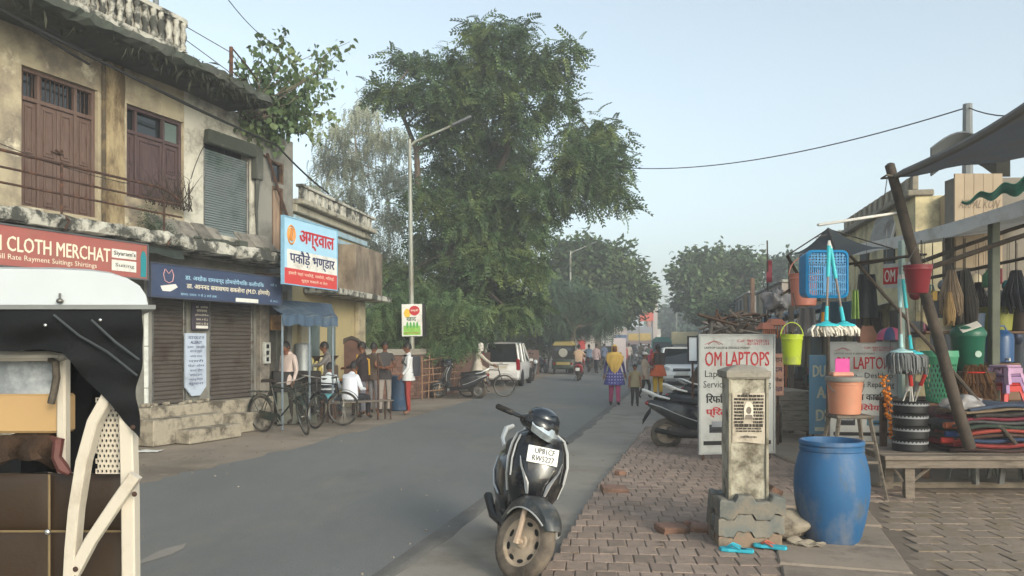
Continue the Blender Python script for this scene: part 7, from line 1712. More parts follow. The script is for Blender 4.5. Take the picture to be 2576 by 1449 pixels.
# ---- hanging goods, canopy, poles
LB_W = mat('teal_plastic', '#35b3bd', rough=.4, var=.05)
pole = thing('leaning_pole', 'thick leaning wooden pole holding up the corner of the grey tarpaulin', 'pole', P(2440, 1128, 8.2))
a, b = P(2440, 1128, 8.2), P(2238, 415, 8.35)
mb = MB(); pts, rs = bent(a, b, .062, .05, random.Random(3), 9, .01); mb.tube(pts + [b + (b - a).normalized() * .02], rs + [.02], 9); mb.build('shaft', BAMBOO, pole, world=True)
mb = MB(); mb.tube([b + Vector((-.06, -.06, -.12)), b + Vector((.07, -.06, -.14)), b + Vector((.07, .06, -.12)), b + Vector((-.06, .06, -.13))], .012, 5, closed=True); mb.tube([b + Vector((-.05, -.05, -.15)), b + Vector((-.1, -.05, -.5))], .005, 4); mb.build('lashing', mat('jute_rope', '#5f574b', rough=.95, var=.2), pole, world=True)
pr2 = thing('bamboo_prop', 'long thin dark bamboo prop slanting from the small canopy down to the mats', 'pole', P(2556, 1118, 8.25))
mb = MB(); pts, rs = bent(P(2556, 1118, 8.25), P(2080, 578, 9.3), .022, .018, random.Random(5), 10, .012); mb.tube(pts, rs, 7); mb.build('shaft', BAMBOO, pr2, world=True)
TARPG = mat('grey_tarpaulin', '#8f9398', rough=.7, var=.08, scale=1.5, dirt='#9a958b', dscale=1.2, bump=.1, bscale=6, sub=.6)
tp = thing('grey_tarpaulin', 'large grey tarpaulin stretched over the stall from the leaning pole', 'tarpaulin', P(2240, 440, 8.3))
c00, c10, c01, c11 = Vector((4.0, 8.3, 3.40)), Vector((3.74, 4.6, 3.60)), Vector((7.6, 9.3, 4.1)), Vector((7.6, 4.6, 4.4))
def tf(a, b):
 p = c00.lerp(c10, a).lerp(c01.lerp(c11, a), b); p.z -= .22 * math.sin(math.pi * a) * math.sin(math.pi * b) + .02 * math.sin(b * 22 + a * 3) * (1 - a * .5); p.x += .09 * math.sin(math.pi * a) * (1 - b); p.z -= .05 * math.sin(math.pi * a) * (1 - b); return p
mb = MB(); mb.sheet(tf, 30, 36, .006); mb.build('sheet', TARPG, tp, world=True)
mb = MB(); mb.tube([tf(a, 0) for a in np.linspace(0, 1, 18)], [.02] + [.04] * 16 + [.03], 8); mb.build('rolled_hem', mat('tarp_hem', '#6d6a66', rough=.7, var=.1), tp, world=True)
mb = MB(); mb.tube([tf(0, b) for b in np.linspace(0, 1, 18)], .014, 6); mb.build('hem', TARPG, tp, world=True)
tp2 = thing('dark_sheet', 'dark plastic sheet humped on the roof behind the grey tarpaulin', 'plastic sheet', P(2420, 340, 11)); mb = MB(); mb.sheet(lambda a, b: P(2340 + 200 * a, 372 - 42 * math.sin(math.pi * min(1, a * 1.2)) + 70 * b, 10.5 + .8 * a + b), 12, 6, .02); mb.build('sheet', mat('dark_plastic_sheet', '#4a4f52', rough=.6), tp2, world=True)
CANO = mat('charcoal_canopy', '#4a4e50', rough=.85, var=.1, scale=2, sub=.2)
cn = thing('small_canopy', 'small charcoal cloth canopy peaked on a pole above the blue basket', 'canopy', P(2083, 572, 9.3))
pk = P(2083, 572, 9.3); cs_ = [P(1980, 643, 9.6), P(2112, 656, 8.5), P(2247, 626, 9.2), P(2140, 640, 10.6)]
for k in range(4):
 p0_, p1_ = cs_[k], cs_[(k + 1) % 4]
 mb = MB(); mb.sheet(lambda a, b: pk.lerp(p0_.lerp(p1_, a), b) + Vector((0, 0, -.07 * math.sin(math.pi * b) + .05 * math.sin(math.pi * a) * b)), 10, 10, .004); mb.build('cloth_panel', CANO, cn, world=True)
for k in range(4): mb = MB(); mb.tube([pk - Vector((0, 0, .02)), cs_[k]], .008, 5); mb.build('rib', BAMBOO, cn, world=True)
mb = MB(); mb.tube([cs_[0], P(2010, 695, 9.6), P(2040, 730, 9.6)], .02, 6); mb.build('strut', BAMBOO, cn, world=True)
cp = thing('canopy_pole', 'upright bamboo pole carrying the small charcoal canopy', 'pole', (pk.x, pk.y, .05)); mb = MB(); mb.tube([(pk.x, pk.y, .05), (pk.x, pk.y, pk.z - .03)], .022, 7); mb.build('shaft', BAMBOO, cp, world=True)
hb = thing('hanging_rail', 'thin bamboo rail tied between the canopy pole and leaning pole, goods hang on it', 'rail', P(2000, 600, 8.0)); mb = MB(); mb.tube([P(1965, 742, 8.9), Vector((pk.x, pk.y - .03, 2.55)), P(2320, 640, 8.45)], .016, 6); mb.build('shaft', BAMBOO, hb, world=True)
# blue basket
BASK = mat('blue_basket_plastic', '#1f86bd', rough=.35, var=.08, sub=.25)
y = 7.6; bx = thing('laundry_basket', 'bright blue plastic laundry basket hanging behind two mops', 'basket', P(2081, 750, y))
def rrect(hw, h0, h1, r, y, n=6):
 o = []
 for (cx, cz, a0) in ((hw - r, h1 - r, 0), (-hw + r, h1 - r, 90), (-hw + r, h0 + r, 180), (hw - r, h0 + r, 270)):
  for k in range(n): a = R(a0 + 90 * k / (n - 1)); o.append((cx + r * math.cos(a), y, cz + r * math.sin(a)))
 return o
mb = MB(); rg = [rrect(.195, .01, .45, .05, .03), rrect(.205, 0, .46, .06, 0), rrect(.185, .02, .44, .05, -.012), rrect(.178, .028, .432, .045, 0), rrect(.185, .02, .44, .05, .03)]
mb.loft(rg, cap=False); mb.loft([rrect(.205, 0, .46, .06, .0), rrect(.19, .015, .445, .06, .22), rrect(.18, .025, .435, .06, .22), rrect(.19, .012, .448, .05, .03)], cap=False); mb.build('frame', BASK, bx)
mb = MB()
for x in np.linspace(-.17, .17, 19):
 if abs(abs(x) - .0) < .012: continue
 mb.box(x - .0055, x + .0055, -.003, .004, .03, .325)
for z_ in (.085, .155, .225, .30): mb.box(-.18, .18, -.005, .001, z_ - .006, z_ + .006)
mb.box(-.045, .045, -.008, .003, .05, .30, .004)
stuff(mb.build('slats', BASK, bx))
mb = MB(); nx, nz = 12, 4; x0, x1, z0_, z1_ = -.18, .18, .328, .436; dx, dz = (x1 - x0) / nx, (z1_ - z0_) / nz
for i in range(nx):
 for j in range(nz):
  cx, cz = x0 + (i + .5) * dx, z0_ + (j + .5) * dz
  o = [(cx + dx * .5 * sx, 0, cz + dz * .5 * sz) for (sx, sz) in ((-1, -1), (0, -1), (1, -1), (1, 0), (1, 1), (0, 1), (-1, 1), (-1, 0))]; h = [(cx + dx * .3 * math.cos(R(225 + k * 45)), 0, cz + dz * .3 * math.sin(R(225 + k * 45))) for k in range(8)]
  mb.add(o + h, [(k, (k + 1) % 8, 8 + (k + 1) % 8, 8 + k) for k in range(8)])
stuff(mb.build('punched_band', BASK, bx, recalc=False))
mb = MB(); mb.tube([(0, .02, .45), (0, .3, .62), P(2081, 590, 8.4) - P(2081, 750, y)], .004, 4); mb.build('cord', mat('jute_rope', '#5f574b'), bx)
# mops
STRAND = mat('white_mop_yarn', '#d0cabe', rough=.95, var=.12, isl=.25, dirt='#8f8675', dscale=14)
def mop(label, top, bot, hw, yarn=STRAND, grp='mops hanging from the canopy', seed=0, flatten=.5, teal=LB_W, nst=170, sl=.085):
 top, bot = Vector(top), Vector(bot); t = thing('mop', label, 'mop', bot, 0, grp); d = (bot - top); L_ = d.length
 mb = MB(); mb.tube([top, top.lerp(bot, .06)], [.012, .02], 8); mb.build('hanging_cap', WHT, t, world=True)
 mb = MB(); mb.tube([top.lerp(bot, .06), top.lerp(bot, .42)], .019, 10); mb.build('grip_sleeve', teal, t, world=True)
 mb = MB(); mb.tube([top.lerp(bot, .42), top.lerp(bot, .8)], .011, 8); mb.build('handle', mat('mop_tube_steel', '#8a7f78', metal=.5, rough=.4), t, world=True)
 mb = MB(); mb.tube([top.lerp(bot, .76), top.lerp(bot, .93)], [.016, .02], 8); mb.build('socket', teal, t, world=True)
 mb = MB(); mb.lathe([(.025, .05), (.05, .035), (hw * .75, .02), (hw * .8, .005), (.001, 0)], 24, cap=False); mb.build('disc', teal, t)
 g_ = random.Random(seed); mb = MB()
 for k in range(nst):
  a = g_.uniform(0, 6.28); r0 = hw * g_.uniform(.25, .8); r1 = r0 + hw * g_.uniform(.1, .38); l = sl * g_.uniform(.55, 1.1)
  mb.tube([(r0 * math.cos(a), r0 * math.sin(a) * flatten * 1.6, .01), (r1 * math.cos(a + .1), r1 * math.sin(a + .1) * flatten * 1.6, -.03), (r1 * math.cos(a + .2), r1 * math.sin(a + .2) * flatten * 1.6, -l)], [.009, .011, .008], 4)
 stuff(mb.build('yarn', yarn, t)); return t
mop('white mop with turquoise sleeve hanging in front of the basket, the left of two', P(2086, 605, 7.3), P(2078, 822, 7.3), .145, seed=1)
mop('white mop with turquoise sleeve hanging in front of the basket, tilted right', P(2087, 612, 7.36), P(2124, 822, 7.36), .125, seed=2, sl=.08)
GY = mat('grey_mop_yarn', '#6d7071', rough=.95, var=.15, isl=.3)
mop('grey mop hanging by a long pale handle above the rubber tubs, left of two', P(2262, 690, 8.3), P(2268, 888, 8.3), .14, GY, 'grey mops above the rubber tubs', 3, .5, mat('pale_teal', '#9fc4c6'), 170, .20)
mop('grey mop on a turquoise stick above the rubber tubs, right of two', P(2270, 690, 8.4), P(2294, 892, 8.4), .14, GY, 'grey mops above the rubber tubs', 4, .5, LB_W, 170, .20)
# buckets and pots hanging
LIME = mat('lime_plastic', '#a3b52c', rough=.4, var=.07, dirt='#8a8f55', dscale=6)
bucket('lime_bucket', 'lime green bucket hanging beside the laptop signboard', P(1992, 918, 8.2), .108, .086, .315, LIME)
t = thing('bucket_rope', 'thin rope from the rail to the lime green bucket', 'rope', P(1992, 830, 8.2)); mb = MB(); mb.tube([P(1992, 832, 8.2), P(2008, 800, 8.3), P(1995, 738, 8.75)], .006, 5); mb.tube([P(1990, 838, 8.2), P(2005, 815, 8.25)], .016, 6); mb.build('cord', BAMBOO, t, world=True)
SALM = mat('salmon_plastic', '#b0705f', rough=.5, var=.08); t = bucket('salmon_bucket', 'large salmon pink bucket hanging behind the blue basket', P(2022, 770, 8.9), .155, .13, .36, SALM, None, True)
MARO = mat('maroon_plastic', '#7d2b33', rough=.4, var=.08); bucket('maroon_pot', 'maroon plastic planter hanging on the leaning pole', P(2309, 738, 8.05), .135, .095, .285, MARO, None, False)
t = thing('pot_hook', 'wire hook holding the maroon planter', 'hook', P(2309, 668, 8.05)); mb = MB()
for sg in (-1, 1): mb.tube([P(2309, 671, 8.05) + Vector((sg * .13, 0, 0)), P(2306, 620, 8.2)], .004, 4)
mb.build('wire', STEEL, t, world=True)
crumple('tarpaulin_bundle', 'bundle of crumpled grey plastic slung under the stall roof left of the buckets', 'bundle', P(1955, 800, 12.0), (.24, .25, .24), mat('grey_crumpled_plastic', '#7b7776', rough=.35, var=.3, scale=5, dirt='#3c3836', dscale=4), 12, .9, 40, False)
# ---- sign boards at the pavement
GREYW = mat('chalky_signboard', '#b9bbb8', rough=.6, var=.04, dirt='#9d9c96', dscale=2)
def om_sign(label, p0, p1, zb, zt, cut=False):
 t, w, h = board('laptop_signboard', label, 'sign', p0, p1, zb, zt, GREYW, .03, mat('sign_edge_white', '#a8aaa8'), 'white laptop repair signboards')
 L_ = lambda s, ww, hh, x, z, m, b=.01, **k: lettering(t, s, ww * w, hh * h, (x * w, -.004, z * h), m, b, **k)
 L_('OM LAPTOPS', .88, .125, .5, .80, REDINK, .016)
 L_('Laptop , Desktop', .88, .075, .5, .665, INK, .003); L_('Servicing & Repairing', .92, .075, .5, .575, INK, .003)
 L_('िरफििलंग काटिरज', .86, .085, .5, .465, INK, .035); L_('प्िरंटर िरपेयिरंग', .86, .09, .5, .345, REDINK, .03)
 L_('Call: 9897508182', .44, .022, .72, .955, REDINK, .005); L_('8218471234', .3, .022, .79, .93, REDINK, .005); L_('LAPTOP SALES & SERVICE POINT', .62, .018, .36, .895, INK, .002)
 mb = MB(); mb.tube([(w * .06, -.005, h * .925), (w * .14, -.005, h * .945), (w * .22, -.005, h * .95), (w * .30, -.005, h * .925)], .003, 4); mb.tube([(w * .1, -.005, h * .92), (w * .18, -.005, h * .958), (w * .26, -.005, h * .92)], .003, 4); mb.build('logo', REDINK, t)
 for (x0, c_) in ((.12, '#2d3138'), (.55, '#2f6f8a')):
  mb = MB(); mb.loft([[(x0 * w, -.003, .17 * h), ((x0 + .25) * w, -.003, .17 * h), ((x0 + .25) * w, -.003, .24 * h), (x0 * w, -.003, .24 * h)], [(x0 * w, -.006, .17 * h), ((x0 + .25) * w, -.006, .17 * h), ((x0 + .25) * w, -.006, .24 * h), (x0 * w, -.006, .24 * h)]], sm=False); o = mb.build('printed_printer', mat('printer_print_' + c_[1:], c_, var=.3, scale=12), t)
  flat(o, 'printed_tray', mat('printer_tray_grey', '#858a90'), Matrix(), (x0 + .03) * w, (x0 + .22) * w, .22 * h, .268 * h, -.007); flat(o, 'printed_slot', INK, Matrix(), (x0 + .04) * w, (x0 + .21) * w, .185 * h, .2 * h, -.008)
 flat(t, 'black_band', INK, Matrix(), .04 * w, .96 * w, .065 * h, .10 * h, -.002)
 for x in (.05, w - .05): MB().tube([(x, .015, 0), (x, .015, -zb)], .014, 5).tube([(x, .015, -zb + .1), (x - .12, -.22, -zb + .006)], .010, 5).build('stand_leg', RUST, t)
 return t
om_sign('white laptop repair signboard standing behind the marker pillar', (X(1762, 11.0), 11.0, 0), (X(1946, 11.15), 11.15, 0), .14, 1.765)
om_sign('white laptop repair signboard standing behind the peach bucket', (X(2090, 12.1), 12.1, 0), (X(2256, 12.0), 12.0, 0), .16, 1.66)
t, w, h = board('blue_signboard', 'light blue signboard with white capital letters half hidden by the second laptop sign', 'sign', (X(2036, 12.6), 12.6, 0), (X(2172, 12.5), 12.5, 0), .22, 1.47, mat('light_blue_board', '#6e9ab3', var=.06, dirt='#8aa3b0', dscale=3), .03)
for k, s_ in enumerate(('DUPATTA', 'AARI', 'DRESS')): lettering(t, s_, w * (.78, .5, .6)[k], .19, (w * (.45, .38, .42)[k], -.004, h * (.80, .53, .24)[k]), mat('ivory_ink', '#d6d2b8'), .045)
flat(t, 'pale_strip', mat('ivory_ink', '#d6d2b8'), Matrix(), .1 * w, .9 * w, .05, .11, -.002)
for x in (.06, w - .06): MB().tube([(x, .015, 0), (x, .015, -.21)], .014, 5).build('stand_leg', RUST, t)
t, w, h = board('small_red_sign', 'small red and white hanging laptop sign beside the maroon planter', 'sign', P(2222, 700, 10.2), P(2292, 680, 9.9), 2.36, 2.67, GREYW, .02); flat(t, 'red_print', REDINK, Matrix(), .0, w, .05, .26, -.001); lettering(t, 'OM LAP', w * .9, .16, (w * .5, -.006, .155), WHT_S, .02)
mb = MB()
for q in (.1, .9): mb.tube([(w * q, .01, .31), (w * q, .01, .75)], .003, 4)
mb.build('wire', STEEL, t)
t, w, h = board('salmon_notice', 'narrow salmon coloured notice board at the right edge of the laptop sign', 'sign', (X(1944, 12.3), 12.3, 0), (X(1972, 12.3), 12.3, 0), .85, 1.5, mat('salmon_board', '#b98a76', var=.1), .02)
for k in range(4): lettering(t, ('नाम', 'दाम', 'मोबा', 'पता')[k], w * .7, .07, (w * .5, -.004, h - .1 - k * .15), NAVYINK if k % 2 else INK, .01)
MB().tube([(w / 2, .02, 0), (w / 2, .02, -.85)], .02, 5).build('stand_leg', RUST, t)
t, w, h = board('framed_banner', 'narrow white banner in a black frame at the left edge of the laptop signboard', 'sign', (X(1733, 13.5), 13.5, 0), (X(1753, 13.5), 13.5, 0), 1.36, 1.76, mat('white_banner', '#c2c8ce', var=.05), .02, INK); MB().tube([(w / 2, .02, 0), (w / 2, .02, -1.35)], .02, 5).build('stand_leg', RUST, t)
# handcart
hcx, hcy = X(1990, 13.1), 13.1
hc = thing('handcart', 'pale plank handcart parked between the two laptop signboards', 'handcart', (hcx, hcy, 0), R(4))
PLK = mat('pale_cart_plank', '#8b8073', rough=.9, var=.2, scale=6, stretch=(1, 5, 5), dirt='#5e554b', dscale=4)
for k in range(4): mb = MB(); mb.box(-.35, .36, -.02, .02, .22 + k * .165, .378 + k * .165, .006); mb.build('plank', PLK, hc)
for k in range(4): mb = MB(); mb.box(-.35, .36, .03 + k * .3, .32 + k * .3, .84, .875, .005); mb.build('plank', PLK, hc)
for x in (-.33, .33): mb = MB(); mb.box(x - .03, x + .03, .022, 1.2, .18, .24); mb.tube([(x, .1, .2), (x, .1, .0)], .025, 5); mb.tube([(x, 1.1, .2), (x, 1.1, .0)], .025, 5); mb.build('frame', WOODB, hc)
wh = MB(); wheel(hc, (-.42, .2, .34), .34, .05, RUBBER, RUST, Matrix.Rotation(R(70), 4, 'Z'), 'wheel', 0, 14, 24)
scooter('grey black scooter parked side on behind the first laptop signboard', (X(1780, 12.2), 12.3, 0), R(-10), 8, 10, DARKP, None, WHITEP, DUSTRUB, 'scooters parked behind the signboards', True)
scooter('dark scooter parked second behind the signboard, partly hidden by the first', (X(1815, 14.0), 14.2, 0), R(-8), 8, 14, mat('scooter_black_two', '#202226', rough=.3, coat=.4), None, WHITEP, DUSTRUB, 'scooters parked behind the signboards', True)
scooter('dark scooter with mirror up parked farthest behind the signboard', (X(1835, 16.2), 16.6, 0), R(10), 8, 20, BLACKP, None, SILVER, RUBBER, 'scooters parked behind the signboards', True)
# ---- stall interior: display table, added dark backdrop, goods
st_ = thing('display_table', 'rough wooden display table behind the bench stacked with plastic ware', 'table', (4.75, 9.2, .09))
for k in range(5): mb = MB(); mb.box(0, 2.3, .02 + k * .24, .25 + k * .24, .84, .875, .004); mb.build('plank', WOODB, st_)
for (x, y_) in ((.06, .06), (2.2, .06), (.06, 1.1), (2.2, 1.1)): mb = MB(); mb.box(x - .035, x + .035, y_ - .035, y_ + .035, 0, .838); mb.build('leg', WOODB, st_)
mb = MB(); mb.sheet(lambda a, b: (2.3 * a, .0 + .02 * math.sin(a * 30), .84 - .55 * b), 40, 4, .004); mb.build('skirt_cloth', mat('dark_maroon_cloth', '#2f2226', rough=.95, var=.3), st_)
bk_ = thing('stall_dark_backdrop', 'dark blue sheet added behind the plastic ware stall to make its interior dark', 'sheet', (4.6, 11.4, 0)); mb = MB(); mb.sheet(lambda a, b: (5.95 + 1.5 * a, 11.3 + .03 * math.sin(a * 40) - .3 * a, .1 + 2.3 * b), 50, 4, .006); mb.build('sheet', mat('dark_blue_grey_sheet', '#343a42', rough=.9, var=.3, scale=2), bk_, world=True)  # added sheet, its dark colour stands in for the shaded stall interior
DGRN = mat('dark_green_plastic', '#1c5a46', rough=.4, var=.08); LGRN = mat('pale_green_plastic', '#4f9a78', rough=.45, var=.08, sub=.2); BLUD = mat('deep_blue_plastic', '#274d7a', rough=.3, var=.1, sub=.15)
y = 9.55; t = thing('dustbin', 'dark green plastic dustbin with white flap lid on the display table', 'dustbin', P(2435, 932, y))
mb = MB(); mb.lathe([(.15, 0), (.16, .01), (.185, .40), (.195, .41), (.195, .43)], 28); mb.build('body', DGRN, t); mb = MB(); mb.lathe([(.20, .425), (.2, .45), (.17, .51), (.10, .55), (.001, .56)], 28, cap=False); ld = mb.build('lid', DGRN, t)
mb = MB(); mb.M = Matrix.Translation((-.05, -.13, .515)) @ Matrix.Rotation(R(32), 4, 'X') @ Matrix.Rotation(R(-25), 4, 'Y'); mb.box(-.11, .11, -.06, .06, 0, .012, .006); mb.build('flap', WHT, ld)
mb = MB(); mb.M = Matrix.Translation((.02, -.178, .2)) @ Matrix.Rotation(R(85), 4, 'X'); mb.lathe([(.035, 0), (.04, .003), (.001, .004)], 14, cap=False); mb.build('round_label', mat('grey_round_label', '#8fa79a'), t)
t = thing('crate', 'dark upturned crate under the dark green dustbin', 'crate', P(2435, 932, y) - Vector((0, 0, .37))); mb = MB(); mb.box(-.22, .22, -.18, .18, 0, .365, .01); mb.build('body', mat('dark_crate', '#3a2f29'), t)
for k in range(3): mb = MB(); mb.box(-.22, .22, -.2, -.182, .02 + k * .12, .11 + k * .12, .003); mb.build('slat', WOODB, t)
y = 9.3; t = thing('basket_bin', 'pale green lattice basket bin at the front of the display table', 'basket', (X(2363, y), y, .97))
mb = MB(); rings = [(.135, 0), (.15, .14), (.165, .28), (.175, .42), (.18, .46), (.19, .56), (.195, .60)]
mb.lathe([(.13, 0), (.136, .02), (.128, .02)], 26);
mb.lathe([(.178, .44), (.19, .455), (.197, .52), (.205, .53), (.2, .60), (.19, .60), (.185, .45)], 30, cap=False); mb.build('rim', LGRN, t)
mb = MB()
for k in range(26):
 for sg in (1, -1):
  a0 = 2 * math.pi * k / 26; mb.tube([((.133 + .047 * q) * math.cos(a0 + sg * q * .9), (.133 + .047 * q) * math.sin(a0 + sg * q * .9), .02 + .43 * q) for q in np.linspace(0, 1, 5)], .0075, 4)
stuff(mb.build('lattice', LGRN, t))
mb = MB(); mb.box(-.06, .06, -.182, -.17, .28, .42, .006); mb.build('printed_label', mat('cow_print_label', '#a7ab86', var=.4, scale=20), t)
y = 9.75; t = thing('water_container', 'deep blue translucent water container on the display table', 'container', P(2514, 912, y)); mb = MB(); mb.lathe([(.14, 0), (.155, .01), (.158, .30), (.15, .34), (.12, .37), (.10, .38), (.09, .40), (.001, .40)], 26); mb.build('body', BLUD, t); mb = MB(); mb.tube([(-.1, 0, .37), (-.06, 0, .45), (.06, 0, .45), (.1, 0, .37)], .012, 6); mb.build('handle', BLUD, t); mb = MB(); mb.tube([(0, -.155, .05), (0, -.2, .05), (0, -.2, .02)], .012, 6); mb.build('tap', WHT, t)
t = thing('carton', 'brown carton under the deep blue water container', 'carton', P(2514, 912, y) - Vector((0, 0, .455))); mb = MB(); mb.box(-.16, .2, -.1, .2, 0, .45, .006); mb.build('box', mat('dull_carton', '#6b4f3c'), t)
BRM = mat('brown_broom_straw', '#5f4128', rough=.95, var=.3, isl=.3); t = thing('broom_bundle', 'bundle of brown straw brooms lying in front of the dark green bin', 'brooms', P(2452, 998, 9.15)); mb = MB(); g_ = random.Random(8)
for k in range(130):
 x = g_.uniform(-.18, .18); mb.tube([(x * .6, g_.uniform(-.05, .05), .36 + g_.uniform(-.04, .02)), (x, g_.uniform(-.08, .08), .16), (x * 1.2 + g_.uniform(-.03, .03), g_.uniform(-.1, .1), -.02)], [.004, .008, .006], 4)
stuff(mb.build('straw', BRM, t)); mb = MB(); mb.tube([(.12 * math.cos(a), .06 * math.sin(a), .28) for a in np.linspace(0, 6.28, 16, endpoint=False)], .008, 5, closed=True); mb.build('binding', REDT, t)
PURP = mat('mauve_plastic', '#8d6f96', rough=.5, var=.06); REDPL = mat('red_plastic', '#b0302c', rough=.45, var=.06)
for k in range(3): pstool(('red plastic stool at the bottom of the small stool stack', 'mauve plastic stool in the middle of the stool stack', 'pink mauve plastic stool on top of the stool stack')[k], (X(2528, 9.4), 9.4, .97 + k * .105), .2 + k * .1, (REDPL, PURP, mat('pink_mauve_plastic', '#a886a4', rough=.5))[k], .22, 'coloured plastic stools stacked on the display table', .125)
OLV = mat('olive_plastic', '#7c7d35', rough=.5, var=.08)
sh = thing('stall_shelf', 'hanging plank shelf at the back of the plastic ware stall', 'shelf', (5.2, 10.2, 1.78)); mb = MB(); mb.box(0, 2.0, -.2, .25, 0, .03, .004); mb.build('plank', WOODB, sh)
for x in (.05, 1.95): mb = MB(); mb.tube([(x, 0, .03), (x, 0, 1.2)], .008, 4); mb.build('rope', BAMBOO, sh)
t = bucket('olive_tub', 'olive green plastic tub on the hanging shelf', (X(2510, 10.1), 10.12, 1.815), .19, .165, .30, OLV, None, False, cat='tub')
for k, (u, c_, rr_, h) in enumerate(((2450, '#3b4a5e', .13, .22), (2570, '#3d3430', .15, .3))): bucket('storage_tub', ('slate blue tub at the left end of the hanging shelf', 'dark brown tub at the right end of the hanging shelf')[k], (X(u, 10.15), 10.15, 1.815), rr_, rr_ * .85, h, mat('tub_col_%d' % k, c_, rough=.5), None, False, cat='tub')
# hanging brush bundles, cloth strips and bags
for k, (u, v0, v1, y, c_, w_, lab) in enumerate(((2392, 690, 800, 9.7, '#7a6a58', .13, 'bundle of grey brown brushes hanging nearest the leaning pole'), (2428, 690, 830, 9.9, '#55504a', .14, 'bundle of dark grey brushes hanging beside the brown bundle'), (2462, 720, 812, 10.4, '#3d3a3b', .13, 'bundle of blackish brushes hanging under the white awning'), (2388, 745, 820, 9.5, '#8a7350', .06, 'thin tan straw bundle hanging by the leaning pole'), (2556, 690, 790, 9.9, '#2e3038', .16, 'bundle of black nylon bags hanging at the right edge'))):
 t = thing('brush_bundle', lab, 'brushes', P(u, v1, y), 0, 'bundles hanging under the awning'); g_ = random.Random(k); H_ = (v1 - v0) / FOC * y; mb = MB()
 for q in range(90):
  a = g_.uniform(0, 6.28); r0, r1 = w_ * .35 * g_.random(), w_ * g_.uniform(.4, 1); mb.tube([(r0 * math.cos(a), r0 * math.sin(a), H_ + .05), (r1 * math.cos(a), r1 * math.sin(a), H_ * .5), (r1 * math.cos(a + .3), r1 * math.sin(a + .3), g_.uniform(0, .1))], [.006, .012, .009], 4)
 stuff(mb.build('bristles', mat('bristle_%d' % k, c_, rough=.95, var=.3, isl=.4), t)); mb = MB(); mb.tube([(0, 0, H_), (0, 0, H_ + .45)], .006, 4); mb.build('cord', BAMBOO, t)
for k, (u, v0, v1, y, c_, w_, lab) in enumerate(((2151, 730, 802, 9.6, '#86a35a', .045, 'pale green strip hanging right of the basket'), (2070, 785, 830, 9.6, '#c98a26', .022, 'orange strip hanging below the basket'), (2180, 690, 800, 10.3, '#22262c', .15, 'dark cloth hanging between basket and small red sign'), (2105, 760, 830, 10.8, '#2c4a5a', .28, 'dark teal cloth hanging behind the mop heads'), (2030, 775, 845, 10.6, '#4b4b4d', .14, 'grey cloth strip hanging below the salmon bucket'))):
 y_ = y; t = thing('hanging_cloth', lab, 'cloth', P(u, v1, y), 0, 'cloths hanging in the stall'); H_ = (v1 - v0) / FOC * y; mb = MB(); mb.sheet(lambda a, b: (w_ * (2 * a - 1) * (.7 + .3 * b), .02 * math.sin(a * 12), H_ * (1 - b)), 16, 5, .004); mb.build('cloth', mat('hang_cloth_%d' % k, c_, rough=.9, var=.2), t); mb = MB(); mb.tube([(0, 0, H_), (0, 0, H_ + .4)], .003, 4); mb.build('cord', BAMBOO, t)
# toy umbrella
t = thing('toy_umbrella', 'open toy umbrella, pink above and dark blue below, lying behind the second signboard', 'umbrella', P(2240, 868, 10.6)); c0 = Vector((0, 0, .0))
for k in range(8):
 a0, a1 = k * math.pi / 4, (k + 1) * math.pi / 4; mb = MB(); mb.sheet(lambda a, b: (.20 * math.sin(b * 1.5) * math.cos(a0 + (a1 - a0) * a), -.12 * math.sin(b * 1.5) * math.sin(a0 + (a1 - a0) * a) * 1.2, .05 + .19 * math.cos(b * 1.5) - .0), 4, 6, .003); mb.build('panel', mat('pink_nylon', '#b55070', rough=.5) if k % 2 else mat('navy_nylon', '#2a3a63', rough=.5), t)
mb = MB(); mb.tube([(0, 0, .24), (0, 0, -.25)], .006, 5); mb.build('stick', STEEL, t)
t = thing('shoulder_bag', 'brown cloth shoulder bag hanging behind the second laptop signboard', 'bag', P(2180, 862, 10.4)); mb = MB(); mb.loft([[(-.10, -.05, 0), (.10, -.05, 0), (.10, .05, 0), (-.10, .05, 0)], [(-.11, -.06, .1), (.11, -.06, .1), (.11, .06, .1), (-.11, .06, .1)], [(-.07, -.03, .22), (.07, -.03, .22), (.07, .03, .22), (-.07, .03, .22)]]); mb.build('body', mat('brown_bag', '#6b4535', var=.2), t); mb = MB(); mb.tube([(-.07, 0, .21), (-.03, 0, .5), (.03, 0, .5), (.07, 0, .21)], .008, 5); mb.build('strap', CANV, t)
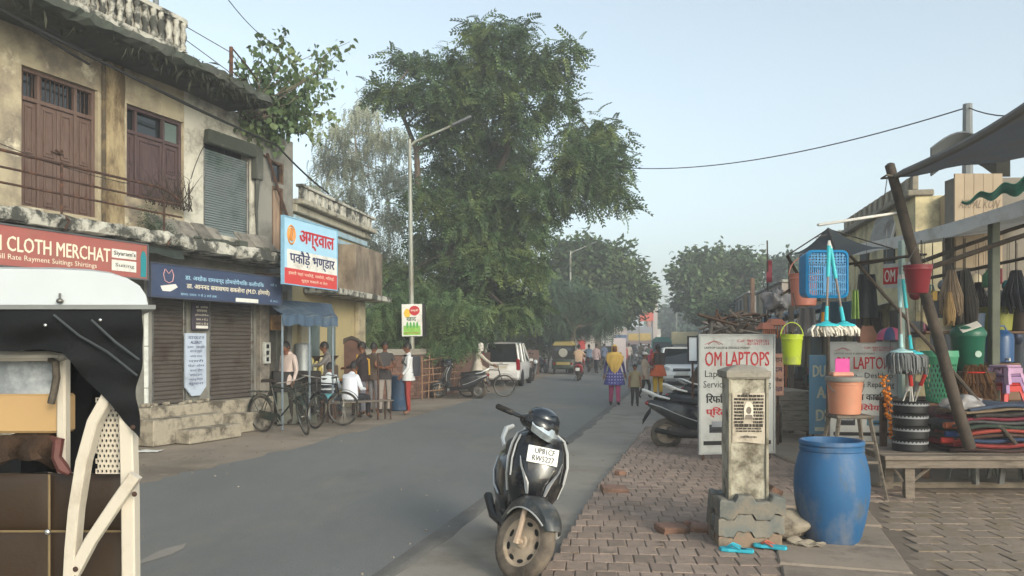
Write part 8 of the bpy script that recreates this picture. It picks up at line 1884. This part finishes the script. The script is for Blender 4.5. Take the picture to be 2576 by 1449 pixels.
# white awning fascia and beams behind
aw2 = thing('white_awning', 'long white plastic awning running along the shop fronts on the right', 'awning', (5.4, 12.4, 3.2))
WPL = mat('white_plastic_sheet', '#e4e6e6', rough=.5, var=.04, dirt='#c2c2bc', dscale=2, sub=.35)
fa_ = lambda a: Vector((5.32 + .32 * a, 13.2 - 5.6 * a, 3.24 + .05 * a - .10 * math.sin(math.pi * a)))
mb = MB(); mb.sheet(lambda a, b: fa_(a) + Vector((.03 * b, 0, -.155 * b + .012 * math.sin(a * 30) * b)), 30, 3, .006); mb.build('fascia', WPL, aw2, world=True)
mb = MB(); mb.sheet(lambda a, b: fa_(a) + Vector((1.7 * b, .2 * b, .16 * b - .08 * math.sin(math.pi * b) + .02 * math.sin(a * 25) * b)), 30, 10, .006); mb.build('sheet', WPL, aw2, world=True)
for k, (a, b, r_) in enumerate(((P(2290, 690, 9.4), P(2600, 585, 9.0), .035), (P(2300, 665, 10.4), P(2600, 560, 9.8), .03), (P(2310, 705, 11), P(2620, 640, 9.4), .025), (P(2150, 668, 12.5), P(2330, 640, 11), .02))):
 t = thing('bamboo_beam', ('thick dark beam under the white awning, nearest of the beams', 'second dark beam close under the white awning', 'lowest thin beam behind the brush bundles', 'thin pale beam above the small red sign')[k], 'beam', a, 0, 'beams under the white awning'); mb = MB(); pts, rs = bent(a, b, r_, r_ * .8, random.Random(k), 6, .02); mb.tube(pts, rs, 7); mb.build('shaft', BAMBOO, t, world=True)
for k, (u, y, z_) in enumerate(((2500, 9.6, 3.2), (2268, 10.0, 2.9))):
 t = thing('stall_post', ('greenish wooden post carrying the white awning at the right', 'pale thin post beside the small red sign')[k], 'post', (X(u, y), y, .05)); mb = MB(); mb.box(-.05 if not k else -.025, .05 if not k else .025, -.05, .05, 0, z_, .008); mb.build('shaft', (mat('mossy_post', '#4f5447', var=.3), mat('pale_post', '#8fa09a', var=.15))[k], t)
t = thing('green_net', 'green shade net bunched on the white awning at the right edge', 'net', P(2560, 480, 9.4)); mb = MB(); mb.sheet(lambda a, b: P(2420 + 200 * a, 505 - 75 * a + 45 * b * (a * .9 + .1) + 7 * math.sin(a * 21), 9.6 - .5 * a + .4 * b + .05 * math.sin(a * 9 + b * 5)), 30, 8, .01); mb.build('net', mat('green_shade_net', '#2f6e59', rough=.9, var=.3, scale=6), t, world=True)
# ---- buildings on the right
RCRM = mat('right_cream_plaster', '#c6b992', rough=.9, var=.12, scale=1.2, dirt='#7d7460', dscale=1.6, dlo=.45, dhi=.66)
rb = thing('cream_shop_building', 'cream plastered shop building with stained parapet along the right of the street', 'building', (7.1, 14.0, 0), math.atan2(1, .184))
# local +X runs away along the street, local -Y faces the road... local +Y points toward the road side
mb = MB(); mb.box(0, 5.2, -3.2, -.004, 0, 4.25); mb.build('wall', RCRM, rb)
mb = MB(); mb.box(-.05, 5.3, -.3, .14, 4.25, 4.36, .02); mb.box(-.02, 5.25, -.05, .05, 4.364, 4.62, .01); mb.build('parapet', mat('stained_parapet', '#807868', var=.25, scale=3, dirt='#4d473d', dscale=3), rb)
for k in range(12): mb = MB(); mb.box(.15 + k * .42, .30 + k * .42, .052, .09, 4.38, 4.6, .01); mb.build('parapet_block', mat('parapet_block_grey', '#958c79', var=.2), rb)
for k in range(3): mb = MB(); mb.box(.6 + k * 1.5, 1.5 + k * 1.5, -.0035, .02, .1, 2.3, .005); mb.build('shutter', SHUTB, rb)
for k in range(2): mb = MB(); mb.box(1.2 + k * 1.9, 1.9 + k * 1.9, -.0035, .03, 2.9, 3.8, .005); o = mb.build('window', mat('dark_window', '#2b2c2d'), rb)
mb = MB(); mb.box(-.28, -.22, -.35, .03, 2.2, 3.6, .01); mb.box(-.2, -.003, -3.2, -2.0, 0, 4.2); mb.build('end_wall', mat('cream_edge', '#c2b897'), rb)
for nm, q, m_ in (('balcony_front', (-.26, -.003, -2.0, -.40, 3.5, 4.22), mat('brown_grey_band', '#a08f74', var=.15)), ('recess', (-.06, -.003, -2.0, -.38, 2.0, 3.49), mat('shaded_recess', '#33312f', var=.3)), ('balcony_floor', (-.7, -.003, -2.0, -.3, 1.9, 1.99), mat('brown_grey_band', '#8a7c66'))):  # recess is a flat panel with its shade put into the dark colour
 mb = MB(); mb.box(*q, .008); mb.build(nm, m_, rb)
rb2 = thing('plank_kiosk', 'beige board clad upper kiosk with faded lettering under the grey tarpaulin', 'kiosk', (X(2402, 11.2), 11.2, 0))
for k in range(5): mb = MB(); mb.box(k * .135, k * .135 + .131, 0, .03, 2.72, 4.05, .002); mb.build('board', mat('beige_cladding', '#988873', rough=.85, var=.1, scale=3, rnd=.07), rb2)
mb = MB(); mb.box(.02, 2.5, .034, .3, 0, 4.0); mb.build('body', mat('kiosk_grey', '#6c655a', var=.2), rb2)
lettering(rb2, 'AIRPAL KON', .56, .12, (.34, -.004, 3.62), mat('faded_brown_ink', '#6d5b48'), .01, shear=.3)
for k, (y0, L_, hh, c_, lab) in enumerate(((19.4, 5.5, 4.3, '#9d937c', 'weathered cream shop building behind the leaning advert panel'), (25.2, 6.5, 4.1, '#8c8273', 'low brown shop row beyond the rubbish heap on the right'), (33, 9, 4.2, '#a89c92', 'pale pinkish shop row near the dark leafy tree'), (46, 14, 4.6, '#97938b', 'grey shop row behind the dark leafy tree on the right'), (66, 26, 5, '#a39a90', 'far hazy building row on the right of the street'))):
 t = thing('shop_row', lab, 'building', (7.1 + .184 * (y0 - 14) + (0, 1.2, .6, .8, 1)[k], y0, 0), math.atan2(1, .184)); mb = MB(); mb.box(0, L_, -5, -.004, 0, hh); mb.build('wall', mat('row_wall_%d' % k, c_, rough=.9, var=.15, scale=1, dirt='#6e665a', dscale=1), t)
 mb = MB(); mb.box(-.1, L_ + .1, -5.1, .15, hh, hh + .12, .02); mb.build('cornice', STAINW, t); n = int(L_ / 2.2)
 for q in range(n):
  mb = MB(); mb.box(.3 + q * 2.2, 1.9 + q * 2.2, -.003, .03, .1, 2.2, .01); mb.build('shutter', (SHUTB, SHUTG, mat('grey_shutter', '#77787a'))[q % 3], t)
  mb = MB(); mb.box(.25 + q * 2.2, 1.95 + q * 2.2, -.003, .12, 2.3, 2.3 + .38, .01); mb.build('fascia_sign', (mat('sign_pink', '#a86a6a'), mat('sign_pale', '#b5b4ac'), mat('sign_blue2', '#51688a'), mat('sign_yellow2', '#b59a4e'))[(q + k) % 4], t)
  if hh > 3.3: mb = MB(); mb.box(.6 + q * 2.2, 1.4 + q * 2.2, -.003, .03, 2.85, hh - .15, .01); mb.build('window', mat('dark_window', '#2b2c2d'), t)
t = thing('advert_panel', 'leaning weathered advert panel with white edge on the cream shop roof', 'sign', P(2215, 600, 15.5)); mb = MB()
q = [P(2185, 622, 15.8), P(2240, 615, 15.2), P(2262, 530, 15.2), P(2205, 552, 15.8)]
mb.prism([0, 1, 2, 3], lambda i, k: q[i] + Vector((0, .05 * k, 0))); mb.build('panel', mat('faded_advert', '#8c8a84', var=.3, scale=4, dirt='#6a625c', dscale=3), t, world=True); mb = MB(); mb.tube([q[1], q[2]], .03, 5); mb.build('edge', WHT, t, world=True)
t = thing('white_pole', 'thin pale pole laid across the roofs above the small canopy', 'pole', P(2060, 565, 13)); mb = MB(); mb.tube([P(2058, 566, 13), P(2260, 535, 14.5)], .025, 6); mb.build('shaft', WHT, t, world=True)
# rubbish and timber heap, corrugated lean-to, little orange sheds, red flag
t = thing('lean_to', 'corrugated lean-to roof behind the first laptop signboard', 'roof', P(1880, 800, 17)); mb = MB(); mb.sheet(lambda a, b: P(1822 + 118 * a, 790 + 8 * b, 17 + 1.6 * b) + Vector((0, 0, .025 * math.sin(a * 70))), 60, 2, .01); mb.build('sheet', mat('rust_grey_corrugated', '#6f6a60', rough=.7, var=.2, dirt='#54463a', dscale=3), t, world=True)
for (u, y) in ((1835, 17), (1930, 17), (1845, 18.5), (1925, 18.5)): mb = MB(); mb.tube([(X(u, y), y, 0), (X(u, y), y, Z(793, y))], .03, 6); mb.build('post', BAMBOO, t, world=True)
g_ = random.Random(19); t = thing('timber_heap', 'jumbled heap of scrap timber and branches behind the first laptop signboard', 'heap', P(1850, 900, 16.2));
for k in range(70):
 a = P(g_.uniform(1775, 1915), g_.uniform(790, 880), 16 + g_.uniform(0, 1.6)); d = Vector((g_.uniform(-.6, .6), g_.uniform(-.4, .4), g_.uniform(-.22, .26))); mb = MB(); mb.tube([a - d * .6, a + d * .6], g_.uniform(.012, .04), 4); mb.build('stick', (PLK, WOODG, WOODB)[k % 3], t, world=True)
mb = MB(); mb.ell(P(1850, 960, 16.8), (1.0, .7, 1.25), 14, 8, lambda p: [p[0] * (1 + .2 * math.sin(p[2] * 9)), p[1], p[2] * (1 + .12 * math.sin(p[0] * 8))]); mb.build('core', mat('heap_core', '#4a4138', rough=1, var=.4, scale=6), t, world=True)
for k, (u0, u1, v0, y) in enumerate(((1912, 1945, 812, 14.6), (1932, 1975, 802, 15.2))):
 t = thing('orange_stall', ('small salmon roofed box stall beside the lean-to', 'larger salmon roofed box stall beside the lean-to')[k], 'stall', (X((u0 + u1) / 2, y), y, 0)); w = (u1 - u0) / FOC * y / 2; z_ = Z(v0 + 16, y)
 mb = MB(); mb.loft([[(-w, -.15, z_), (w, -.15, z_), (w, .3, z_), (-w, .3, z_)], [(-w * .6, .0, z_ + .12), (w * .6, .0, z_ + .12), (w * .6, .15, z_ + .12), (-w * .6, .15, z_ + .12)]], sm=False); mb.build('roof', mat('salmon_sheet', '#b06a50', rough=.7, var=.12), t)
 for q in range(6): mb = MB(); x = -w + .03 + q * (2 * w - .06) / 5; mb.tube([(x, -.13, 0 if q in (0, 5) else z_ - .25), (x, -.13, z_)], .015, 5); mb.build('bar', mat('orange_post', '#a8623f'), t)
t = thing('red_flag', 'narrow red cloth flag on a thin stick above the sheds', 'flag', (X(1935, 20), 20, 0)); mb = MB(); mb.tube([(X(1935, 20), 20, 0), (X(1930, 20), 20, Z(605, 20))], .02, 5); mb.build('stick', BAMBOO, t, world=True); mb = MB(); mb.sheet(lambda a, b: P(1928 + 14 * a, 655 + 55 * b, 20 + .05 * math.sin(b * 6)), 5, 8, .01); mb.build('cloth', mat('flag_red', '#93303a'), t, world=True)
for k, (u, v0, y, c_) in enumerate(((1893, 700, 18, '#9c7c68'), (1912, 740, 17.5, '#77746a'), (1875, 740, 18.5, '#6f675a'), (1990, 660, 14, '#5c5146'))):
 t = thing('shed_post', ('pinkish wooden post among the sheds', 'grey upright post left of the plastic bundle', 'short dark post behind the timber heap', 'dark post under the small canopy corner')[k], 'post', (X(u, y), y, 0)); mb = MB(); mb.box(-.04, .04, -.04, .04, 0, Z(v0, y), .005); mb.build('shaft', mat('shed_post_%d' % k, c_, var=.2), t)
# utility pole and wire on the right
up = thing('utility_pole', 'grey concrete utility pole top showing above the tarpaulin', 'utility pole', (X(2434, 16), 16, 0)); mb = MB(); mb.tube([(0, 0, 0), (0, 0, Z(262, 16))], [.15, .09], 8); mb.build('shaft', mat('pole_concrete', '#6e7274', var=.15), up)
wr = thing('overhead_wire', 'thin overhead wire crossing the sky from the big tree to the utility pole', 'wire', P(2434, 270, 16)); mb = MB(); mb.tube(sagline(P(1500, 415, 30), P(2434, 270, 16), .55, 30), .014, 4); mb.tube(sagline(P(2434, 270, 16), P(2700, 255, 12), .2, 10), .012, 4); mb.build('wire', mat('black_cable', '#1c1d1e'), wr, world=True)
# ---- denser goods under the awning and cloth roofs receding along the right of the street
dn = random.Random(53); CN = (('maroon', '#6b2c33'), ('teal', '#2c6a70'), ('mustard', '#a3832f'), ('grey', '#74777a'), ('pink', '#b56a82'), ('navy', '#2c3854'), ('cream', '#b7ac93'), ('green', '#3f7a55'))
for k in range(22):
 cn_, ch = CN[k % 8]; u, v, y = 2300 + (k % 11) * 26 + dn.uniform(-8, 8), (735, 850)[k // 11] + dn.uniform(-22, 22), dn.uniform(9.9, 10.9); q = dn.uniform(.05, .1); z0 = Z(v, y)
 m_ = mat('goods_' + cn_, ch, rough=.5, var=.15); kd = k % 3
 t = thing(('string_bag', 'plastic_jug', 'wrapped_packet')[kd], f'small {cn_} {("string bag", "plastic jug", "wrapped packet")[kd]} hanging in the {("upper", "lower")[k // 11]} row under the awning', ('bag', 'jug', 'packet')[kd], (X(u, y), y, z0), dn.uniform(-.5, .5), 'small goods hanging under the awning'); mb = MB()
 if kd == 0: mb.ell((0, 0, q), (q, q * .8, q * 1.2), 10, 7, lambda p: [p[0] * (1.1 - p[2]), p[1], p[2]])
 elif kd == 1: mb.lathe([(q * .7, 0), (q * .8, .01), (q * .8, q * 1.6), (q * .4, q * 2), (q * .3, q * 2.3)], 14); mb.tube([(q * .75, 0, q * .5), (q * 1.2, 0, q * .8), (q * 1.1, 0, q * 1.5), (q * .7, 0, q * 1.6)], .008, 5)
 else: mb.box(-q, q, -.02, .02, 0, q * 2.2, .01)
 mb.build('body', m_, t); MB().tube([(0, 0, q * 2), (0, 0, max(.1, 3.0 - z0))], .004, 4).build('cord', BAMBOO, t)
for k, (y, w, z, ch, lab) in enumerate(((15.2, 2.2, 2.55, '#b9b7ae', 'off white'), (17.6, 2.0, 2.75, '#6f7f8c', 'blue grey'), (20.2, 2.6, 2.6, '#a3836a', 'tan'), (23.4, 2.8, 2.8, '#c0bdb4', 'dusty white'), (27.5, 3.4, 2.7, '#8c5a52', 'brick red'), (32.5, 4, 2.9, '#a9aaa4', 'pale grey'))):
 x = 6.4 + .184 * (y - 14); t = thing('cloth_awning', f'{lab} cloth roof stretched over a stall along the right shop row', 'awning', (x, y, 0), 0, 'cloth roofs along the right shop row'); mb = MB()
 mb.sheet(lambda a, b: (-1.0 + 2.2 * b, w * a + .3 * b, z - .5 * (1 - b) - .18 * math.sin(math.pi * a) * (1 - b * .5) + .03 * math.sin(a * 19)), 14, 8, .01); mb.build('cloth', mat('roofcloth_%d' % k, ch, rough=.85, var=.1, dirt='#7d766b', dscale=2, sub=.3), t)
 for a in (0, w): MB().tube([(-1, a, 0), (-1, a, z - .45)], .025, 5).build('post', BAMBOO, t)
 mb = MB(); mb.box(-.5, .9, .3, w - .2, 0, .75, .02); mb.build('counter', WOODB, t)
 for q in range(5): mb = MB(); c = dn.uniform(.1, .2); mb.box(-.4 + q * .25, -.4 + q * .25 + c, .4, .4 + c, .752, .752 + dn.uniform(.1, .4), .01); mb.build('packet', _mats['goods_' + CN[(q + k) % 8][0]], t)
# ------------------------------------------------------------------ snack stall on the left
t = thing('snack_table', 'wooden snack stall table with trays of fried food by the bicycles', 'table', P(820, 1045, 17.9).xy.to_3d(), R(25))
for k in range(3): mb = MB(); mb.box(-.75, .75, -.3 + k * .2, -.11 + k * .2, .74, .77, .004); mb.build('plank', WOODB, t)
for a in (-1, 1):
 for b in (-1, 1): mb = MB(); mb.box(a * .68 - .03, a * .68 + .03, b * .24 - .03, b * .24 + .03, 0, .738); mb.build('leg', WOODB, t)
base_ = Vector(t.location); RM_ = Matrix.Rotation(R(25), 3, 'Z')
FRY = mat('fried_snack', '#b8772c', rough=.7, var=.25, isl=.3)
for k, (x, lab) in enumerate(((-.3, 'round steel tray heaped with yellow fried snacks, left on the stall table'), (.45, 'round steel tray heaped with orange fried snacks, right on the stall table'))):
 q = thing('snack_tray', lab, 'tray', base_ + RM_ @ Vector((x, .0, .772)), 0); mb = MB(); mb.lathe([(.18, 0), (.22, .04), (.23, .045), (.21, .04), (.001, .012)], 20, cap=False); mb.build('tray', STEEL, q)
 mb = MB(); g_ = random.Random(k)
 for i in range(60): a = g_.uniform(0, 6.28); r_ = .17 * g_.random() ** .5; mb.ell((r_ * math.cos(a), r_ * math.sin(a), .05 + .1 * (1 - r_ / .18) * g_.random()), (.03, .025, .02), 6, 4)
 stuff(mb.build('snacks', FRY, q))
t = thing('counter', 'black topped counter box in front of the stall doorway', 'counter', P(745, 1045, 16.6).xy.to_3d(), R(20)); mb = MB(); mb.box(-.40, .40, -.25, .25, .0, .66, .01); mb.build('body', mat('dull_green_box', '#565a50', var=.2, dirt='#3d3a34'), t); mb = MB(); mb.box(-.48, .48, -.28, .28, .662, 1.08, .012); mb.build('top_box', mat('soot_black', '#1f1c1b', rough=.8), t)
t = thing('steel_urn', 'tall dented grey steel urn beside the man in pale pink shirt', 'urn', P(748, 1045, 17.2).xy.to_3d() + Vector((.12, 0, 1.05 * 0 + .0))); mb = MB(); mb.lathe([(.2, 0), (.2, 1.2), (.185, 1.24), (.185, 1.62), (.15, 1.66), (.001, 1.67)], 20, cap=False); mb.build('body', mat('dented_steel', '#7f8486', metal=.4, rough=.5, var=.15, bump=.3, bscale=12), t)
t = thing('cooking_pot', 'wide soot brown cooking pan standing over the stove beside the cook', 'pan', P(806, 1045, 18.7).xy.to_3d()); mb = MB(); mb.box(-.35, .35, -.35, .35, 0, 1.15, .03); mb.build('stove', mat('clay_stove', '#6a5a4c', var=.3, dirt='#3a312b'), t); mb = MB(); mb.lathe([(.12, 1.16), (.3, 1.22), (.42, 1.36), (.44, 1.37), (.40, 1.35), (.001, 1.2)], 22, cap=False); mb.build('pan', mat('soot_pan', '#4a3a32', var=.3), t)
t = thing('spice_rack', 'pale yellow rack of jars and packets at the stall', 'rack', P(782, 1045, 18.2).xy.to_3d()); mb = MB(); mb.box(-.28, .28, -.15, .15, 0, .95, .01); mb.build('stand', WOODB, t)
g_ = random.Random(6)
for k in range(14):
 c_ = ('#b3a25a', '#c9c2a0', '#8a8a6a', '#a8a88a')[k % 4]; mb = MB(); x, y = -.24 + (k % 5) * .12, -.1 + (k // 5) * .1; h = g_.uniform(.15, .4); mb.lathe([(.045, .951), (.05, 1.0), (.05, .95 + h), (.03, .97 + h), (.03, 1.0 + h)], 10); mb.M = Matrix(); o = mb.build('jar', mat('jar_' + c_[1:], c_, rough=.4), t); o.location = (x, y, 0)
# bench used by the seated man
t = thing('iron_bench', 'narrow iron legged bench carrying the seated man in white', 'bench', P(905, 1055, 17.0).xy.to_3d(), R(60 - 22)); mb = MB(); mb.box(-.75, .75, -.14, .14, .40, .43, .006); mb.build('seat', WOODG, t)
for x in (-.68, .68):
 mb = MB(); mb.tube([(x, -.12, 0), (x, -.12, .40)], .02, 5); mb.build('leg', RUST, t); mb = MB(); mb.tube([(x, .12, 0), (x, .12, .40)], .02, 5); mb.build('leg', RUST, t)
t = thing('wooden_stool', 'small wooden stool carrying the hunched seated person', 'stool', P(826, 1050, 17.5).xy.to_3d(), .3); mb = MB(); mb.box(-.18, .18, -.15, .15, .37, .41, .006); mb.build('seat', WOODB, t)
for a in (-1, 1):
 for b in (-1, 1): mb = MB(); mb.tube([(a * .13, b * .1, .37), (a * .15, b * .12, 0)], .02, 5); mb.build('leg', WOODB, t)
t = thing('iron_post', 'thin upright iron post at the kerb beside the bench', 'post', G(951, 1056)); mb = MB(); mb.tube([(0, 0, 0), (0, 0, 1.45)], .022, 6); mb.build('shaft', RUST, t)
t = thing('plastic_drum', 'dark blue plastic drum standing behind the person with backpack', 'drum', G(999, 1034) + Vector((0, .2, 0))); mb = MB(); mb.lathe([(.2, 0), (.23, .02), (.26, .25), (.27, .45), (.26, .65), (.235, .80), (.245, .82), (.235, .85), (.19, .86), (.001, .85)], 24, cap=False); mb.build('body', mat('dusty_dark_blue_drum', '#2a4562', rough=.5, dirt='#5c6670', dscale=3), t)
t = thing('red_pot', 'small red lidded pot on the ground behind the bicycles', 'pot', G(734, 1068) + Vector((-.1, .6, 0))); mb = MB(); mb.lathe([(.1, 0), (.12, .06), (.12, .26), (.125, .28), (.001, .31)], 16, cap=False); mb.build('body', REDPL, t)
t = thing('paper_scrap', 'white paper scrap lying on the ground by the rickshaw', 'paper', G(376, 1136) + Vector((0, 0, .0))); mb = MB(); mb.sheet(lambda a, b: (-.18 + .36 * a, -.12 + .24 * b, .012 + .015 * math.sin(a * 8 + b * 3) * math.sin(b * 6)), 8, 6, .003); mb.build('sheet', mat('white_paper', '#d0d0cd', var=.05), t)
# ------------------------------------------------------------------ far street
t = thing('green_tempo', 'distant cargo tempo with teal cloth cover in the middle of the street', 'truck', (X(1664, 66), 66, 0), R(90) - .17)
mb = MB(); mb.box(-1.6, 1.0, -.8, .8, .5, 1.1, .05); mb.build('cargo_bed', mat('tempo_grey', '#5a6064'), t); mb = MB(); mb.loft([[(x, -.82, 1.1), (x, -.8, 1.9), (x, -.5, 2.2), (x, .5, 2.2), (x, .8, 1.9), (x, .82, 1.1)] for x in (-1.62, 1.0)], sm=False); mb.build('cloth_cover', mat('teal_cover', '#3f8f83', rough=.8, var=.1), t)
mb = MB(); mb.box(1.02, 1.9, -.75, .75, .45, 1.9, .12); mb.build('cab', mat('tempo_grey', '#5a6064'), t); mb = MB(); mb.box(-1.64, -1.61, -.7, .7, 1.12, 1.8); mb.build('rear_opening', mat('tempo_shade', '#39444a'), t)
for x in (-1.0, 1.3):
 for sg in (-1, 1): wheel(t, (x, sg * .72, .3), .3, .18, RUBBER, STEEL, Matrix(), 'wheel', 0, 0, 14)
for k in range(7):
 u, y = ((1505, 50), (1515, 58), (1600, 80), (1640, 62), (1530, 70), (1612, 55), (1585, 68))[k]
 motorcycle(('dark motorbike parked at far left kerb, first in the row', 'dark motorbike parked at far left kerb, second in the row', 'dark motorbike in the distance before the tower', 'dark motorbike before the green tempo', 'dark motorbike parked far left below the trees', 'dark motorbike behind the capped person', 'dark motorbike far off in mid street')[k], (X(u, y), y, 0), fr_.uniform(0, 6.28), (MCP, REDS, mat('mc_grey', '#55585c'))[k % 3], 4, 'motorbikes far down the street')
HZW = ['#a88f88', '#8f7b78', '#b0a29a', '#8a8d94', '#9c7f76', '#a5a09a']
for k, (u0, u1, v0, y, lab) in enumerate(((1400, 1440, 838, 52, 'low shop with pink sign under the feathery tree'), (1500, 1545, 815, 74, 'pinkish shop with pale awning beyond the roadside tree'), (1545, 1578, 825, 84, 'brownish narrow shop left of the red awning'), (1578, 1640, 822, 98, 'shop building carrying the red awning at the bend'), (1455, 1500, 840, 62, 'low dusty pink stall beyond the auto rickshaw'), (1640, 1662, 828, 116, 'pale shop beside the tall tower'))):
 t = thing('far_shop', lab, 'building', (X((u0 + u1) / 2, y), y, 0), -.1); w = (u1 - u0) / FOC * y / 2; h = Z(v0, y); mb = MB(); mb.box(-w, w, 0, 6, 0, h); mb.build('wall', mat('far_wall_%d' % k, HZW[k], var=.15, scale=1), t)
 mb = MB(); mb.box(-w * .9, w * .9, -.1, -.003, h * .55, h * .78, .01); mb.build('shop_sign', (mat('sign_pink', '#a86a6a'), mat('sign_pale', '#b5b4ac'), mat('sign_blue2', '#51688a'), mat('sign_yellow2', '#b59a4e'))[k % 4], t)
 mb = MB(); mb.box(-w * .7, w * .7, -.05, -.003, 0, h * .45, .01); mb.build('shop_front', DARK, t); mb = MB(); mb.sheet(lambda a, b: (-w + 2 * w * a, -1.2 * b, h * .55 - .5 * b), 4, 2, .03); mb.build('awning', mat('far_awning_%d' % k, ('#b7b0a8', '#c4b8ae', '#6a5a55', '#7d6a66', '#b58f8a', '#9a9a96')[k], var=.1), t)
t = thing('red_awning', 'bright red awning on the shop front below the tower', 'awning', (X(1624, 95), 95, 0)); mb = MB(); mb.sheet(lambda a, b: P(1606 + 38 * a + (6 * (1 - b) * (1 - a)), 786 + 22 * b, 95 - 2 * b), 6, 3, .05); mb.build('cloth', mat('orange_red_awning', '#b8503a', var=.08), t, world=True)
for u in (1608, 1642): mb = MB(); mb.tube([(X(u, 93), 93, 0), (X(u, 93), 93, Z(808, 93))], .06, 5); mb.build('post', STEEL, t, world=True)
t = thing('clock_tower', 'tall slim brick and plaster tower at the far bend of the street', 'tower', (X(1646, 110), 110, 0)); mb = MB(); mb.box(-.35, .45, 0, 1, 0, Z(720, 110), .05); mb.build('shaft', mat('tower_plaster', '#9a8f8a', var=.15), t); mb = MB(); mb.box(-.9, .2, -.1, .9, Z(738, 110), Z(717, 110), .05); mb.build('head', mat('tower_head', '#a89a96'), t); mb = MB(); mb.box(-.95, -.4, .1, .9, 0, Z(780, 110), .05); mb.build('buttress', mat('tower_brick', '#8f6f64', var=.2), t)
b_ = G(1436, 915); lamp(Vector((X(1435, 52), 52, 0)), 7.6, 1.3, 0, 'distant street lamp rising before the feathery tree'); t = [o for o in COL.objects if o.get('label', '').startswith('distant street lamp')][0]
lamp(Vector((X(1702, 95), 95, 0)), 5.5, 1.2, 0, 'far thin street lamp before the hazy end tree')
t = thing('yellow_stall', 'far yellow fronted stall at the end of the street by the white car', 'stall', (X(1722, 90), 90, 0)); mb = MB(); mb.box(-1.4, 1.4, 0, 1.5, 0, 1.9); mb.build('body', mat('stall_grey', '#7a7874', var=.2), t); mb = MB(); mb.box(-1.5, 1.5, -.2, -.003, 1.6, 3.0, .05); mb.build('yellow_board', mat('pale_yellow_board', '#b8a878', var=.2, scale=4), t)
car('white far car beside the green tempo', Vector((X(1622, 86), 86, 0)), R(-90), CARWHITE, 3.6, 1.5, 1.6)
t = thing('white_banner', 'white upright banner at a stall beyond the woman in yellow scarf', 'banner', (X(1566, 40), 41, 0)); mb = MB(); mb.box(-.32, .32, 0, .03, .2, 1.95, .005); mb.build('cloth', mat('pinkish_white_banner', '#b9afb0', var=.06), t); mb = MB(); mb.tube([(0, .05, 0), (0, .05, 1.9)], .02, 5); mb.build('stand', STEEL, t)
t = thing('white_banner', 'white banner with red mark behind the auto rickshaw', 'banner', (X(1468, 49), 50, 0)); mb = MB(); mb.box(-.8, .8, 0, .03, .6, 2.2, .005); mb.build('cloth', mat('pale_banner', '#b0aaa5', var=.1), t); mb = MB(); mb.box(-.25, .2, -.01, -.002, 1.3, 1.9); mb.build('red_mark', mat('red_print', '#c0413f'), t); mb = MB(); mb.tube([(0, .05, 0), (0, .05, 2)], .02, 5); mb.build('stand', STEEL, t)
t = thing('utility_wires', 'thin wires running from the roof corner up out of the frame', 'wire', LBw(5.6, .5, 6.4)); mb = MB(); mb.tube(sagline(P(690, 112, 16.6), P(560, -20, 14), .1, 10), .01, 4); mb.tube(sagline(P(1420, 640, 60), P(1800, 760, 100), 1.0, 16), .02, 4); mb.build('wire', mat('black_cable', '#1c1d1e'), t, world=True)
